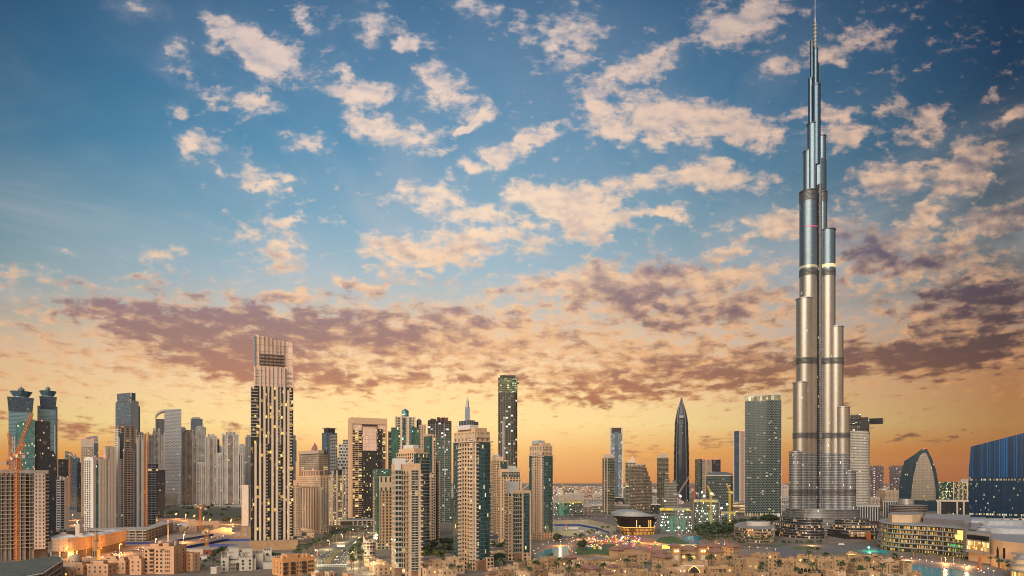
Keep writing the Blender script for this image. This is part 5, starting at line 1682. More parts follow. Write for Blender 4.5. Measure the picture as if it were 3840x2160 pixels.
lobe(2958, 3206, 44, 1905, -18, mat=f_burjlow)
lobe(2944, 3060, 44, 1934, -34)
lobe(2924, 3058, 52, 1952, -44)
lobe(2906, 3055, 60, 1974, -52)
lobe(3085, 3228, 48, 1936, -34)
lobe(3085, 3250, 54, 1955, -42)
lobe(3085, 3290, 56, 1972, -48)
lobe(3095, 3318, 58, 1988, -52)
f_lobby = facade('lobby_glass', (.06, .05, .045), (.22, .13, .07), 11, 2.6, (.08, .95), (.05, .95), .85, (1.0, .52, .18), .55, metal=.2, blind=0)
cx = bx(3077)
MB().box(cx - 18, cx + 18, -110, -50, 0, zr(1978, BY), 0, 1).build('entrance_block', [plain('entrance_dark', (.06, .058, .06), .3, .4), GUN], burj)
MB().box(cx - 14, cx + 14, -110.6, -109, 10, zr(1984, BY) - 2).build('lobby_window', f_lobby, burj)
MB().box(cx - 19, cx + 19, -116, -100, 6.5, 7.6).build('entrance_canopy', SILV, burj)
MB().box(cx + 1.5, cx + 6, -128, -124, 0, 11).build('orange_pillar', plain('rust_pillar', (.42, .12, .03), .5), burj)

# curved glass annexe to the left
Pn = [gp(2752, 2012), gp(2757, 2024), gp(2800, 2034), gp(2850, 2038), gp(2890, 2036), gp(2905, 2030), gp(2905, 2012), gp(2830, 1998), gp(2775, 2000)]
acx = sum(p[0] for p in Pn) / len(Pn)
acy = sum(p[1] for p in Pn) / len(Pn)
an = thing('annexe', 'low curved glass annexe with warm lit terraces left of the great skyscraper', 'building', (acx, acy, 0))
lp = [(p[0] - acx, p[1] - acy) for p in Pn]
f_annex = facade('annexe_glass', (.30, .24, .19), (.10, .07, .045), 3.6, 1.6, (.05, 1.0), (.28, 1.0), .25, (1.0, .58, .22), .9, metal=.7, blind=0)
hA = zr(1972, acy)
MB().prism(lp, 0, hA, 0, 1).build('body', [f_annex, ROOF], an)
for k in range(1, 5):
    g = 1.02 + .0 * k
    MB().prism([(x * g, y * g) for x, y in lp], hA * k / 5.0 - .5, hA * k / 5.0).build('terrace_ring', SILV, an)
MB().prism(ring(8, 6, 16, 12, 20), hA, hA + 6, 0, 1).build('roof_drum', [plain('annexe_drum', (.42, .38, .35), .6), ROOF], an)

# ---------------------------------------------------------------- ground, roads, water
def sheet(name, pts, mat, layer, kind='structure', px=True, thick=None):
    P = [gp(*p) for p in pts] if px else [(p[0], p[1], 0) for p in pts]
    z = .04 * layer
    area = sum(P[i][0] * P[(i + 1) % len(P)][1] - P[(i + 1) % len(P)][0] * P[i][1] for i in range(len(P)))
    if area < 0:
        P = P[::-1]
    m = MB()
    if thick:
        m.prism([(p[0], p[1]) for p in P], 0, thick, 0, 0)
    else:
        m.face([(p[0], p[1], z) for p in P])
    o = m.build(name, mat)
    o['kind'] = kind
    return o


def ground_mat():
    m = bpy.data.materials.new('desert_city_ground')
    m.use_nodes = True
    t = m.node_tree
    t.nodes.clear()
    N = NT(t)
    pos = N.n('ShaderNodeTexCoord').outputs['Object']
    a = N.noise(pos, .004, 6.0, .6)
    c = N.ramp(a, [(.30, (.060, .056, .045, 1)), (.42, (.16, .125, .095, 1)), (.52, (.17, .13, .10, 1)), (.62, (.13, .11, .095, 1)), (.72, (.05, .055, .04, 1))])
    f = N.noise(pos, .06, 6.0, .65)
    v = N.rng(f, .3, .7, .6, 1.35)
    c = N.mix(1.0, c, N.xyz(v, v, v), 'MULTIPLY')
    bs = N.n('ShaderNodeBsdfPrincipled')
    N.link(c, bs.inputs['Base Color'])
    bs.inputs['Roughness'].default_value = .95
    N.link(bs.outputs[0], N.n('ShaderNodeOutputMaterial').inputs[0])
    return m


m = MB()
m.face([(-18000, 60, 0), (18000, 60, 0), (18000, 24000, 0), (-18000, 24000, 0)])
g = m.build('ground', ground_mat())
g['kind'] = 'structure'

ASPH = plain('asphalt', (.065, .062, .06), .8, nscale=.05, amp=.35)
ASPHL = plain('worn_asphalt', (.16, .125, .11), .85, nscale=.03, amp=.35)
SANDG = plain('sand_lot', (.34, .25, .175), .95, nscale=.05, amp=.35, nz2=(.02, (.30, .225, .17)))
PAVE = plain('paving', (.19, .155, .13), .85, nscale=.2, amp=.25)
PAVER = plain('warm_paving', (.38, .19, .11), .85, nscale=.1, amp=.3)
LAWN = plain('lawn', (.055, .10, .03), .95, nscale=.1, amp=.35)
MEDIAN = plain('median_planting', (.16, .13, .045), .95, nscale=.25, amp=.4)
LINE = plain('road_marking', (.75, .73, .68), .7, amp=.1)
KERB = plain('kerb_stone', (.36, .32, .28), .85)


def water_mat():
    m = bpy.data.materials.new('turquoise_water')
    m.use_nodes = True
    t = m.node_tree
    t.nodes.clear()
    N = NT(t)
    pos = N.n('ShaderNodeTexCoord').outputs['Object']
    bs = N.n('ShaderNodeBsdfPrincipled')
    a = N.noise(pos, .03, 4.0, .5)
    N.link(N.mix(a, (.01, .20, .27, 1), (.015, .30, .36, 1)), bs.inputs['Base Color'])
    bs.inputs['Roughness'].default_value = .22
    bs.inputs['Specular IOR Level'].default_value = .22
    b = N.n('ShaderNodeBump')
    b.inputs['Strength'].default_value = .25
    b.inputs['Distance'].default_value = .3
    N.link(N.noise(pos, .5, 4.0, .6), b.inputs['Height'])
    N.link(b.outputs[0], bs.inputs['Normal'])
    N.link(bs.outputs[0], N.n('ShaderNodeOutputMaterial').inputs[0])
    return m


WATER = water_mat()
# left: highway, lots
sheet('sand_lot', [(180, 2140), (330, 2120), (540, 2120), (840, 2075), (945, 2060), (945, 2003), (700, 1995), (560, 2010), (420, 2035), (180, 2060)], SANDG, 1)
sheet('road', [(-120, 2120), (200, 2118), (330, 2105), (480, 2088), (640, 2062), (780, 2036), (880, 2015), (945, 2004), (945, 1996), (880, 2003), (760, 2020), (640, 2038), (470, 2066), (330, 2085), (200, 2096), (-120, 2100)], ASPHL, 2)
sheet('road', [(262, 1935), (320, 1930), (322, 1975), (305, 2000), (285, 2018), (262, 2018), (285, 1995), (280, 1960)], ASPHL, 2)
sheet('road', [(590, 1950), (640, 1940), (720, 1948), (800, 1960), (920, 1978), (920, 1986), (790, 1972), (700, 1960), (640, 1952), (592, 1958)], ASPHL, 2)
sheet('ground_cover', [(615, 1905), (930, 1905), (930, 1952), (800, 1955), (615, 1945)], plain('dark_shrubs', (.055, .06, .035), .95, nscale=.06, amp=.6), 1, 'stuff')
# boulevard
BL = [(1150, 2165), (1176, 2130), (1180, 2105), (1200, 2088), (1240, 2060), (1290, 2038), (1345, 2022), (1372, 2014), (1420, 2004), (1420, 2012), (1385, 2022), (1362, 2034), (1336, 2052), (1312, 2076), (1300, 2100), (1296, 2120), (1302, 2145), (1318, 2165)]
sheet('pavement', [(1080, 2170), (1120, 2120), (1140, 2096), (1190, 2062), (1250, 2034), (1330, 2010), (1420, 1994), (1440, 2000), (1425, 2030), (1385, 2062), (1372, 2110), (1392, 2170)], PAVE, 1)
sheet('road', BL, ASPH, 2)
sheet('median', [(1216, 2116), (1222, 2100), (1240, 2082), (1262, 2066), (1284, 2058), (1286, 2062), (1270, 2074), (1252, 2090), (1243, 2104), (1240, 2116)], MEDIAN, 3, thick=.3)
sheet('road_marking', [(1184, 2121), (1300, 2119), (1300, 2116), (1184, 2118)], LINE, 3)
for k in range(6):
    t_ = k / 6.0
    for (a, c, n_) in (((1190, 2112), (1250, 2062), 0), ((1204, 2114), (1262, 2060), 1), ((1262, 2112), (1296, 2064), 2), ((1278, 2112), (1310, 2064), 3)):
        x = a[0] + (c[0] - a[0]) * (t_ ** .8)
        r = a[1] + (c[1] - a[1]) * t_
        sheet('lane_dash', [(x - 1.2, r + 2.4), (x + 1.2, r + 2.4), (x + 2.6, r - .6), (x + .6, r - .6)], LINE, 3)
for k in range(16):
    x = 1188 + k * 7
    sheet('zebra_bar', [(x, 2125), (x + 3.6, 2125), (x + 3.8, 2122), (x + .2, 2122)], LINE, 3)
# centre: lake, promenade, park
sheet('pavement', [(1985, 2075), (2040, 2042), (2110, 2030), (2200, 2016), (2320, 1998), (2480, 2002), (2560, 2006), (2640, 2016), (2800, 2050), (2900, 2052), (2900, 2085), (2000, 2140)], PAVE, 1)
sheet('promenade', [(1998, 2092), (2012, 2070), (2036, 2057), (2070, 2049), (2110, 2042), (2180, 2033), (2200, 2014), (2218, 2008), (2240, 2010), (2230, 2022), (2190, 2036), (2150, 2050), (2144, 2066), (2152, 2084), (2170, 2092), (2150, 2100), (1998, 2104)], PAVER, 2)
sheet('lake', [(2003, 2140), (2006, 2084), (2022, 2070), (2050, 2060), (2090, 2052), (2125, 2047), (2148, 2044), (2136, 2056), (2130, 2068), (2134, 2080), (2150, 2092), (2160, 2110), (2150, 2140)], WATER, 3)
sheet('park_lawn', [(2158, 2062), (2172, 2046), (2230, 2026), (2330, 2014), (2400, 2016), (2420, 2030), (2390, 2060), (2330, 2085), (2180, 2086), (2160, 2076)], LAWN, 3)
sheet('park_paving', [(2190, 2036), (2240, 2024), (2340, 2014), (2440, 2018), (2520, 2040), (2500, 2062), (2400, 2075), (2330, 2070), (2320, 2042), (2250, 2040)], PAVER, 4)
sheet('park_lawn', [(2478, 2016), (2520, 2010), (2546, 2020), (2588, 2040), (2540, 2044), (2500, 2040), (2455, 2030)], LAWN, 5)
sheet('lake', [(2556, 2022), (2572, 2014), (2600, 2010), (2625, 2010), (2632, 2024), (2600, 2030), (2570, 2026)], WATER, 4)
sheet('lake', [(2586, 2031), (2615, 2034), (2640, 2050), (2612, 2060), (2580, 2064), (2500, 2072), (2470, 2080), (2480, 2072), (2560, 2062), (2610, 2044)], WATER, 4)
sheet('plaza', [(2890, 2062), (2905, 2048), (2980, 2040), (3100, 2042), (3230, 2040), (3300, 2045), (3290, 2075), (3100, 2072), (2900, 2090)], plain('plaza_stone', (.13, .12, .12), .7), 2)
sheet('park_lawn', [(2972, 2058), (2978, 2048), (3060, 2050), (3050, 2060), (2990, 2062)], LAWN, 3)
sheet('park_lawn', [(2896, 2052), (2905, 2044), (2940, 2043), (2930, 2050)], LAWN, 3)
sheet('lake', [(3230, 2062), (3260, 2054), (3330, 2062), (3330, 2078), (3240, 2074)], WATER, 3)
sheet('lake', [(3300, 2180), (3330, 2150), (3418, 2116), (3450, 2122), (3500, 2130), (3545, 2132), (3590, 2137), (3625, 2145), (3660, 2160), (3690, 2180)], WATER, 3)
sheet('promenade', [(3360, 2100), (3400, 2092), (3470, 2096), (3560, 2104), (3640, 2112), (3720, 2124), (3760, 2150), (3780, 2185), (3690, 2185), (3660, 2161), (3625, 2146), (3590, 2138), (3545, 2133), (3500, 2131), (3418, 2117), (3350, 2140)], plain('lake_paving', (.17, .155, .155), .6), 4)
# pit of the building site by the lake
sheet('pit_floor', [(2072, 1955), (2200, 1953), (2290, 1972), (2300, 2000), (2200, 2012), (2072, 2012)], plain('pit_sand', (.36, .33, .25), .95, nscale=.08, amp=.4), 2)
sheet('road', [(2072, 1945), (2260, 1940), (2420, 1936), (2420, 1942), (2260, 1948), (2072, 1953)], ASPHL, 2)
sheet('road', [(1990, 1978), (1700, 2040), (1600, 2060), (1600, 2068), (1720, 2052), (1990, 1990)], ASPH, 2)


def wall_run(name, label, pts, h, mat, cat='fence', t=.4, group=None):
    """a hoarding or wall along ground points"""
    P = [gp(*p) for p in pts]
    cx, cy = P[0][0], P[0][1]
    root = thing(name, label, cat, (cx, cy, 0), 0, group)
    for a, c in zip(P, P[1:]):
        d = Vector((c[0] - a[0], c[1] - a[1]))
        n = Vector((-d.y, d.x)).normalized() * t / 2
        q = [(a[0] - n.x - cx, a[1] - n.y - cy), (c[0] - n.x - cx, c[1] - n.y - cy), (c[0] + n.x - cx, c[1] + n.y - cy), (a[0] + n.x - cx, a[1] + n.y - cy)]
        MB().prism(q[::-1] if False else q, 0, h).build('panel', mat, root)
    return root


HB = plain('hoarding_blue', (.02, .04, .20), .6, amp=.3)
wall_run('hoarding', 'blue site hoarding along the far side of the orange lit highway', [(648, 2034), (700, 2026), (760, 2016), (800, 2010)], 3.2, HB)
wall_run('hoarding', 'blue site hoarding along the near side of the highway', [(698, 2058), (740, 2050), (775, 2044), (830, 2032), (855, 2029), (936, 2030)], 3.2, HB)
wall_run('hoarding', 'blue site hoarding closing the sand lot left of the bronze tower', [(784, 2050), (830, 2050), (890, 2052)], 3.2, HB)
wall_run('hoarding', 'blue site hoarding in front of the long car park', [(418, 2040), (480, 2042), (560, 2040), (600, 2036)], 3.0, HB)
wall_run('hoarding', 'pale blue hoarding curving around the lakeside pit', [(2075, 1972), (2170, 1972), (2240, 1985), (2285, 2002)], 3.0, HB)
wall_run('retaining_wall', 'tall sand coloured retaining wall on the far side of the pit', [(2072, 1968), (2206, 1964), (2215, 1966), (2260, 1978), (2310, 1994)], 8.0, plain('pit_wall', (.40, .34, .24), .9), 'wall')
wall_run('retaining_wall', 'pale green lit concrete wall at the near edge of the pit', [(2072, 2010), (2130, 2010), (2170, 2009)], 7.0, plain('pit_wall_green', (.38, .40, .27), .9), 'wall')

# ---------------------------------------------------------------- far city
cm = [PEACH, CREAM, WHITE, SAND, CONC]
protos = []
random.seed(11)
for k in range(6):
    mt = facade('far_house_%d' % k, ((.44, .33, .25), (.50, .42, .36), (.40, .30, .22), (.48, .44, .40), (.36, .28, .23), (.46, .30, .22))[k], (.05, .05, .05), 3.4, 5.0, (.3, .7), (.3, .75), .10, (1, .62, .25), 1.3, metal=0, rough=.6)
    w, d, h = random.uniform(12, 26), random.uniform(12, 20), random.uniform(6, 13)
    m = MB().box(-w / 2, w / 2, -d / 2, d / 2, 0, h, 0, 1)
    m.box(-w / 4, w / 5, -d / 4, d / 4, h, h + 3, 0, 1)
    o = m.build('house', [mt, plain('far_roof_%d' % k, (.33 - .03 * k, .28 - .03 * k, .24 - .03 * k), .9)])
    tag(o, 'small sandy flat roofed house in the distant low city', 'house', 'low houses of the distant city')
    o.location = (at(2150 + 130 * k, 2300 + 120 * k), 2300 + 120 * k, 0)
    protos.append(o)
spots = []
for k in range(1150):
    Y = math.exp(random.uniform(math.log(2050), math.log(9500)))
    px = random.choice([random.uniform(2060, 2960), random.uniform(2060, 2300), random.uniform(3260, 3560), random.uniform(1650, 1720), random.uniform(600, 930), random.uniform(2930, 2960)])
    spots.append((Y, px))
spots.sort()
for Y, px in spots[:280]:
    o = random.choice(protos).copy()
    COL.objects.link(o)
    o.location = (at(px, Y), Y, 0)
    o.rotation_euler = (0, 0, random.uniform(-.5, .5))
m = MB()
for Y, px in spots[280:]:
    w, d, h = random.uniform(14, 34), random.uniform(14, 30), random.uniform(6, 16) if random.random() < .93 else random.uniform(20, 45)
    x = at(px, Y)
    mi = random.randrange(4)
    m.prism([(x - w / 2, Y), (x + w / 2, Y + random.uniform(-4, 4)), (x + w / 2, Y + d), (x - w / 2, Y + d)], 0, h, mi, mi)
o = m.build('far_houses', [plain('far_a', (.42, .32, .25), .9), plain('far_b', (.48, .41, .35), .9), plain('far_c', (.34, .27, .22), .9), plain('far_d', (.28, .21, .18), .9)])
o['kind'] = 'stuff'
m = MB()
for k in range(520):
    Y = math.exp(random.uniform(math.log(1700), math.log(9000)))
    px = random.choice([random.uniform(2060, 2960), random.uniform(2060, 2300), random.uniform(3260, 3560), random.uniform(560, 930)])
    x = at(px, Y)
    s_ = Y * .00030
    z = random.uniform(5, 11)
    m.box(x - s_, x + s_, Y - s_, Y + s_, z, z + 2 * s_, 0 if random.random() < .55 else (1 if random.random() < .75 else 2))
o = m.build('city_lights', [plain('far_amber', (.8, .4, .1), .5, emit=(1, .42, .14), power=3.5), plain('far_white', (.8, .8, .8), .5, emit=(1, .9, .75), power=3.5), plain('far_red', (.8, .1, .1), .5, emit=(1, .12, .08), power=3.0)])
o['kind'] = 'stuff'
m = MB()
for k in range(260):
    Y = math.exp(random.uniform(math.log(1700), math.log(7000)))
    px = random.choice([random.uniform(2060, 2960), random.uniform(3260, 3560), random.uniform(600, 930)])
    x = at(px, Y)
    r = random.uniform(4, 10)
    for j in range(3):
        xx = x + random.uniform(-r, r)
        m.lathe(xx, Y + random.uniform(-r, r), [(r * .3, 0), (r * .8, r * .35), (r * .5, r * .8), (0, r)], 6)
o = m.build('far_trees', plain('far_foliage', (.045, .055, .035), .95, nscale=.3, amp=.5))
o['kind'] = 'stuff'

# ---------------------------------------------------------------- low buildings
random.seed(21)
WD = plain('window_dark', (.030, .027, .024), .15, .2, amp=.3)
WG = plain('window_green', (.03, .065, .055), .15, .3, amp=.3)
WGLOW = plain('window_glow', (.6, .4, .1), .4, emit=(1, .58, .16), power=1.3)
TILE = plain('roof_tile', (.22, .115, .085), .8, nscale=.5, amp=.25)
PERG = plain('dark_timber', (.06, .038, .03), .8)
SALMON = plain('salmon_render', (.60, .34, .19), .8, amp=.16)
SAND2 = plain('sand_render_b', (.42, .275, .155), .85, amp=.2)
IVORY = plain('ivory_render', (.52, .46, .39), .8, amp=.14)
FR = {}


def window_mesh(w, h, mat, arch=False):
    k = (round(w, 1), round(h, 1), mat.name, arch)
    if k not in FR:
        me = MB()
        if arch:
            pts = [(-w / 2, 0), (w / 2, 0), (w / 2, h * .6), (w * .28, h * .85), (0, h), (-w * .28, h * .85), (-w / 2, h * .6)]
            me.xz(pts, -.12, .1, 0, 1)
        else:
            me.box(-w / 2, w / 2, -.10, .1, 0, h, 0)
            me.box(-w / 2 - .15, w / 2 + .15, -.3, .1, -.25, 0, 1)
            me.box(-.05, .05, -.16, -.1, 0, h, 1)
        o = me.build('window', [mat, CREAM])
        COL.objects.unlink(o)
        FR[k] = o
    return FR[k]


def wins(b, face, fr, zs, w=1.3, h=1.7, mat=None, arch=False, glow=.0, name='window'):
    for f in fr:
        for z in zs:
            mt = WGLOW if random.random() < glow else (mat or WD)
            o = window_mesh(w, h, mt, arch).copy()
            o.name = name
            COL.objects.link(o)
            o.parent = b.root
            if face == 'F':
                o.location = (b.X(f), -b.D / 2, z)
            elif face == 'L':
                o.location = (-b.W / 2, b.Yd(f), z)
                o.rotation_euler = (0, 0, -math.pi / 2)
            else:
                o.location = (b.W / 2, b.Yd(f), z)
                o.rotation_euler = (0, 0, math.pi / 2)


def crenel(b, fx0, fx1, fy0, fy1, z, mat, s_=1.1, h=1.3):
    m = MB()
    x0, x1, y0, y1 = b.X(fx0), b.X(fx1), b.Yd(fy0), b.Yd(fy1)
    n = max(2, int((x1 - x0) / (2 * s_)))
    for k in range(n):
        x = x0 + (x1 - x0) * (k + .25) / n
        for yy in (y0, y1 - .5):
            m.box(x, x + s_, yy, yy + .5, z, z + h)
    n2 = max(2, int((y1 - y0) / (2 * s_)))
    for k in range(n2):
        y = y0 + (y1 - y0) * (k + .25) / n2
        for xx in (x0, x1 - .5):
            m.box(xx, xx + .5, y, y + s_, z, z + h)
    return m.build('battlement', mat, b.root)


def hip(b, z, e=1.6, hh=None, fx=(0, 1), fy=(0, 1)):
    x0, x1, y0, y1 = b.X(fx[0]) - e, b.X(fx[1]) + e, b.Yd(fy[0]) - e, b.Yd(fy[1]) + e
    hh = hh or min(x1 - x0, y1 - y0) * .24
    r = min(x1 - x0, y1 - y0) * .42
    top = [(x0 + r, y0 + r), (x1 - r, y0 + r), (x1 - r, y1 - r), (x0 + r, y1 - r)]
    m = MB().prism([(x0, y0), (x1, y0), (x1, y1), (x0, y1)], z, z + .5)
    m.prism([(x0, y0), (x1, y0), (x1, y1), (x0, y1)], z + .5, z + .5 + hh, 0, 0, top)
    return m.build('tiled_roof', TILE, b.root)


def units(b, z, n=3, fx=(.1, .8), fy=(.1, .8)):
    for k in range(n):
        a, c = random.uniform(*fx), random.uniform(*fy)
        x, y = b.X(a), b.Yd(c)
        w = random.uniform(.6, 1.3)
        MB().box(x - w, x + w, y - w * .7, y + w * .7, z, z + random.uniform(.7, 1.3)).build('roof_unit', random.choice([GREY, WHITE, DARK]), b.root)


def house(label, x0, xc, x1, Y, row, style='flat', mat=None, th=38, dep=None, group=None, win=True, wm=None, glow=.04, name='townhouse', fl=3.4):
    mat = mat or SAND
    b = Bld(name, label, 'house', x0, xc, x1, Y, row, th=th, dep=dep, group=group)
    if b.D > 45:
        b.D = 45
    T = b.top
    b.blk('walls', 0, 1, 0, 1, 0, T - (1.0 if style != 'hip' else 0), mat, ROOF)
    if style == 'hip':
        hip(b, T)
        b.blk('cornice', -.02, 1.02, -.02, 1.02, T - 1.2, T - .6, mat)
    elif style == 'cren':
        b.rim('parapet', 0, 1, 0, 1, T - 1, 1.0, mat, .5)
        crenel(b, 0, 1, 0, 1, T - .02, mat)
        b.blk('cornice', -.015, 1.015, -.015, 1.015, T - 2.2, T - 1.9, mat)
    else:
        b.rim('parapet', 0, 1, 0, 1, T - 1, 1.3, mat, .45)
        if b.W > 8:
            b.blk('stair_house', .55, .85, .45, .85, T - 1, T + 1.8, mat)
        units(b, T - 1, 3)
    if win:
        zs = []
        z = T - 3.6
        while z > .8 and len(zs) < 4:
            zs.append(z)
            z -= fl
        nW = max(1, min(6, int(b.W / 4.2)))
        nD = max(1, min(4, int(b.D / 4.2)))
        wins(b, 'F', [(k + .5) / nW for k in range(nW)], zs, mat=wm, glow=glow)
        if xc is not None:
            wins(b, 'L', [(k + .5) / nD for k in range(nD)], zs, mat=wm, glow=glow)
    return b


def loggia(b, f0, f1, z0, h, n=3, part='loggia', y=0.0):
    """a dark deep balcony opening with posts"""
    o = MB().box(b.X(f0), b.X(f1), -b.D / 2 - .15 - y, -b.D / 2 + .1, z0, z0 + h).build(part, PERG, b.root)
    for k in range(n + 1):
        x = b.X(f0) + (b.X(f1) - b.X(f0)) * k / n
        MB().box(x - .18, x + .18, -b.D / 2 - .5 - y, -b.D / 2 - .15 - y, z0, z0 + h).build('post', SAND, b.root)
    MB().box(b.X(f0), b.X(f1), -b.D / 2 - .6 - y, -b.D / 2 - .4 - y, z0, z0 + .9).build('rail', SAND, b.root)
    return o


# left foreground: salmon blocks
G = 'salmon coloured blocks of the old quarter'
b = house('tall salmon apartment block with dark window columns in the left foreground', 540, 652, 700, 545, 2050, 'flat', SALMON, 62, win=False, name='apartment_block')
T = b.top
zs = [T - 5 - 3.3 * k for k in range(6)]
for f in (.93, .56, .42, ):
    wins(b, 'L', [f], zs, 1.7, 1.8)
wins(b, 'L', [.16, .22, .28], zs, .9, 1.9)
wins(b, 'F', [.25, .75], zs, 1.2, 2.0)
for k, z in enumerate(zs):
    MB().box(-b.W / 2 - 1.3, -b.W / 2 + .1, b.Yd(.66), b.Yd(.82), z - .5, z + .4).build('balcony', SALMON, b.root)
    MB().box(-b.W / 2 - .2, -b.W / 2 + .1, b.Yd(.67), b.Yd(.81), z + .4, z + 2.2).build('balcony_door', PERG, b.root)
b.blk('roof_tier', .1, .9, .22, .42, T - 1, T + 3.0, SALMON)
b.blk('roof_tier', .1, .9, .55, .85, T - 1, T + 2.2, SALMON)
m = MB().lathe(b.X(.4), b.Yd(.62), [(2.6, T + 2.2), (2.3, T + 3.3), (1.4, T + 4.2), (0, T + 4.6)], 14).build('dome', SALMON, b.root, smooth=True)
for k in range(4):
    MB().tube((b.X(.3 + .1 * k), b.Yd(.1 + .03 * k), T), (b.X(.3 + .1 * k), b.Yd(.1 + .03 * k), T + 3.5), .35, 8).build('vent_pipe', WHITE, b.root)
MB().box(-b.W / 2 - 1.5, -b.W / 2 + .1, b.Yd(.66), b.Yd(.84), T - 2.4, T - 2.1).build('pergola', PERG, b.root)
MB().box(-b.W / 2 - 1.5, -b.W / 2 + .1, b.Yd(.32), b.Yd(.42), T - 2.4, T - 2.1).build('pergola', PERG, b.root)
house('lower salmon wing right of the tall salmon apartment block', 697, 722, 750, 560, 2075, 'flat', SALMON, 40, name='apartment_block')
for (x0, xc, x1, Y, row, st, lb) in (
        (110, 150, 172, 520, 2140, 'flat', 'low salmon villa roof at the bottom edge beside the car park'),
        (168, 200, 222, 530, 2136, 'flat', 'salmon villa with flat roof, second from the car park'),
        (214, 258, 284, 525, 2141, 'flat', 'salmon villa with wide terrace below the mosque dome'),
        (280, 312, 332, 540, 2122, 'cren', 'salmon villa with battlements in front of the mosque'),
        (326, 405, 436, 535, 2116, 'flat', 'large salmon block below the minaret'),
        (432, 470, 500, 545, 2104, 'flat', 'salmon block with dark pergola right of the minaret'),
        (486, 530, 552, 540, 2096, 'flat', 'salmon block with roof tanks next to the tall apartment block')):
    b = house(lb, x0, xc, x1, Y, row, st, SALMON, 55, group=G, glow=.02)
    b.blk('upper_room', .2, .7, .3, .8, b.top - 1, b.top + 2.6, SALMON)
b = house('long salmon upper block with square dark openings behind the minaret block', 386, 440, 472, 560, 2098, 'flat', SALMON, 55)
loggia(b, .1, .9, b.top - 4, 2.2, 4)

# ivory palace
b = Bld('palace', 'ivory palace block with green windows and stepped roof towers below the bronze tower', 'building', 828, None, 960, 565, 2096, dep=26)
T = b.top
for (f0, f1, dz, dy) in ((0, .22, 1.5, -.06), (.22, .52, -1.5, .02), (.52, .90, 1.0, -.06), (.90, 1.0, -1, .02)):
    b.blk('wing', f0, f1, dy, 1, 0, T + dz, IVORY)
    crenel(b, f0, f1, dy, 1, T + dz, IVORY, .8, .8)
for (f0, f1, z1) in ((.16, .34, 5.5), (.22, .50, 9.5), (.56, .80, 4.5), (.60, .90, 8.0)):
    b.blk('roof_tower', f0, f1, .35, .85, T - 1, T + z1, IVORY)
    b.blk('tower_cornice', f0 - .01, f1 + .01, .33, .87, T + z1, T + z1 + .5, IVORY)
zs = [T - 5.5 - 3.6 * k for k in range(4)]
b.D *= 1.12
wins(b, 'F', [.08, .30, .38], zs, 1.6, 1.9, WG)
wins(b, 'F', [.62, .82], zs, 1.6, 1.9, WG)
wins(b, 'F', [.62, .82, .08], [T - 2.6], 1.6, 2.0, WD, True)
for z in zs:
    MB().box(b.X(.43), b.X(.50), -b.D / 2 - .3, -b.D / 2 + 2.6, z - .4, z + 2.2).build('timber_bay', PERG, b.root)
b.D /= 1.12
b = Bld('palace', 'second ivory palace wing with battlements, between the palace and the orange lit block', 'building', 956, None, 1080, 590, 2078, dep=24)
T = b.top
for (f0, f1, dz, dy) in ((0, .25, 1.0, -.03), (.25, .50, 3.0, .1), (.50, 1.0, -2.5, .0)):
    b.blk('wing', f0, f1, dy, 1, 0, T + dz, IVORY)
    crenel(b, f0, f1, dy, 1, T + dz, IVORY, .8, .8)
b.blk('front_wing', .25, .52, -.5, .0, 0, T - 6, IVORY)
b.blk('roof_garden', .45, .9, .6, .9, T - 2.5, T - .5, plain('roof_hedge', (.05, .08, .025), .9, amp=.5))
wins(b, 'F', [.08, .17, .6, .7, .8, .9], [T - 6, T - 10], 1.3, 1.8, WG)
wins(b, 'F', [.37], [T - 1.2], 2.4, 2.4, WD, True)
house('small ivory domed hall left of the palace', 790, 812, 832, 545, 2128, 'flat', IVORY, 50, win=False)
o = bpy.data.objects['townhouse']
# orange block
b = house('orange lit apartment block with dark timber balconies below the boulevard', 1020, 1060, 1182, 530, 2098, 'flat', plain('orange_render', (.62, .30, .125), .8, amp=.16), 25, win=False, name='apartment_block')
T = b.top
zs = [T - 5 - 3.6 * k for k in range(3)]
wins(b, 'F', [.15, .45, .54, .80, .86, .92], zs, 1.3, 2.1)
wins(b, 'L', [.2, .5, .8], zs, 1.0, 2.2)
for f0, f1 in ((.02, .12), (.24, .38), (.58, .72)):
    for z in zs:
        MB().box(b.X(f0), b.X(f1), -b.D / 2 - 1.4, -b.D / 2 + .1, z - .8, z + .3).build('balcony', PERG, b.root)
        MB().box(b.X(f0), b.X(f1), -b.D / 2 - .2, -b.D / 2 + .1, z + .3, z + 2.0).build('balcony_door', WGLOW if random.random() < .15 else PERG, b.root)
OM = bpy.data.materials['orange_render']
b.blk('upper_room', .22, .55, .25, .8, T - 1, T + 3.4, OM)
b.blk('upper_room', .62, .95, .35, .8, T - 1, T + 2.0, OM)
for f, r in ((.12, 2.0), (.74, 2.2), (.86, 2.0)):
    MB().lathe(b.X(f), b.Yd(.4), [(r, T - 1), (r, T + .6), (r * .8, T + 1.7), (r * .4, T + 2.4), (0, T + 2.7)], 14).build('dome', OM, b.root, smooth=True)
b = house('small salmon house with white dome at the bottom edge by the junction', 1166, 1184, 1212, 500, 2150, 'flat', SALMON, 40)
MB().lathe(0, 0, [(2.6, b.top - 1), (2.3, b.top + .8), (1.2, b.top + 1.9), (0, b.top + 2.2)], 14).build('dome', CREAM, b.root, smooth=True)
house('small peach kiosk house at the bottom edge in front of the junction', 1218, 1234, 1254, 500, 2146, 'flat', PEACH, 35)
house('salmon dome roofed house at the bottom edge right of the kiosk house', 1284, 1304, 1326, 505, 2152, 'flat', SALMON, 35)
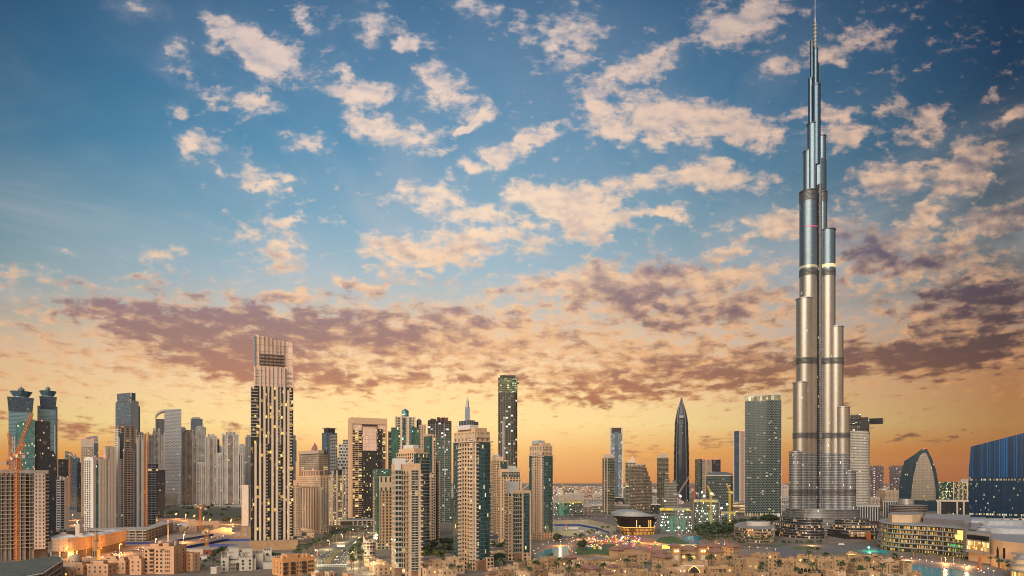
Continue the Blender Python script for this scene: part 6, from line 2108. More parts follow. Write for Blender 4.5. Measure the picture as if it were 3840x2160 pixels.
# pale townhouses between the front towers
for k, (x0, xc, x1, Y, row, lb) in enumerate((
        (1366, 1384, 1420, 590, 2098, 'pale pink townhouse at the foot of the crescent building, left end of its terrace'),
        (1384, 1402, 1448, 560, 2110, 'pale pink townhouse with small windows, middle of the terrace left of the nearest tower'),
        (1402, 1420, 1475, 535, 2124, 'pale pink townhouse at the right end of the terrace by the nearest tower'),
        (1582, 1606, 1650, 545, 2110, 'peach townhouse with roof terraces right of the nearest tower'),
        (1612, 1626, 1656, 550, 2100, 'peach townhouse tower with twin high windows, left of two'),
        (1648, 1666, 1700, 545, 2106, 'peach townhouse between the two tower houses'),
        (1672, 1690, 1720, 550, 2093, 'peach townhouse tower with twin high windows, right of two'),
        (1712, 1722, 1742, 545, 2112, 'narrow peach townhouse touching the big curved glass tower'),
        (1584, 1600, 1640, 520, 2135, 'lower peach townhouse at the bottom edge right of the nearest tower'),
        (1640, 1660, 1712, 520, 2138, 'lower peach townhouse at the bottom edge between the front towers'),
        (1836, 1850, 1902, 700, 2072, 'two storey peach house with square windows right of the big curved tower'),
        (1880, 1890, 1925, 690, 2086, 'low peach house behind the lakeside front tower'))):
    house(lb, x0, xc, x1, Y, row, 'flat', PEACH, 30, glow=.05)
for (x0, xc, x1, Y, row, lb) in ((1150, 1176, 1182, 900, 2000, 'peach podium house right of the bronze tower'), (1110, 1140, 1182, 870, 2020, 'sand podium wall house above the palms'),
                                 (1190, 1216, 1246, 1010, 1985, 'peach podium house with dark slits beside the palms'), (1236, 1258, 1282, 1050, 1975, 'peach podium house with balconies near the lit flats'),
                                 (1100, 1118, 1150, 800, 2040, 'sand podium wall directly right of the bronze tower foot')):
    house(lb, x0, xc, x1, Y, row, 'flat', PEACH, 45, glow=.1)

# crescent corner building
b = Bld('corner_building', 'round corner building with crescent shaped roof wing at the boulevard bend', 'building', 1362, None, 1410, 640, 2022, dep=14)
r = b.W / 2
z = b.z
zt = z(2034)
for k in range(6):
    z0 = zt * k / 6
    MB().prism(ring(0, 0, r * .93, 7, 20), z0, zt * (k + 1) / 6 - .5, 0, 1).build('storey', [facade('round_storey_%d' % k, (.50, .40, .31), (.045, .05, .05), 5.0, 3.0, (.15, .85), (.15, .85), .15, (1, .7, .3), .8), ROOF], b.root)
    MB().prism(ring(0, 0, r, 7.6, 20), zt * (k + 1) / 6 - .5, zt * (k + 1) / 6).build('floor_band', CREAM, b.root)
m = MB()
for k in range(8):
    a0, a1 = k / 8, (k + 1) / 8
    xa, xb = -r * 1.02 + r * .9 * a0 ** 1.6, -r * 1.02 + r * .9 * a1 ** 1.6
    za, zb = zt + (1 - a0) ** 1.5 * 8.5 + .4, zt + (1 - a1) ** 1.5 * 8.5 + .4
    m.xz([(xa, zt - .2), (xb, zt - .2), (xb, zb), (xa, za)], -6.5, 3)
m.build('crescent_wing', CREAM, b.root)
MB().box(-r * .2, r, -5, 5, zt, zt + 2.6).build('roof_room', f_punch2, b.root)

# old quarter on the right: hip roofs, battlements, loggias
def old(label, x0, xc, x1, Y, row, st, th=35, lo=None, **kw):
    b = house(label, x0, xc, x1, Y, row, st, kw.pop('mat', SAND), th, **kw)
    if lo:
        for (f0, f1, dz, h) in lo:
            loggia(b, f0, f1, b.top - dz, h)
    return b


old('sandy battlemented tower house on the near lake shore', 2024, 2052, 2088, 560, 2096, 'cren', 40)
old('sandy house with brown hipped roof at the right end of the lake', 2120, 2132, 2166, 575, 2094, 'hip', 30)
old('long sandy block with dark timber loggias right of the lake', 2140, 2234, 2326, 575, 2104, 'cren', 50, [(.05, .36, 5, 3.2), (.40, .68, 5, 3.2), (.72, .98, 5, 3.2), (.05, .36, 9.5, 3.2), (.40, .68, 9.5, 3.2), (.72, .98, 9.5, 3.2)], win=False)
old('sandy block with timber loggia at the edge of the festival park', 2322, 2345, 2430, 600, 2076, 'flat', 30, [(.12, .50, 5.2, 3.2), (.12, .50, 9.4, 3.2)])
old('sandy hip roofed pavilion nearest the park lawn', 2284, 2318, 2340, 630, 2064, 'hip', 45, win=False)
old('sandy hip roofed pavilion behind the one nearest the park lawn', 2322, 2350, 2368, 670, 2056, 'hip', 45, win=False)
old('sandy hip roofed pavilion between the park stalls and the gate house', 2384, 2414, 2438, 640, 2068, 'hip', 45, win=False)
old('sandy hip roofed house left of the gate house, upper one', 2444, 2484, 2500, 620, 2076, 'hip', 50)
old('sandy hip roofed house left of the gate house, lower one', 2446, 2492, 2512, 585, 2092, 'hip', 50)
old('battlemented sandy tower house in front of the loggia block', 2306, 2348, 2386, 545, 2116, 'cren', 42)
for (x0, xc, x1, lb) in ((2512, 2522, 2552, 'left brick coloured gate tower with two glowing lamps under a hipped roof'), (2612, 2622, 2652, 'right brick coloured gate tower with two glowing lamps under a hipped roof')):
    b = old(lb, x0, xc, x1, 590, 2050, 'hip', 25, win=False, name='gate_tower')
    for f in (.35, .65):
        MB().lathe(b.X(f), -b.D / 2 - .5, [(0, b.top - 5), (.55, b.top - 4.6), (.55, b.top - 3.6), (0, b.top - 3)], 8).build('wall_lamp', LAMPA, b.root)
        b.blk('niche', f - .10, f + .10, -.02, .05, b.top - 5.5, b.top - 1.8, plain('niche_warm', (.55, .33, .14), .8))
    b.blk('panel', .25, .75, -.015, .05, 4, b.top - 8, CREAM)
b = old('gate hall with three yellow lit windows and arches between the two gate towers', 2550, None, 2616, 600, 2064, 'hip', 0, win=False, dep=12, name='gate_hall')
wins(b, 'F', [.22, .50, .78], [b.top - 7.5], 2.6, 2.6, WGLOW)
wins(b, 'F', [.2, .5, .8], [b.top - 15], 4.2, 4.5, WD, True, name='arch')
MB().box(b.X(.02), b.X(.98), -b.D / 2 - 1.5, -b.D / 2, b.top - 4.2, b.top - 3.6).build('eaves', TILE, b.root)
b = old('great pointed arch gate outlined in glowing lamps at the bottom edge', 2556, None, 2650, 530, 2112, 'flat', 0, win=False, dep=8, name='gate')
T = b.top
MB().xz([(-4.8, -2), (4.8, -2), (4.8, 2.5), (4.0, 5.0), (2.4, 7.0), (0, 8.6), (-2.4, 7.0), (-4.0, 5.0), (-4.8, 2.5)], -b.D / 2 - .15, -b.D / 2 + .1).build('archway', plain('arch_dark', (.03, .018, .012), .8), b.root)
m = MB()
ap = [(-5.0, 0), (-5.0, 2.5), (-4.2, 5.1), (-2.5, 7.2), (0, 8.9), (2.5, 7.2), (4.2, 5.1), (5.0, 2.5), (5.0, 0)]
for a, c in zip(ap, ap[1:]):
    m.tube((a[0], -b.D / 2 - .3, a[1]), (c[0], -b.D / 2 - .3, c[1]), .22, 6)
m.build('arch_lamps', plain('arch_lamp', (.8, .5, .2), .4, emit=(1, .52, .16), power=2.2), b.root)
b.blk('frieze', .1, .9, -.03, .05, T - 2.6, T - 1.4, CREAM)
wins(b, 'F', [.08, .92], [1.0], 1.6, 4.0, WD, True, name='niche')
b = old('low arcaded wing left of the great pointed gate', 2478, None, 2556, 535, 2138, 'cren', 0, win=False, dep=8)
wins(b, 'F', [.1, .3, .5, .72, .92], [0.2], 2.6, 4.2, WD, True, name='arch')
old('sandy block with timber window left of the great gate', 2484, 2492, 2545, 555, 2106, 'flat', 25, [(.55, .9, 5.5, 3.4)], win=False)
old('wide hip roofed house behind the right gate tower', 2636, 2660, 2700, 640, 2052, 'hip', 35)
old('round cornered sandy house with hipped roof right of the gate', 2652, 2672, 2716, 580, 2072, 'hip', 25)
old('hip roofed corner house at the edge of the dark palms', 2716, 2750, 2772, 620, 2052, 'hip', 52)
old('sandy house stepping down behind the hip roofed corner house', 2690, 2716, 2755, 640, 2056, 'flat', 40)
old('sandy house with warm lit facade right of the gate, flat roof with air units', 2646, 2654, 2748, 520, 2128, 'flat', 20, [(.28, .72, 5, 3.6)], glow=.2)
old('battlemented sandy house behind the air unit roof', 2682, 2700, 2738, 560, 2108, 'cren', 40)
old('sandy house with dark roof deck and small square windows', 2734, 2756, 2790, 550, 2112, 'flat', 40)
b = old('battlemented round tower house with two arched balconies', 2786, 2800, 2848, 545, 2098, 'cren', 30, win=False)
wins(b, 'F', [.3, .7], [b.top - 8], 3.0, 3.2, plain('balcony_glow', (.4, .24, .1), .7, emit=(1, .55, .15), power=.35), True, name='balcony_arch')
old('sandy cube house with sunken roof court at the bottom edge', 2782, 2800, 2846, 510, 2140, 'flat', 40, win=False)
old('sandy block beside the turquoise pool', 2836, 2850, 2884, 575, 2082, 'flat', 35)
old('sandy house with shaded terrace near the plaza path', 2812, 2826, 2862, 590, 2080, 'flat', 35)
b = old('battlemented sandy house at the left of the arcade court', 2880, 2915, 2926, 545, 2078, 'cren', 60, [(.2, .5, 9, 2.6)])
old('sandy block with green glass bays left of the arcade', 2922, 2932, 2990, 540, 2098, 'flat', 25, [(.22, .42, 6, 5), (.5, .72, 6, 3)], wm=WG)
b = old('sandy arcade with five dark pointed arches and five small ones below', 2984, None, 3058, 535, 2112, 'flat', 0, win=False, dep=10, name='arcade')
wins(b, 'F', [.12, .31, .50, .69, .88], [b.top - 7.6], 2.4, 3.6, WD, True, name='arch')
wins(b, 'F', [.12, .31, .50, .69, .88], [b.top - 12.0], 2.0, 2.6, WGLOW if False else WD, True, name='arch')
b = old('sandy upper hall with wall lamps behind the arcade terrace', 2990, None, 3056, 560, 2086, 'flat', 0, win=False, dep=14)
for f in (.18, .5, .82):
    MB().lathe(b.X(f), -b.D / 2 - .4, [(0, b.top - 4.4), (.4, b.top - 4.1), (.4, b.top - 3.4), (0, b.top - 3)], 8).build('wall_lamp', LAMPA, b.root)
old('sandy block with green glass bays right of the arcade', 3056, 3066, 3126, 540, 2098, 'flat', 25, [(.3, .55, 6, 3.4), (.6, .8, 6, 5)], wm=WG)
old('battlemented sandy house with two lamps on its terrace, right of the arcade', 3118, 3128, 3172, 540, 2092, 'cren', 28, [(.2, .8, 8, 2.4)])
b = old('sandy domed hall with a glowing ring under its dome', 3170, 3180, 3228, 590, 2080, 'flat', 30, win=False)
MB().lathe(b.X(.3), b.Yd(.4), [(3.4, b.top), (3.4, b.top + .4), (3.1, b.top + 1.6), (2.0, b.top + 2.8), (0, b.top + 3.4)], 16).build('dome', SAND, b.root, smooth=True)
MB().lathe(b.X(.3), b.Yd(.4), [(3.6, b.top - .1), (3.75, b.top + .3), (3.6, b.top + .6)], 16).build('dome_light_ring', WARMW, b.root)
wins(b, 'F', [.45], [b.top - 6.5], 2.0, 4.4, plain('arch_brown', (.20, .11, .06), .7), True, name='arch')
old('long flat sandy house below the green light', 3222, 3240, 3310, 590, 2086, 'flat', 30)
old('cluttered flat roof house behind the battlemented court', 3180, 3200, 3262, 545, 2114, 'cren', 35)
old('sandy loggia block with arched openings near the mall lake, left part', 3258, 3268, 3330, 545, 2112, 'flat', 22, [(.25, .6, 5, 3.2), (.25, .6, 9, 3.2)])
old('sandy loggia block with arched openings near the mall lake, right part', 3322, 3332, 3384, 545, 2112, 'flat', 22, [(.2, .7, 5, 3.2), (.2, .7, 9, 3.2)])
b = old('last sandy house with brown canopy at the mall lake edge', 3376, 3386, 3420, 535, 2108, 'flat', 22, [(.1, .4, 6, 5)])
MB().box(b.X(.2), b.X(.95), -b.D / 2 - 1, b.D / 4, b.top, b.top + .6).build('canopy', TILE, b.root)
old('sandy house with white parapet court at the bottom edge', 3208, 3220, 3290, 505, 2142, 'flat', 30)
old('sandy house with stepped walls in the bottom edge middle of the quarter', 3086, 3098, 3162, 510, 2138, 'flat', 30, [(.1, .4, 3.4, 1.6)])
old('sandy house with brown canopies left of the arcade court', 2880, 2900, 2958, 505, 2140, 'flat', 40, [(.5, .8, 4, 2.6)])
# close packed roofs of the quarter
GQ = 'flat roofed sandy houses packed in the old quarter'
random.seed(33)
k = 0
for (ya, row, pa, pb, st) in ((560, 2108, 1925, 2310, 1), (528, 2132, 1830, 2560, 1), (508, 2150, 1820, 3420, 1), (600, 2092, 2660, 3180, 2), (575, 2098, 2620, 3360, 1)):
    x = pa
    while x < pb:
        w = random.uniform(24, 58)
        st_ = random.choice(['flat', 'flat', 'flat', 'cren', 'hip'])
        side = w * random.uniform(.2, .5)
        h_ = house('small sandy flat or hip roofed house packed among the old quarter roofs', x, x + side, x + w, ya + random.uniform(-12, 12), row + random.uniform(-5, 7), st_, random.choice([SAND, SAND, SAND2, PEACH, SAND2]), random.uniform(28, 50), group=GQ, glow=.06)
        x += w * random.uniform(.85, 1.25)
        k += 1
        if random.random() < .25 and st_ != 'hip':
            MB().box(h_.X(.1), h_.X(.6), h_.Yd(.1), h_.Yd(.5), h_.top + 1.6, h_.top + 1.9).build('canopy', TILE, h_.root)
            for fx in (.12, .56):
                for fy in (.12, .46):
                    MB().box(h_.X(fx), h_.X(fx) + .25, h_.Yd(fy), h_.Yd(fy) + .25, h_.top - 1, h_.top + 1.6).build('canopy_post', PERG, h_.root)
        if random.random() < .35:
            o = MB().lathe(h_.X(.3), -h_.D / 2 - .4, [(0, h_.top - 3), (.32, h_.top - 2.8), (.32, h_.top - 2.2), (0, h_.top - 2)], 6).build('wall_lamp', LAMPA, h_.root)

# ---------------------------------------------------------------- left middle ground
random.seed(5)
# long open car park
P = [gp(322, 2028), (at(545, 835), 835), gp(548, 2030), (at(650, 1010), 1010), (at(600, 1025), 1025), (at(556, 905), 905), (at(330, 880), 880)]
P = [(p[0], p[1]) for p in P]
c0 = (sum(p[0] for p in P) / len(P), sum(p[1] for p in P) / len(P))
pk = thing('parking_podium', 'long grey open deck car park under the white slab towers', 'car park', (c0[0], c0[1], 0))
L = [(p[0] - c0[0], p[1] - c0[1]) for p in [P[0], P[2], P[3], P[4], P[5], P[6]]]
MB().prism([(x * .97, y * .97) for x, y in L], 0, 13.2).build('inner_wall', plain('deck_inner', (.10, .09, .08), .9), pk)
for k in range(4):
    MB().prism(L, 2.4 + k * 3.7, 2.4 + k * 3.7 + 1.3).build('deck', CONC, pk)
for i in range(3):
    a, c = L[i], L[(i + 1) % 6]
    for k in range(9):
        t_ = (k + .5) / 9
        x, y = a[0] + (c[0] - a[0]) * t_, a[1] + (c[1] - a[1]) * t_
        MB().box(x - .5, x + .5, y - .5, y + .5, 0, 14.6).build('column', CONC, pk)

# curved tan hall on stilts
pts = []
for k in range(15):
    t_ = k / 14
    px = 190 + 226 * t_
    Y = 660 + 90 * t_ ** 1.5 - 22 * math.sin(math.pi * t_)
    pts.append((at(px, Y), Y))
bk = [(x + 4 - 6 * i / 14, y + 34) for i, (x, y) in enumerate(pts)][::-1]
c0 = pts[7]
hall = thing('curved_hall', 'long curved tan hall on stilts with white tent roof, lit orange by street lamps', 'building', (c0[0], c0[1], 0))
L = [(x - c0[0], y - c0[1]) for x, y in pts + bk]
TAN = plain('tan_panel', (.36, .25, .17), .8, amp=.12)
f_tan = facade('tan_dots', (.40, .275, .185), (.24, .16, .11), 4.0, 5.0, (.35, .62), (.3, .6), 0, metal=0, rough=.8, blind=0)
MB().prism(L, 7, 20, 0, 1).build('wall', [f_tan, WHITE], hall)
MB().prism([(x * 1.01, y * 1.01) for x, y in L], 20, 21).build('roof_rim', GREY, hall)
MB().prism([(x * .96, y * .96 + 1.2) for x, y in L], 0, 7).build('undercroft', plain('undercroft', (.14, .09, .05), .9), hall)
for k in range(0, 15, 2):
    x, y = L[k]
    MB().box(x - .5, x + .5, y + .3, y + 1.3, 0, 7).build('stilt', CREAM, hall)
for k in range(11):
    t_ = (k + .5) / 11
    i = int(t_ * 14)
    x, y = L[i][0] * .97, L[i][1] + 12 + 6 * (k % 2)
    m = MB()
    s_ = 8
    m.prism([(x - s_, y - s_), (x + s_, y - s_ * .6), (x + s_, y + s_), (x - s_, y + s_ * .7)], 21, 23.5, 0, 0, [(x - .2, y - .2), (x + .2, y - .2), (x + .2, y + .2), (x - .2, y + .2)])
    m.build('roof_tent', WHITE, hall)
b = Bld('hall', 'tan box building with green roof deck left of the orange road', 'building', 198, 248, 286, 850, 1996, th=50)
b.blk('wall', 0, 1, 0, 1, 0, b.top, TAN, plain('green_roof', (.06, .13, .08), .9, amp=.5))
b.fins('wall_slot', 'F', [.2, .35, .5, .65, .8], .9, .1, 4, 14, plain('slot_brown', (.22, .15, .10), .8))
b.blk('roof_unit', .2, .4, .3, .6, b.top, b.top + 3, plain('unit_teal', (.06, .16, .16), .7))
b = Bld('hall', 'small white box building with a lit sign panel beside the orange ramp', 'building', 282, 298, 310, 850, 1965, th=40)
b.blk('wall', 0, 1, 0, 1, 0, b.top, CREAM)
b.blk('lit_panel', .2, .9, -.03, .1, 4, 10, plain('panel_glow', (.6, .3, .15), .5, emit=(1, .45, .25), power=.8))

# mosque
YM = 610
mq = thing('mosque', 'tan mosque with ribbed dome in front of the curved hall', 'mosque', (at(283, YM), YM, 0))
r = 20 * YM / F
MB().box(-9, 9, -7, 8, 0, zr(2108, YM)).build('prayer_hall', SAND, mq)
MB().box(6, 20, -5, 8, 0, zr(2118, YM)).build('side_hall', SAND, mq)
z0 = zr(2102, YM)
MB().lathe(0, 0, [(r * 1.02, zr(2112, YM)), (r * 1.02, z0)], 24).build('drum', facade('drum_openings', (.46, .33, .22), (.05, .035, .03), 8, 3, (.3, .7), (.3, .7), 0, metal=0, blind=0), mq)
MB().lathe(0, 0, [(r, z0), (r * 1.02, z0 + r * .3), (r * .92, z0 + r * .62), (r * .68, z0 + r * .95), (r * .35, z0 + r * 1.15), (0, z0 + r * 1.24)], 24).build('dome', plain('dome_tan', (.42, .30, .21), .75), mq, smooth=True)
MB().box(-6, 6, -7.3, -7, zr(2122, YM), zr(2118, YM)).build('grille', WD, mq)
mn = thing('minaret', 'tan minaret with two balconies and a rounded cap beside the mosque dome', 'minaret', (at(361, 620), 620, 0))
w = 9 * 620 / F
zz = lambda rr: zr(rr, 620)
MB().box(-w, w, -w, w, 0, zz(2060)).build('shaft', SAND, mn)
for sx in (-.5, .5):
    MB().box(w * sx - .55, w * sx + .55, -w - .08, -w + .1, zz(2086), zz(2066)).build('arched_opening', WD, mn)
MB().box(-w * 1.25, w * 1.25, -w * 1.25, w * 1.25, zz(2060), zz(2057)).build('balcony', SAND, mn)
MB().prism(ring(0, 0, w * .8, n=8), zz(2057), zz(2028)).build('upper_shaft', SAND, mn)
MB().prism(ring(0, 0, w * 1.1, n=12), zz(2028), zz(2024)).build('balcony', plain('balcony_brown', (.25, .16, .11), .8), mn)
MB().lathe(0, 0, [(w * .62, zz(2024)), (w * .66, zz(2010)), (w * .55, zz(2002)), (w * .3, zz(1998)), (0, zz(1996))], 14).build('cap', SAND, mn, smooth=True)

# sand coloured hall in the lots, ramp, huts
b = Bld('hall', 'sand coloured hall with screened openings behind the orange crane in the lots', 'building', 700, 706, 822, 1003, 1948, th=14)
SH = plain('hall_sand', (.60, .43, .27), .85, amp=.1)
b.blk('wall', 0, 1, 0, 1, 0, b.top - 4, SH)
b.blk('upper_wall', .0, .22, .0, 1, b.top - 4, b.top, SH)
b.blk('screen', .18, .80, -.02, .1, 2, 9, facade('mashrabiya', (.40, .28, .18), (.14, .10, .07), 3, 2, (.2, .8), (.2, .8), 0, metal=0, blind=0))
b.blk('annexe', -.28, .25, -.5, -.0, 0, 8, SH)
b = Bld('ramp_wall', 'sand coloured stepped ramp wall right of the sand hall', 'wall', 786, None, 868, 985, 1980, dep=10)
MB().xz([(-b.W / 2, 0), (b.W / 2, 0), (b.W / 2, b.top), (b.W * .2, b.top), (b.W * .2, b.top + 1), (b.W * .1, b.top + 1), (-b.W / 2, 3)], -4, 4, 0, 0).build('wall', SH, b.root)
for (px, row, w, d, h, mt, lb) in ((672, 1990, 9, 6, 9, GREY, 'grey site silo hut beside the steel frames'), (690, 1978, 16, 8, 8, WHITE, 'white site cabin left of the sand hall'), (728, 2078, 30, 8, 6, CREAM, 'long cream site shed behind the salmon apartment block'),
                                   (788, 2078, 14, 6, 5, plain('rust_red', (.25, .06, .04), .8), 'rust red container beside the yellow lit crane foot'), (760, 2098, 8, 5, 4, WHITE, 'white site cabin below the yellow lit crane foot')):
    g_ = gp(px, row)
    o = thing('site_hut', lb, 'hut', (g_[0], g_[1], 0), -math.atan2(g_[0], g_[1]))
    MB().box(-w / 2, w / 2, -d / 2, d / 2, 0, h).build('cabin', mt, o)
    MB().box(-w / 2 - .3, w / 2 + .3, -d / 2 - .3, d / 2 + .3, h, h + .4).build('roof', GREY, o)
    MB().box(-w * .3, -w * .15, -d / 2 - .05, -d / 2 + .1, 0, h * .6).build('door', DARK, o)
# steel frames of a new block
o = thing('steel_frame', 'brown forest of scaffold and starter bars on the building plot by the highway', 'scaffold', (at(680, 960), 960, 0))
m = MB()
for k in range(16):
    for j in range(4):
        x, y = -38 + k * 5.0, -20 + j * 12
        m.tube((x, y, 0), (x, y, random.uniform(7, 13)), .18, 4)
for j in range(4):
    for zz_ in (3, 6, 9):
        m.tube((-38, -20 + j * 12, zz_), (37, -20 + j * 12, zz_), .16, 4)
m.build('frame', plain('scaffold_brown', (.17, .10, .075), .85), o)
crane('orange tower crane standing behind the sand coloured hall in the lots', 751, 985, 1990, 1905, 730, 1904, ORANGE, 772, 1905, w=2.4, r=.22)
crane('yellow orange crane mast lit from below among the sand lots', 775, 720, 2090, 1992, 786, 1986, plain('crane_amber', (.55, .26, .03), .6), 764, 1992, w=2.6, r=.2)
crane('dark green mobile crane boom leaning over the steel frames', 690, 960, 1998, 1996, 708, 1976, plain('boom_green', (.04, .07, .05), .6), w=2.0, r=.25)

# orange lit ramps in the gap and pole mast
o = thing('mast', 'tall slim lighting mast with red lamp beside the car park', 'mast', (at(630, 830), 830, 0))
MB().tube((0, 0, 0), (0, 0, zr(1955, 830)), .7, 8, r2=.4).build('pole', CREAM, o)
MB().lathe(0, 0, [(0, zr(1954, 830)), (.8, zr(1953, 830)), (.8, zr(1951, 830)), (0, zr(1950, 830))], 8).build('lamp', RED, o)

# ---------------------------------------------------------------- opera house
YO = 930
op = thing('opera_house', 'dark glass boat shaped opera house with sweeping grey roof and orange lit base', 'building', (at(2381, YO + 30), YO + 30, 0))
S2 = YO / F
a_ = 88 * S2
f_op = facade('opera_glass', (.045, .04, .04), (.035, .028, .026), 5, 2.2, (.05, .95), (.03, .97), .03, (1, .7, .35), .8, metal=.5, rough=.12, blind=0)
f_opl = facade('opera_lit', (.10, .05, .02), (.2, .09, .03), 5.2, 1.8, (.10, .92), (.12, .9), .75, (1, .40, .06), .55, metal=.1, blind=0)
zt = zr(1935, YO)
lo_ = ring(4, 0, a_ * .70, 24, 32, 2.3)
mi_ = ring(2, 0, a_ * .80, 27, 32, 2.3)
to_ = ring(0, 0, a_, 33, 32, 2.3)
MB().prism(lo_, 0, 11, 0, 1, mi_).build('lit_base', [f_opl, ROOF], op)
MB().prism(mi_, 11, 11.7, 0, 0, [(x * 1.02, y * 1.02) for x, y in mi_]).build('light_band', WARMW, op)
MB().prism(mi_, 11.7, zt, 0, 1, to_).build('hull', [f_op, ROOF], op, smooth=True)
m = MB()
n = 32
rim = ring(0, 0, a_ * 1.03, 35, n, 2.3)


def rz_(x):
    t_ = x / a_
    return zt + 1.5 + 5.0 * math.cos((t_ + .35) * 1.9)


for (g0, g1) in ((1.0, .66), (.66, .33), (.33, 0.001)):
    for k in range(n):
        A, B_ = rim[k], rim[(k + 1) % n]
        q_ = [(A[0] * g0, A[1] * g0), (B_[0] * g0, B_[1] * g0), (B_[0] * g1, B_[1] * g1), (A[0] * g1, A[1] * g1)]
        m.face([(x, y, rz_(x) + (1 - gg) * 2.5) for (x, y), gg in zip(q_, (g0, g0, g1, g1))])
for k in range(n):
    A, B_ = rim[k], rim[(k + 1) % n]
    m.face([(A[0], A[1], zt - .6), (B_[0], B_[1], zt - .6), (B_[0], B_[1], rz_(B_[0])), (A[0], A[1], rz_(A[0]))])
m.build('swept_roof', plain('opera_roof', (.26, .30, .33), .45, .2), op, smooth=True)
m = MB()
for x in (-.10, .42, .50):
    m.box(a_ * x - .3, a_ * x + .3, -31.5, -30.5, 12, zt - 6)
m.build('lit_mullion', WARMW, op)

# ---------------------------------------------------------------- lit building sites
SITE = plain('site_slab', (.24, .24, .21), .85, amp=.3)
NETG = plain('green_net', (.10, .22, .17), .9, amp=.4)
WORK = plain('work_lamp', (.8, .85, .8), .4, emit=(.86, 1, .90), power=10)


def site(label, px0, px1, Y, row_top, fh=4.2, dep=34, lamps=70, yellow=True, lampmat=None, pw=60):
    b = Bld('building_site', label, 'building site', px0, None, px1, Y, row_top, dep=dep)
    T = b.top
    z = 0.0
    m = MB()
    nf = int(T / fh)
    for k in range(1, nf + 1):
        MB().box(-b.W / 2, b.W / 2, -b.D / 2, b.D / 2, k * fh - .5, k * fh).build('floor_slab', SITE, b.root)
    nc = max(4, int(b.W / 6))
    for k in range(nc + 1):
        x = -b.W / 2 + .6 + (b.W - 1.2) * k / nc
        MB().box(x - .4, x + .4, -b.D / 2 + .5, -b.D / 2 + 1.3, 0, nf * fh - .5).build('column', SITE, b.root)
    b.blk('core_wall', .06, .94, .30, .95, 0, nf * fh + 4, plain('core_' + label[:9] + str(px0), (.30, .34, .28), .9, amp=.4))
    for k in range(4):
        f = random.uniform(.02, .8)
        b.blk('safety_net', f, f + random.uniform(.08, .2), -.02, .02, fh * random.randint(0, 2), fh * random.randint(3, nf), NETG)
    m = MB()
    for k in range(lamps):
        x, zz_ = random.uniform(-.49, .49) * b.W, fh * random.randint(1, nf) - random.uniform(.8, 1.5)
        y = -b.D / 2 + random.uniform(-.5, 6)
        s_ = random.uniform(.22, .5)
        m.box(x - s_, x + s_, y - s_, y + s_, zz_ - s_, zz_ + s_)
    o = m.build('work_lamps', lampmat or WORK, b.root)
    o['kind'] = 'stuff'
    if yellow:
        m = MB()
        for k in range(14):
            f = random.uniform(0, .93)
            m.box(b.X(f), b.X(f) + b.W * .07, -b.D / 2 - 1.6, -b.D / 2 + 1, nf * fh + .3 + random.choice([0, 0, 2.4]), nf * fh + 1.6 + random.choice([0, 2.4]))
        m.build('yellow_formwork', plain('yellow_form_glow_%d' % px0, (.62, .46, .03), .6, emit=(.8, .6, .04), power=.12), b.root)  # faint glow put into the yellow paint in place of floodlight
    return b


site('floodlit unfinished block with yellow formwork, left of two, right of the opera house', 2474, 2596, 985, 1906)
site('floodlit unfinished block with yellow formwork, taller of two, beside the dark tree grove', 2600, 2700, 1000, 1876)
site('small floodlit unfinished block left of the checkered slab tower', 2702, 2762, 1040, 1920, lamps=30)
site('unfinished block with yellow and green lit top deck, left of the slim balconied towers', 2075, 2190, 1450, 1884, lamps=30)
WL = [(2494, 1880), (2552, 1863), (2668, 1852), (2706, 1906), (2727, 1893), (2632, 1848), (2640, 1862), (2505, 1960), (2545, 1980), (2480, 1972)]
for (px, row) in WL:
    Y = 975
    o = thing('floodlight', 'white floodlight on a pole over the lit building sites', 'floodlight', (at(px, Y - 22), Y - 22, 0), 0, 'floodlights of the building sites')
    zt_ = zr(row, Y - 22)
    MB().tube((0, 0, 0), (0, 0, zt_), .18, 5).build('pole', GREY, o)
    MB().box(-.9, .9, -.5, .3, zt_, zt_ + 1.4).build('lamp_head', plain('flood_lamp', (.9, .9, .9), .4, emit=(.95, 1, .95), power=20) if 'flood_lamp' not in bpy.data.materials else bpy.data.materials['flood_lamp'], o)
crane('red and white luffing crane over the lit sites with boom raised right', 2543, 975, 2000, 1858, 2588, 1782, plain('crane_white', (.30, .22, .20), .6), 2532, 1850, w=2.4, r=.22)
crane('yellow tower crane in front of the taller floodlit block', 2666, 960, 2000, 1855, 2652, 1820, YELLOW, 2676, 1852, w=2.6, r=.22)
crane('yellow tower crane right of the floodlit blocks near the tree grove', 2737, 985, 1960, 1848, 2724, 1812, YELLOW, 2746, 1846, w=2.6, r=.22)
crane('red luffing crane behind the taller floodlit block', 2606, 1040, 1960, 1850, 2596, 1820, REDP, 2616, 1850, w=2.2, r=.2)
crane('thin orange crane standing by the roadside right of the low unfinished block', 2206, 1400, 1930, 1836, 2190, 1834, ORANGE, 2220, 1836, w=2.4, r=.24)
crane('yellow crane rising over the green lit deck, left one', 2112, 1420, 1900, 1830, 2104, 1806, YELLOW, 2120, 1832, w=2.2, r=.24)
crane('small orange mobile crane working in the lakeside pit', 2120, 850, 1988, 1984, 2130, 1944, ORANGE, w=1.4, r=.16)

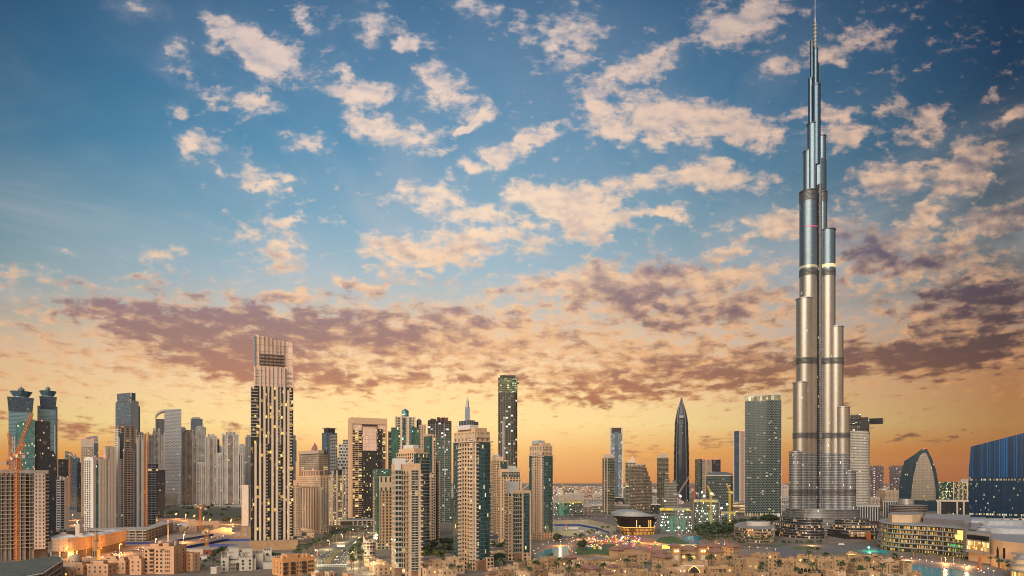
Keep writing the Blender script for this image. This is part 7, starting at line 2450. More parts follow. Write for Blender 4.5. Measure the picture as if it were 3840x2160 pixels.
# white glowing machine sheds and vehicles in the pit
for k, (px, row, w, h, mt) in enumerate(((2150, 1985, 16, 4, WHITE), (2118, 2008, 22, 5, WHITE), (2098, 1990, 8, 3, GREY), (2180, 1994, 9, 3, CREAM), (2140, 2000, 7, 3, GREY), (2105, 2016, 12, 3, plain('pit_blue', (.06, .09, .2), .7)), (2205, 1998, 6, 3, GREY), (2240, 2000, 6, 3, WHITE))):
    g_ = gp(px, row)
    o = thing('site_hut', ('long white cabin on the floor of the lakeside pit', 'white cabin at the near edge of the pit with red base', 'grey plant container left in the pit', 'cream plant container right in the pit', 'grey machine in the middle of the pit', 'blue plant container below the pit wall', 'grey container near the pit ramp', 'white container at the pit ramp top')[k], 'hut', (g_[0], g_[1], 0), -math.atan2(g_[0], g_[1]))
    MB().box(-w / 2, w / 2, -2.5, 2.5, .3, h).build('cabin', mt, o)
    MB().box(-w / 2 - .2, w / 2 + .2, -2.7, 2.7, h, h + .3).build('roof', GREY, o)

# ---------------------------------------------------------------- the mall
def smooth(P, n=5):
    out = []
    for i in range(len(P) - 1):
        p0, p1, p2, p3 = P[max(0, i - 1)], P[i], P[i + 1], P[min(len(P) - 1, i + 2)]
        for k in range(n):
            t_ = k / n
            out.append(tuple(.5 * (2 * b_ + (c_ - a_) * t_ + (2 * a_ - 5 * b_ + 4 * c_ - d_) * t_ ** 2 + (3 * b_ - a_ - 3 * c_ + d_) * t_ ** 3) for a_, b_, c_, d_ in zip(p0, p1, p2, p3)))
    return out + [P[-1]]


f_mall = facade('mall_glass', (.05, .045, .04), (.03, .032, .035), 5.1, .9, (.06, .94), (.04, .60), .36, (1, .46, .07), .9, metal=.3, floorlit=.0, blind=0)
mall = thing('shopping_mall', 'curved shopping mall with grey terrace decks and glowing restaurants at the lake', 'mall', (at(3460, 760), 760, 0))
mx, my = mall.location[0], mall.location[1]


def mp(px, Y):
    return (at(px, Y) - mx, Y - my)


front = smooth([mp(3304, 818), mp(3294, 792), mp(3298, 764), mp(3322, 740), mp(3370, 722), mp(3420, 712), mp(3480, 700), mp(3540, 684), mp(3590, 668), mp(3640, 650), mp(3664, 640)])
back = [mp(3700, 860), mp(3420, 880), mp(3330, 850)]
DECK = plain('mall_deck', (.25, .245, .25), .55, amp=.1)
outline = front + back
cxm = sum(p[0] for p in outline) / len(outline)
cym = sum(p[1] for p in outline) / len(outline)
sc_ = lambda g, dx=0: [(cxm + (x - cxm) * g + dx, cym + (y - cym) * g) for x, y in outline]
for k in range(6):
    z0 = .3 + k * 5.1
    gl = (.955, .955, .945, .94, .935, .93)[k]
    MB().prism(sc_(gl), z0, z0 + 3.9, 0, 1).build('glazed_storey', [f_mall, ROOF], mall)
    MB().prism(sc_((1.05, 1.03, 1.0, .99, .985, .985)[k]), z0 + 3.9, z0 + 5.1).build('terrace_deck', DECK, mall)
    P_ = sc_(gl + .02)
    for i in range(0, 50, 5):
        x, y = P_[i]
        MB().box(x - .35, x + .35, y - .35, y + .35, z0, z0 + 3.9).build('terrace_column', DECK, mall)
zt = 31.0
cr_ = [mp(3330, 770), mp(3345, 752), mp(3380, 745), mp(3420, 745), mp(3452, 752), mp(3462, 775), mp(3440, 820), mp(3345, 820)]
MB().prism(cr_, zt - .3, zt + 9, 0, 1).build('peach_drum', [facade('mall_drum', (.56, .40, .25), (.20, .16, .13), 40, 9, (.42, .56), (.06, .20), 0, metal=.1, blind=0), ROOF], mall)
MB().prism([mp(3462, 730), mp(3612, 690), mp(3636, 690), mp(3640, 800), mp(3470, 830)], zt - .2, zt + 6.2, 0, 1).build('dark_attic', [plain('attic_grey', (.15, .14, .14), .7), DECK], mall)
MB().prism([mp(3612, 650), mp(3632, 645), mp(3640, 690), mp(3620, 695)], 3, zt + 5.4, 0, 1).build('dark_pylon', [plain('pylon_grey', (.13, .125, .13), .6), DECK], mall)
MB().prism([mp(3582, 664), mp(3611, 651), mp(3612, 670), mp(3585, 680)], 19, 23.4).build('lit_shop', WGLOW, mall)
MB().prism([mp(3590, 662), mp(3611, 649.6), mp(3612, 668), mp(3592, 678)], 24.2, 28.2).build('lit_shop', WGLOW, mall)
# right wing
wing = thing('shopping_mall', 'peach mall wing with a framed glowing window and grey roofs at the right edge', 'mall', (at(3740, 640), 640, 0))
wx, wy = wing.location[0], 640
wp = lambda px, Y: (at(px, Y) - wx, Y - wy)
PCH = plain('mall_peach', (.54, .375, .23), .75, amp=.1)
body = [wp(3632, 640), wp(3712, 612), wp(3760, 590), wp(3860, 560), wp(3980, 600), wp(3980, 840), wp(3640, 840)]
MB().prism(body, 0, 24, 0, 1).build('wall', [PCH, DECK], wing)
MB().prism([wp(3622, 637), wp(3712, 606), wp(3716, 640), wp(3628, 660)], 9, 29, 0, 0).build('window_frame', DECK, wing)
f_show = facade('show_window', (.25, .14, .05), (.5, .3, .1), 5.2, 1.6, (.06, .94), (.04, .96), .92, (1, .64, .20), 1.0, metal=0, blind=0)
a_ = wp(3628, 634.6)
c_ = wp(3706, 606.5)
MB().prism([(a_[0], a_[1] - .6), (c_[0], c_[1] - .6), (c_[0], c_[1] + 1), (a_[0], a_[1] + 1)], 12, 20.5, 0, 0).build('glowing_window', f_show, wing)
MB().prism([(a_[0], a_[1] - .6), (c_[0], c_[1] - .6), (c_[0], c_[1] + 1), (a_[0], a_[1] + 1)], 22, 26.5, 0, 0).build('dark_window', DGLASS, wing)
for (px, Y, r, z0, h) in ((3700, 700, 22, 24, 4.5), (3800, 690, 34, 24, 5.5), (3640, 760, 18, 30, 3), (3740, 790, 30, 24, 7)):
    x, y = wp(px, Y)
    MB().prism(ring(x, y, r, r * .8, 32), z0, z0 + h, 0, 1).build('round_roof', [plain('roof_ring_%d' % px, (.34, .35, .37), .5), plain('roof_top_%d' % px, (.40, .42, .45), .5)], wing)
m = MB()
for k in range(14):
    x, y = wp(3560 + k * 24, 800 + (k % 3) * 30)
    m.box(x - 9, x + 9, y - 1.2, y + 1.2, 24, 26.5 + (k % 2))
m.build('roof_ridge', WHITE, wing)
m = MB()
for k in range(6):
    x, y = wp(3660 + k * 34, 860)
    m.box(x - 8, x + 8, y - 6, y + 6, 20, 29)
m.build('roof_plant', CREAM, wing)
for (px, z0) in ((3738, 6), (3762, 8)):
    x, y = wp(px, 600 - (px - 3738) * .4)
    MB().xz([(x - .9, z0), (x + .9, z0), (x + 1.1, z0 + 8), (x, z0 + 14), (x - 1.1, z0 + 8)], y - 3.5, y - 1).build('pointed_slot', DGLASS, wing)
MB().prism([wp(3716, 600), wp(3800, 560), wp(3860, 545), wp(3860, 580), wp(3720, 622)], 0, 7.5, 0, 1).build('lower_terrace', [PCH, DECK], wing)
MB().prism([wp(3790, 566), wp(3870, 540), wp(3870, 600), wp(3800, 610)], 7.5, 15, 0, 1).build('upper_terrace', [PCH, DECK], wing)
cor = thing('corner_pavilion', 'round pavilion with stacked pale discs and a glowing doorway at the bottom right corner', 'building', (at(3836, 520), 520, 0))
for k, (r, z0, z1, mt) in enumerate(((9.5, 6.5, 7.6, DECK), (8.4, 7.6, 11.2, PCH), (9.2, 11.2, 12.2, DECK), (6.0, 12.2, 16, PCH), (6.6, 16, 16.9, DECK), (4.2, 16.9, 19.5, DECK))):
    MB().prism(ring(0, 0, r, n=28), z0, z1).build('disc' if mt is DECK else 'drum', mt, cor)
MB().prism(ring(0, 0, 8.2, n=28), 0, 6.5, 0, 1).build('glowing_hall', [facade('pavilion_glow', (.4, .25, .1), (.5, .3, .1), 6.5, 2.4, (.1, .9), (.05, .9), .6, (1, .6, .15), 1.0, metal=0, blind=0), ROOF], cor)

# orange boat crane sculpture near the mall, green lit fountain lamp
o = thing('sculpture', 'tall rust orange slanting pylon in front of the mall terraces', 'sculpture', (at(3668, 560), 560, 0))
MB().prism([(-1.2, -1), (1.2, -1), (1.2, 1), (-1.2, 1)], 0, 13, 0, 0, [(1.4, -.6), (3.2, -.6), (3.2, .6), (1.4, .6)]).build('pylon', plain('rust_orange', (.42, .13, .03), .6), o)
MB().box(-1.8, 1.8, -1.6, 1.6, 0, .6).build('plinth', GREY, o)
g_ = gp(3258, 2066)
o = thing('stage_light', 'bright green spotlight at the water edge below the great skyscraper', 'lamp', (g_[0], g_[1], 0))
MB().tube((0, 0, 0), (0, 0, 3), .15, 6).build('pole', DARK, o)
MB().lathe(0, 0, [(0, 3), (.9, 3.4), (.9, 4.6), (0, 5)], 10).build('lamp', plain('green_lamp', (.1, .8, .3), .4, emit=(.05, 1, .28), power=20), o)
gl = bpy.data.lights.new('green_spill', 'POINT')
gl.energy = 9000
gl.color = (.05, 1, .3)
gl.shadow_soft_size = 1.0
lo = bpy.data.objects.new('green_spill', gl)
COL.objects.link(lo)
lo.location = (0, -1.5, 4.5)
lo.parent = o
# white tent pair on the plaza
for (px, lb) in ((3150, 'small white peaked tent on the plaza, left one'), (3160, 'small white peaked tent on the plaza, right one')):
    g_ = gp(px, 2050)
    o = thing('tent', lb, 'tent', (g_[0], g_[1], 0))
    MB().prism(ring(0, 0, 2.6, n=4, rot=.78), 2.6, 4.4, 0, 0, ring(0, 0, .1, n=4, rot=.78)).build('canopy', WHITE, o)
    for sx in (-1, 1):
        for sy in (-1, 1):
            MB().tube((sx * 1.7, sy * 1.7, 0), (sx * 1.7, sy * 1.7, 2.7), .08, 5).build('pole', STEEL, o)
# billboard at the foot of the skyscraper
o = thing('billboard', 'big dark screen wall between the white columned block and the mall', 'billboard', (at(3270, 1000), 1000, 0))
MB().box(-27, 27, -1.5, 1.5, 3, 17).build('panel', plain('screen_dark', (.03, .028, .035), .4, emit=(.3, .05, .03), power=.06), o)
MB().box(27, 33, -2, 3, 0, 18).build('side_wall', GREY, o)

# ---------------------------------------------------------------- plants
random.seed(3)


def leaf_mat(name, c1, c2):
    m = bpy.data.materials.new(name)
    m.use_nodes = True
    t = m.node_tree
    t.nodes.clear()
    N = NT(t)
    pos = N.n('ShaderNodeTexCoord').outputs['Object']
    oi = N.n('ShaderNodeObjectInfo').outputs['Random']
    f = N.m('ADD', N.m('MULTIPLY', N.noise(pos, .8, 3.0), .7), N.m('MULTIPLY', oi, .4))
    bs = N.n('ShaderNodeBsdfPrincipled')
    N.link(N.mix(N.rng(f, .25, .8), c1 + (1,), c2 + (1,)), bs.inputs['Base Color'])
    bs.inputs['Roughness'].default_value = .7
    N.link(bs.outputs[0], N.n('ShaderNodeOutputMaterial').inputs[0])
    return m


PALM = leaf_mat('palm_leaf', (.035, .055, .022), (.085, .105, .045))
LEAF = leaf_mat('tree_leaf', (.018, .034, .014), (.05, .075, .03))
LEAFY = leaf_mat('yellow_leaf', (.06, .085, .015), (.14, .15, .03))
BARK = plain('bark', (.16, .11, .075), .9, amp=.35)


def palm_parts(h, seed):
    R = random.Random(seed)
    t = MB()
    bend = R.uniform(-.4, .4)
    for k in range(4):
        a, c = k / 4, (k + 1) / 4
        t.tube((bend * a * a, 0, h * a), (bend * c * c, 0, h * c), .32 - .06 * a, 7, 0, .32 - .06 * c)
    cr = MB()
    for k in range(30):
        az = k * 2.4 + R.uniform(-.2, .2)
        el = R.uniform(-.15, 1.15)
        L = R.uniform(2.3, 3.1)
        d = Vector((math.cos(az), math.sin(az), 0))
        s_ = Vector((-d.y, d.x, 0))
        p = Vector((bend, 0, h))
        v = d * math.cos(el) + Vector((0, 0, 1)) * math.sin(el)
        w0 = .12
        for j in range(5):
            q = p + v * L / 5
            w1 = (.42, .5, .45, .32, .05)[j]
            dr = Vector((0, 0, -.14))
            cr.face([p, q, q + s_ * w1 + dr, p + s_ * w0 + dr])
            cr.face([p, p - s_ * w0 + dr, q - s_ * w1 + dr, q])
            p = q
            w0 = w1
            v = (v + Vector((0, 0, -.34))).normalized()
    return t, cr


def tree_parts(h, r, seed, nb=11, leaves=900, ls=.55):
    R = random.Random(seed)
    t = MB()
    t.tube((0, 0, 0), (0, 0, h * .4), .35, 7, 0, .22)
    cr = MB()
    cl = []
    for k in range(nb):
        a = R.uniform(0, 6.28)
        rr = r * R.uniform(.15, .75)
        c = Vector((math.cos(a) * rr, math.sin(a) * rr, h * R.uniform(.45, .85)))
        cl.append((c, r * R.uniform(.3, .52)))
        t.tube((0, 0, h * .35), tuple(c), .14, 5, 0, .05)
    for k in range(leaves):
        c, s_ = R.choice(cl)
        while True:
            v = Vector((R.uniform(-1, 1), R.uniform(-1, 1), R.uniform(-1, 1)))
            if .2 < v.length < 1:
                break
        p = c + Vector((v.x, v.y, v.z * .75)) * s_
        n = (v + Vector((R.uniform(-.6, .6), R.uniform(-.6, .6), R.uniform(-.2, .9)))).normalized()
        a = n.orthogonal().normalized() * ls * R.uniform(.6, 1.3)
        b_ = n.cross(a).normalized() * ls * R.uniform(.6, 1.3)
        cr.face([p - a - b_, p + a - b_ * .6, p + a * .7 + b_, p - a * .8 + b_ * .9])
    return t, cr


PP = []
for k in range(4):
    t, cr = palm_parts(7.5 + k * .8, k)
    o = thing('palm_tree', 'x', 'palm', (0, 0, 0))
    t.build('trunk', BARK, o)
    cr.build('crown', PALM, o)
    PP.append(o)
TT = []
for k in range(5):
    t, cr = tree_parts(6.5 + k, 3.2 + .5 * k, 40 + k)
    o = thing('tree', 'x', 'tree', (0, 0, 0))
    t.build('trunk', BARK, o)
    cr.build('crown', LEAFY if k == 4 else LEAF, o)
    TT.append(o)
used = set()


def put(protos, loc, label, group, s_=None, ks=None):
    k = random.choice(ks or range(len(protos)))
    src = protos[k]
    if (id(protos), k) not in used:
        used.add((id(protos), k))
        o = src
    else:
        o = copy_tree(src)
    o.location = loc
    o.rotation_euler = (0, 0, random.uniform(0, 6.28))
    s_ = s_ or random.uniform(1.05, 1.4)
    o.scale = (s_, s_, s_)
    o['label'] = label
    o['group'] = group
    return o


def line(pts, n, j=1.0):
    """n spots along a chain of photo points, on the ground"""
    G_ = [gp(*p) for p in pts]
    L_ = [math.dist(a[:2], c[:2]) for a, c in zip(G_, G_[1:])]
    tot = sum(L_)
    out = []
    for k in range(n):
        s_ = tot * (k + .5) / n
        for i, l in enumerate(L_):
            if s_ <= l:
                t_ = s_ / l
                out.append((G_[i][0] + (G_[i + 1][0] - G_[i][0]) * t_ + random.uniform(-j, j), G_[i][1] + (G_[i + 1][1] - G_[i][1]) * t_ + random.uniform(-j, j), 0))
                break
            s_ -= l
    return out


for p in line([(1108, 2120), (1140, 2090), (1180, 2068), (1230, 2042), (1290, 2022), (1350, 2008), (1400, 1998)], 30) + line([(1096, 2118), (1130, 2086), (1180, 2058), (1250, 2030), (1340, 2002), (1400, 1992)], 34, 2):
    put(PP, p, 'date palm in the dense double row on the left side of the boulevard', 'palms left of the boulevard')
for p in line([(1322, 2150), (1316, 2110), (1330, 2080), (1350, 2056), (1376, 2036)], 18) + line([(1352, 2150), (1346, 2100), (1356, 2070)], 10, 2):
    put(PP, p, 'date palm in the row on the right side of the boulevard by the crescent building', 'palms right of the boulevard')
for p in line([(2160, 2046), (2180, 2034), (2230, 2018), (2290, 2010)], 12, 3):
    put(PP, p, 'date palm on the far rim of the festival park', 'palms around the festival park')
for p in line([(2640, 2040), (2680, 2052), (2730, 2056), (2790, 2058), (2860, 2062)], 22, 5) + line([(2700, 2045), (2760, 2048), (2880, 2048)], 14, 5):
    put(PP, p, 'date palm in the dark garden below the curved glass annexe', 'palms of the dark garden')
for p in line([(2640, 2010), (2670, 1996), (2720, 1992), (2750, 1996)], 26, 9) + line([(2640, 2022), (2690, 2014), (2744, 2012)], 18, 6):
    put(TT, p, 'big dark leafy tree in the grove right of the floodlit sites', 'trees of the dark grove', random.uniform(1.6, 2.3), (0, 1, 2, 3))
for p in line([(2790, 1972), (2850, 1966), (2920, 1962)], 18, 12):
    put(TT, p, 'dark leafy tree behind the curved glass annexe', 'trees behind the annexe', random.uniform(1.5, 2.1), (0, 1, 2, 3))
for p in line([(1600, 2060), (1650, 2052), (1700, 2046)], 7, 6) + line([(1575, 2085), (1640, 2078), (1700, 2072)], 7, 4):
    put(TT, p, 'dark leafy tree in the gap between the two front towers', 'trees between the front towers', random.uniform(1.0, 1.5), (0, 1, 2, 3))
for (px, row) in ((1592, 2098), (1640, 2100), (1660, 2098)):
    put(TT, gp(px, row), 'yellow green round tree behind the peach townhouses', 'yellow trees by the townhouses', 1.0, (4,))
for (px, row) in ((1850, 2052), (1872, 2060), (1890, 2050), (1846, 2120), (1862, 2112), (1880, 2100)):
    put(TT, gp(px, row), 'dark leafy tree right of the big curved glass tower', 'trees right of the big curved tower', 1.1, (0, 1, 2))
for (px, row, s_) in ((2088, 2032, 1.5), (2094, 2030, 1.3), (2186, 2064, 1.2), (2178, 2058, 1.1), (2172, 2052, 1.2), (2190, 2048, 1.2)):
    put(TT, gp(px, row), 'dark round tree on the lake promenade', 'trees on the lake promenade', s_, (0, 1, 2))
for (px, row) in ((838, 1960), (846, 1956), (852, 1961), (886, 1962), (896, 1958), (905, 1964), (620, 1945), (640, 1935), (660, 1930), (790, 1940), (770, 1938), (700, 1936), (830, 1938)):
    put(TT, gp(px, row), 'dark bushy tree on the far roadside behind the sand hall', 'trees behind the sand hall', random.uniform(1.2, 1.7), (0, 1, 2, 3))
for (px, row, Y) in ((812, 2086, 0), (826, 2080, 0), (838, 2076, 0), (800, 2094, 0)):
    put(TT, gp(px, row), 'green tree behind the ivory palace on the lot corner', 'trees by the ivory palace', 1.0, (0, 1, 2))
for (px, row) in ((770, 2150), (785, 2140), (800, 2146), (760, 2160), (818, 2150)):
    put(PP, gp(px, row), 'date palm in the dark garden left of the ivory palace', 'palms by the ivory palace', 1.1)
for (px, Y, z, s_) in ((3030, 575, 9, 1.25), (3048, 585, 8, 1.1), (3068, 572, 8, 1.2)):
    put(PP, (at(px, Y), Y, z), 'tall date palm standing above the old quarter roofs near the arcade', 'tall palms of the old quarter', s_)
put(PP, (at(3032, 548), 548, 10.5), 'short round headed palm on the arcade roof terrace', 'roof terrace palm', .8)
for (px, Y) in ((2858, 520), (1946, 560), (2470, 520), (3110, 560), (2420, 545), (1890, 530), (1760, 520), (1720, 522), (1690, 525)):
    put(PP, (at(px, Y), Y, 0), 'small palm squeezed between the old quarter houses', 'palms among the houses', 1.2)
for p in line([(3410, 2104), (3470, 2104), (3560, 2112), (3620, 2118)], 8, 3) + line([(3720, 2120), (3760, 2140), (3800, 2160)], 10, 3):
    put(PP, p, 'palm on the lake terrace in front of the mall', 'palms before the mall', .9)
for p in line([(2930, 2040), (3000, 2040), (3090, 2038)], 8, 3):
    put(TT, p, 'small dark tree at the foot of the great skyscraper', 'trees at the skyscraper foot', .7, (0, 1))
for p in line([(3290, 1990), (3330, 1985), (3310, 2000)], 6, 5):
    put(TT, p, 'dark tree between the billboard and the mall', 'trees by the billboard', 1.2, (0, 1, 2))
for p in line([(2300, 1942), (2260, 1938), (2180, 1938), (2100, 1940)], 12, 4):
    put(PP, p, 'roadside palm beyond the lakeside pit', 'palms beyond the pit', 1.2)

# ---------------------------------------------------------------- lamps
def lamp_proto(name, label, h, arm, mat, r=.45, twin=False, banner=False):
    o = thing(name, label, 'street lamp', (0, 0, 0))
    MB().tube((0, 0, 0), (0, 0, h), .14, 6, r2=.09).build('pole', GREY, o)
    if arm:
        m = MB().tube((0, 0, h - .2), (arm, 0, h + .2), .07, 5)
        if twin:
            m.tube((0, 0, h - .2), (-arm, 0, h + .2), .07, 5)
        m.build('arm', GREY, o)
    for sx in ((1, -1) if twin else (1,)):
        MB().lathe(sx * (arm or 0), 0, [(0, h - .3), (r, h - .05), (r, h + .35), (0, h + .6)], 10).build('lamp_head', mat, o)
    if banner:
        MB().box(.15, 1.0, -.04, .04, h * .45, h * .75).build('banner', REDP, o)
    return o


def place(proto, first, loc, label, group, rz=0):
    o = proto if first[0] else copy_tree(proto)
    first[0] = False
    o.location = loc
    o.rotation_euler = (0, 0, rz)
    o['label'] = label
    o['group'] = group
    return o


AMB = plain('sodium_lamp', (.8, .4, .1), .4, emit=(1, .36, .08), power=5)
YEL = plain('boulevard_lamp', (.8, .7, .4), .4, emit=(1, .80, .42), power=4)
GLB = plain('globe_lamp', (.8, .6, .5), .4, emit=(1, .50, .24), power=2.2)
pr, fi = lamp_proto('street_lamp', 'x', 12, 1.5, AMB, .6), [True]
spill = []
for (px, row, base) in ((247, 2054, 2096), (268, 2071, 2092), (374, 2056, 2092), (449, 2041, 2078), (448, 2083, 2104), (582, 2021, 2050), (688, 2004, 2034), (660, 1925, 1946), (695, 1929, 1952), (728, 1934, 1956), (764, 1939, 1960), (870, 1975, 1998), (866, 1948, 1966), (270, 1930, 1950), (787, 1948, 1966), (290, 1952, 1970)):
    g_ = gp(px, base)
    o = place(pr, fi, g_, 'amber street lamp on the highway among the sand lots', 'amber lamps of the left highway', 0)
    o.scale = (1, 1, max(.7, zr(row, g_[1]) / 12))
    spill.append((g_[0] + 1.5, g_[1] - 1.5, zr(row, g_[1]) - 1.5))
pr, fi = lamp_proto('street_lamp', 'x', 10, 2.2, YEL, .5, False, True), [True]
for (px, row, rz) in ((1192, 2100, 3.1), (1236, 2060, 3.1), (1286, 2034, 3.1), (1330, 2012, 3.1), (1312, 2108, 0), (1318, 2086, 0), (1326, 2066, 0), (1344, 2046, 0), (1374, 2026, 0), (1316, 2132, 0), (1178, 2124, 3.1), (1392, 2150, 0), (1374, 1998, 0)):
    g_ = gp(px, row)
    place(pr, fi, g_, 'boulevard lamp post with a red banner and pale yellow lamp', 'boulevard lamp posts', rz)
    spill.append((g_[0] + (2 if rz == 0 else -2), g_[1], 8.5))
pr, fi = lamp_proto('garden_lamp', 'x', 4.2, 0, GLB, .5), [True]
for (px, row) in ((2002, 2080), (2006, 2092), (2018, 2070), (2036, 2054), (2056, 2046), (2076, 2040), (2100, 2036), (2102, 2044), (2126, 2034), (2148, 2028), (2170, 2022), (2186, 2018), (2202, 2014), (2134, 2050), (2144, 2044), (2152, 2040), (2164, 2036), (2132, 2066), (2138, 2074), (2146, 2082), (2160, 2088)):
    place(pr, fi, gp(px, row), 'small pink globe lamp on the curved lake promenade', 'globe lamps of the lake promenade')
for (px, row) in ((2546, 2016), (2556, 2010), (2574, 2008), (2590, 2006), (2606, 2005), (2550, 2022)):
    place(pr, fi, gp(px, row), 'globe lamp on the curved bridge beside the small canal', 'globe lamps of the canal bridge')
for (px, row) in ((2643, 2030), (2648, 2034), (2656, 2038), (2666, 2042), (2682, 2046), (2696, 2052), (2716, 2054), (2810, 2064), (2842, 2068), (2876, 2070), (2908, 2074)):
    place(pr, fi, gp(px, row), 'globe lamp along the garden path under the dark palms', 'globe lamps of the garden path')
for (px, row) in ((3382, 2104), (3418, 2110), (3449, 2116), (3474, 2118), (3495, 2124), (3537, 2128), (3577, 2132), (3617, 2136), (3634, 2140), (3668, 2152), (3680, 2158), (3706, 2150), (3726, 2160), (3690, 2166)):
    place(pr, fi, gp(px, row), 'globe lamp on the quay before the mall', 'globe lamps of the mall quay')

# real light from the lit lamps
for k, (x, y, z) in enumerate(spill):
    l = bpy.data.lights.new('lamp_light', 'POINT')
    amber = k < 16
    l.energy = (11000 if k < 3 else 60000) if amber else 15000
    l.color = (1, .40, .10) if amber else (1, .80, .42)
    l.shadow_soft_size = .6
    o = bpy.data.objects.new('lamp_light', l)
    COL.objects.link(o)
    o.location = (x, y, z)

# ---------------------------------------------------------------- festival park
cols = [(.5, .04, .04), (.04, .12, .5), (.6, .45, .05), (.5, .48, .45), (.4, .05, .25), (.05, .3, .12), (.55, .22, .04)]
cm_ = [plain('stall_%d' % k, c, .6) for k, c in enumerate(cols)]
STL = [plain('stall_lamp_%d' % k, (.8, .7, .5), .4, emit=c, power=3.2) for k, c in enumerate(((1, .62, .20), (1, .45, .14), (1, .78, .40)))]
names_ = ['red', 'blue', 'yellow', 'white', 'magenta', 'green', 'orange']
first = {}
for k in range(120):
    row = random.uniform(2014, 2062)
    px = random.uniform(2190, 2400) if row < 2040 else random.choice([random.uniform(2180, 2260), random.uniform(2300, 2500)])
    c = random.randrange(7)
    g_ = gp(px, row)
    if c not in first:
        o = thing('stall', 'x', 'stall', g_)
        MB().box(-1.5, 1.5, -1.2, 1.2, 0, 2.0).build('booth', cm_[c], o)
        MB().prism([(-1.9, -1.6), (1.9, -1.6), (1.9, 1.6), (-1.9, 1.6)], 2.0, 3.3, 0, 0, [(-.2, -.2), (.2, -.2), (.2, .2), (-.2, .2)]).build('awning', cm_[(c * 3 + 1) % 7], o)
        MB().lathe(0, -1.5, [(0, 2.2), (.3, 2.4), (.3, 2.8), (0, 3)], 6).build('lamp', STL[c % 3], o)
        first[c] = o
    else:
        o = copy_tree(first[c])
    o.location = g_
    o.rotation_euler = (0, 0, random.uniform(-.6, .6))
    o['label'] = 'small %s festival stall with a lamp in the lakeside park' % names_[c]
    o['group'] = '%s stalls of the festival' % names_[c]
o = thing('stage', 'white arched stage canopy at the far side of the festival park', 'stage', gp(2352, 2030))
m = MB()
for k in range(10):
    a0, a1 = math.pi * k / 10, math.pi * (k + 1) / 10
    for (y0, y1, g0, g1) in ((-4, 0, 1.0, 1.06), (0, 5, 1.06, .8)):
        R0, R1 = 9 * g0, 9 * g1
        m.face([(R0 * math.cos(a0), y0, R0 * .8 * math.sin(a0)), (R1 * math.cos(a0), y1, R1 * .8 * math.sin(a0)), (R1 * math.cos(a1), y1, R1 * .8 * math.sin(a1)), (R0 * math.cos(a1), y0, R0 * .8 * math.sin(a1))])
m.build('canopy', WHITE, o)
MB().box(-7, 7, -3, 4, 0, 1.2).build('platform', DARK, o)
# glowing terrace wall beside the canal lawn
o = thing('terrace_wall', 'long glowing yellow terrace wall at the lawn edge behind the gate towers', 'wall', gp(2560, 2058))
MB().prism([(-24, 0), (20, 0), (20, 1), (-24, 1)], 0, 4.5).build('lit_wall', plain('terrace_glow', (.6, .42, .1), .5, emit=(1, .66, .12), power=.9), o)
MB().box(-25, 21, -.4, 6, 4.5, 5).build('coping', CREAM, o)

# ---------------------------------------------------------------- cars and traffic lights
def car_proto(mat, label):
    o = thing('car', label, 'car', (0, 0, 0))
    m = MB()
    m.xz([(-2.2, .35), (2.2, .35), (2.25, .8), (1.3, .95), (.7, 1.45), (-1.2, 1.45), (-1.9, .98), (-2.25, .9)], -.88, .88, 0, 0)
    m.build('body', mat, o)
    MB().xz([(-1.5, 1.0), (1.1, 1.0), (.6, 1.4), (-1.15, 1.4)], -.9, .9, 0, 0).build('windows', WD, o)
    for x in (-1.4, 1.4):
        for y in (-.85, .85):
            MB().tube((x, y - .1, .33), (x, y + .1, .33), .33, 10).build('wheel', DARK, o)
    for y in (-.6, .6):
        MB().box(2.2, 2.3, y - .18, y + .18, .6, .82).build('headlight', LAMPW, o)
        MB().box(-2.32, -2.22, y - .18, y + .18, .65, .85).build('tail_light', RED, o)
    return o


cp = [(car_proto(WHITE, 'x'), 'white'), (car_proto(plain('car_silver', (.35, .36, .38), .3, .6), 'x'), 'silver'), (car_proto(DARK, 'x'), 'dark'), (car_proto(plain('car_red', (.35, .03, .02), .35), 'x'), 'red')]
cf = [True] * 4
spots = [((1194, 2084), 'on the boulevard in front of the orange lit block', 1.0), ((1262, 2102), 'heading up the boulevard beside the median', 1.0), ((1270, 2090), 'further up the boulevard beside the median', 1.0), ((1290, 2068), 'in the boulevard bend', .9), ((1255, 2158), 'waiting at the junction with red lights', 1.2), ((1350, 2090), 'parked by the crescent building', .4),
         ((1680, 2054), 'on the dark side road between the front towers', .5), ((1690, 2050), 'second on the dark side road between the front towers', .5), ((1705, 2046), 'third on the dark side road between the front towers', .5)]
for k in range(44):
    t_ = random.random()
    spots.append(((330 + 560 * t_, 2094 - 92 * t_ + random.uniform(-5, 6)), 'among the traffic on the orange lit highway', .25))
for k in range(12):
    spots.append(((288 + random.uniform(-8, 16), random.uniform(1955, 2012)), 'on the orange lit ramp left of the white slab tower', 1.5))
for k in range(16):
    t_ = random.random()
    spots.append(((2090 + 300 * t_, 1946 - 6 * t_ + random.uniform(-2, 2)), 'on the road beyond the lakeside pit', 0))
for k in range(14):
    spots.append(((600 + random.uniform(0, 310), random.uniform(1950, 1975)), 'on the far road behind the sand hall', -.2))
for (pr_, txt, rz) in spots:
    i = random.randrange(4)
    o = cp[i][0] if cf[i] else copy_tree(cp[i][0])
    cf[i] = False
    g_ = gp(*pr_)
    o.location = (g_[0], g_[1], .1)
    o.rotation_euler = (0, 0, rz + random.choice([0, math.pi]))
    o['label'] = 'small %s car %s' % (cp[i][1], txt)
    o['group'] = '%s cars %s' % (cp[i][1], txt)
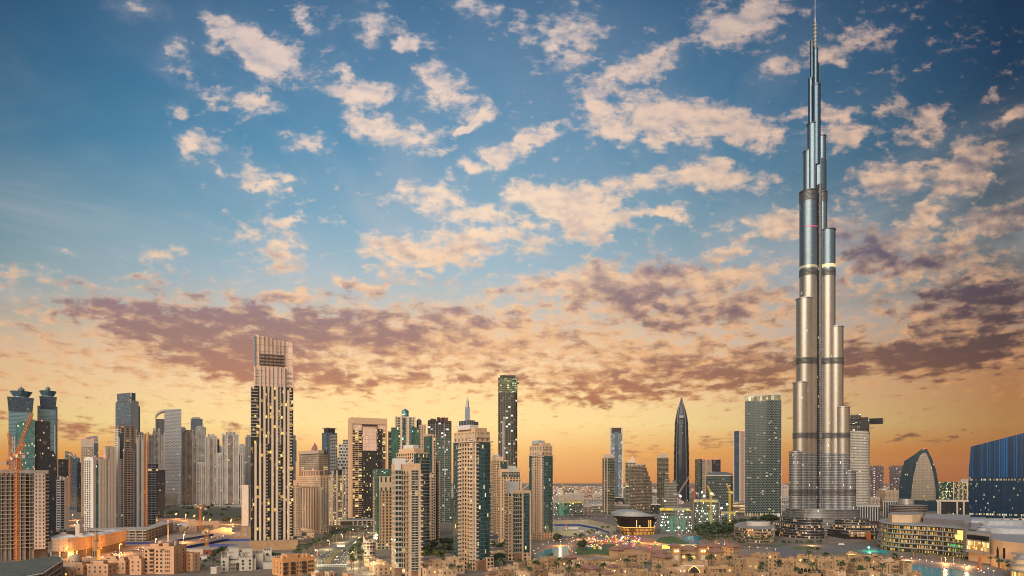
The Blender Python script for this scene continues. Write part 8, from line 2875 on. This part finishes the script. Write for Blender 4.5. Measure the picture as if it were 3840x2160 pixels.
for (px, row, lb) in ((1236, 2132, 'red traffic light on a mast at the boulevard junction, middle one'), (1186, 2126, 'red traffic light at the left kerb of the boulevard junction'), (1308, 2126, 'red traffic light at the right kerb of the boulevard junction')):
    o = thing('traffic_light', lb, 'traffic light', gp(px, row))
    MB().tube((0, 0, 0), (0, 0, 5.5), .12, 6).build('pole', DARK, o)
    MB().box(-.35, .35, -.3, .2, 4.2, 5.8).build('signal_box', DARK, o)
    MB().lathe(0, -.35, [(0, 5.2), (.24, 5.3), (.24, 5.55), (0, 5.65)], 8).build('red_lamp', RED, o)
g_ = gp(1278, 2052)
o = thing('bus_shelter', 'small lit white bus shelter in the boulevard bend', 'bus stop', g_)
MB().box(-5, 5, -1.2, 1.2, 2.8, 3.1).build('roof', WHITE, o)
MB().box(-4.6, 4.6, .9, 1.1, .3, 2.8).build('back_panel', plain('shelter_glow', (.6, .6, .5), .4, emit=(.9, 1, .8), power=.5), o)
for x in (-4.5, 4.5):
    MB().tube((x, -.8, 0), (x, -.8, 2.8), .1, 5).build('post', GREY, o)
random.seed(77)
for k in range(46):
    px, row = random.uniform(1840, 3380), random.uniform(2118, 2158)
    Y = random.uniform(500, 590)
    put(PP if k % 3 else TT, (at(px, Y), Y, 0), 'small green palm or tree among the old quarter courtyards', 'courtyard greenery of the old quarter', random.uniform(1.2, 1.6) if k % 3 else 1.1, None if k % 3 else (0, 1))
# warm lights of the lanes in the old quarter and the park edge
for k in range(14):
    l = bpy.data.lights.new('lane_light', 'POINT')
    l.energy = 16000
    l.color = (1, .46, .14)
    l.shadow_soft_size = .5
    o = bpy.data.objects.new('lane_light', l)
    COL.objects.link(o)
    px, row = ((2100, 2046), (2180, 2022), (2230, 2030), (2330, 2030), (2400, 2036), (2460, 2040), (2530, 2100), (2600, 2100), (2640, 2100), (2700, 2056), (3040, 2045), (3400, 2100), (3540, 2112), (3620, 2124))[k]
    g_ = gp(px, row)
    o.location = (g_[0], g_[1] - 2, 5)

# ---------------------------------------------------------------- dusty evening air
def make_haze():
    m = bpy.data.materials.new('haze')
    m.use_nodes = True
    t = m.node_tree
    t.nodes.clear()
    v = t.nodes.new('ShaderNodeVolumePrincipled')
    v.inputs['Color'].default_value = (.96, .82, .66, 1)
    v.inputs['Density'].default_value = 0.000009
    o = t.nodes.new('ShaderNodeOutputMaterial')
    t.links.new(v.outputs[0], o.inputs['Volume'])
    ob = MB().box(-18500, 18500, -400, 24500, -1, 880).build('haze', m)
    ob['kind'] = 'stuff'


make_haze()
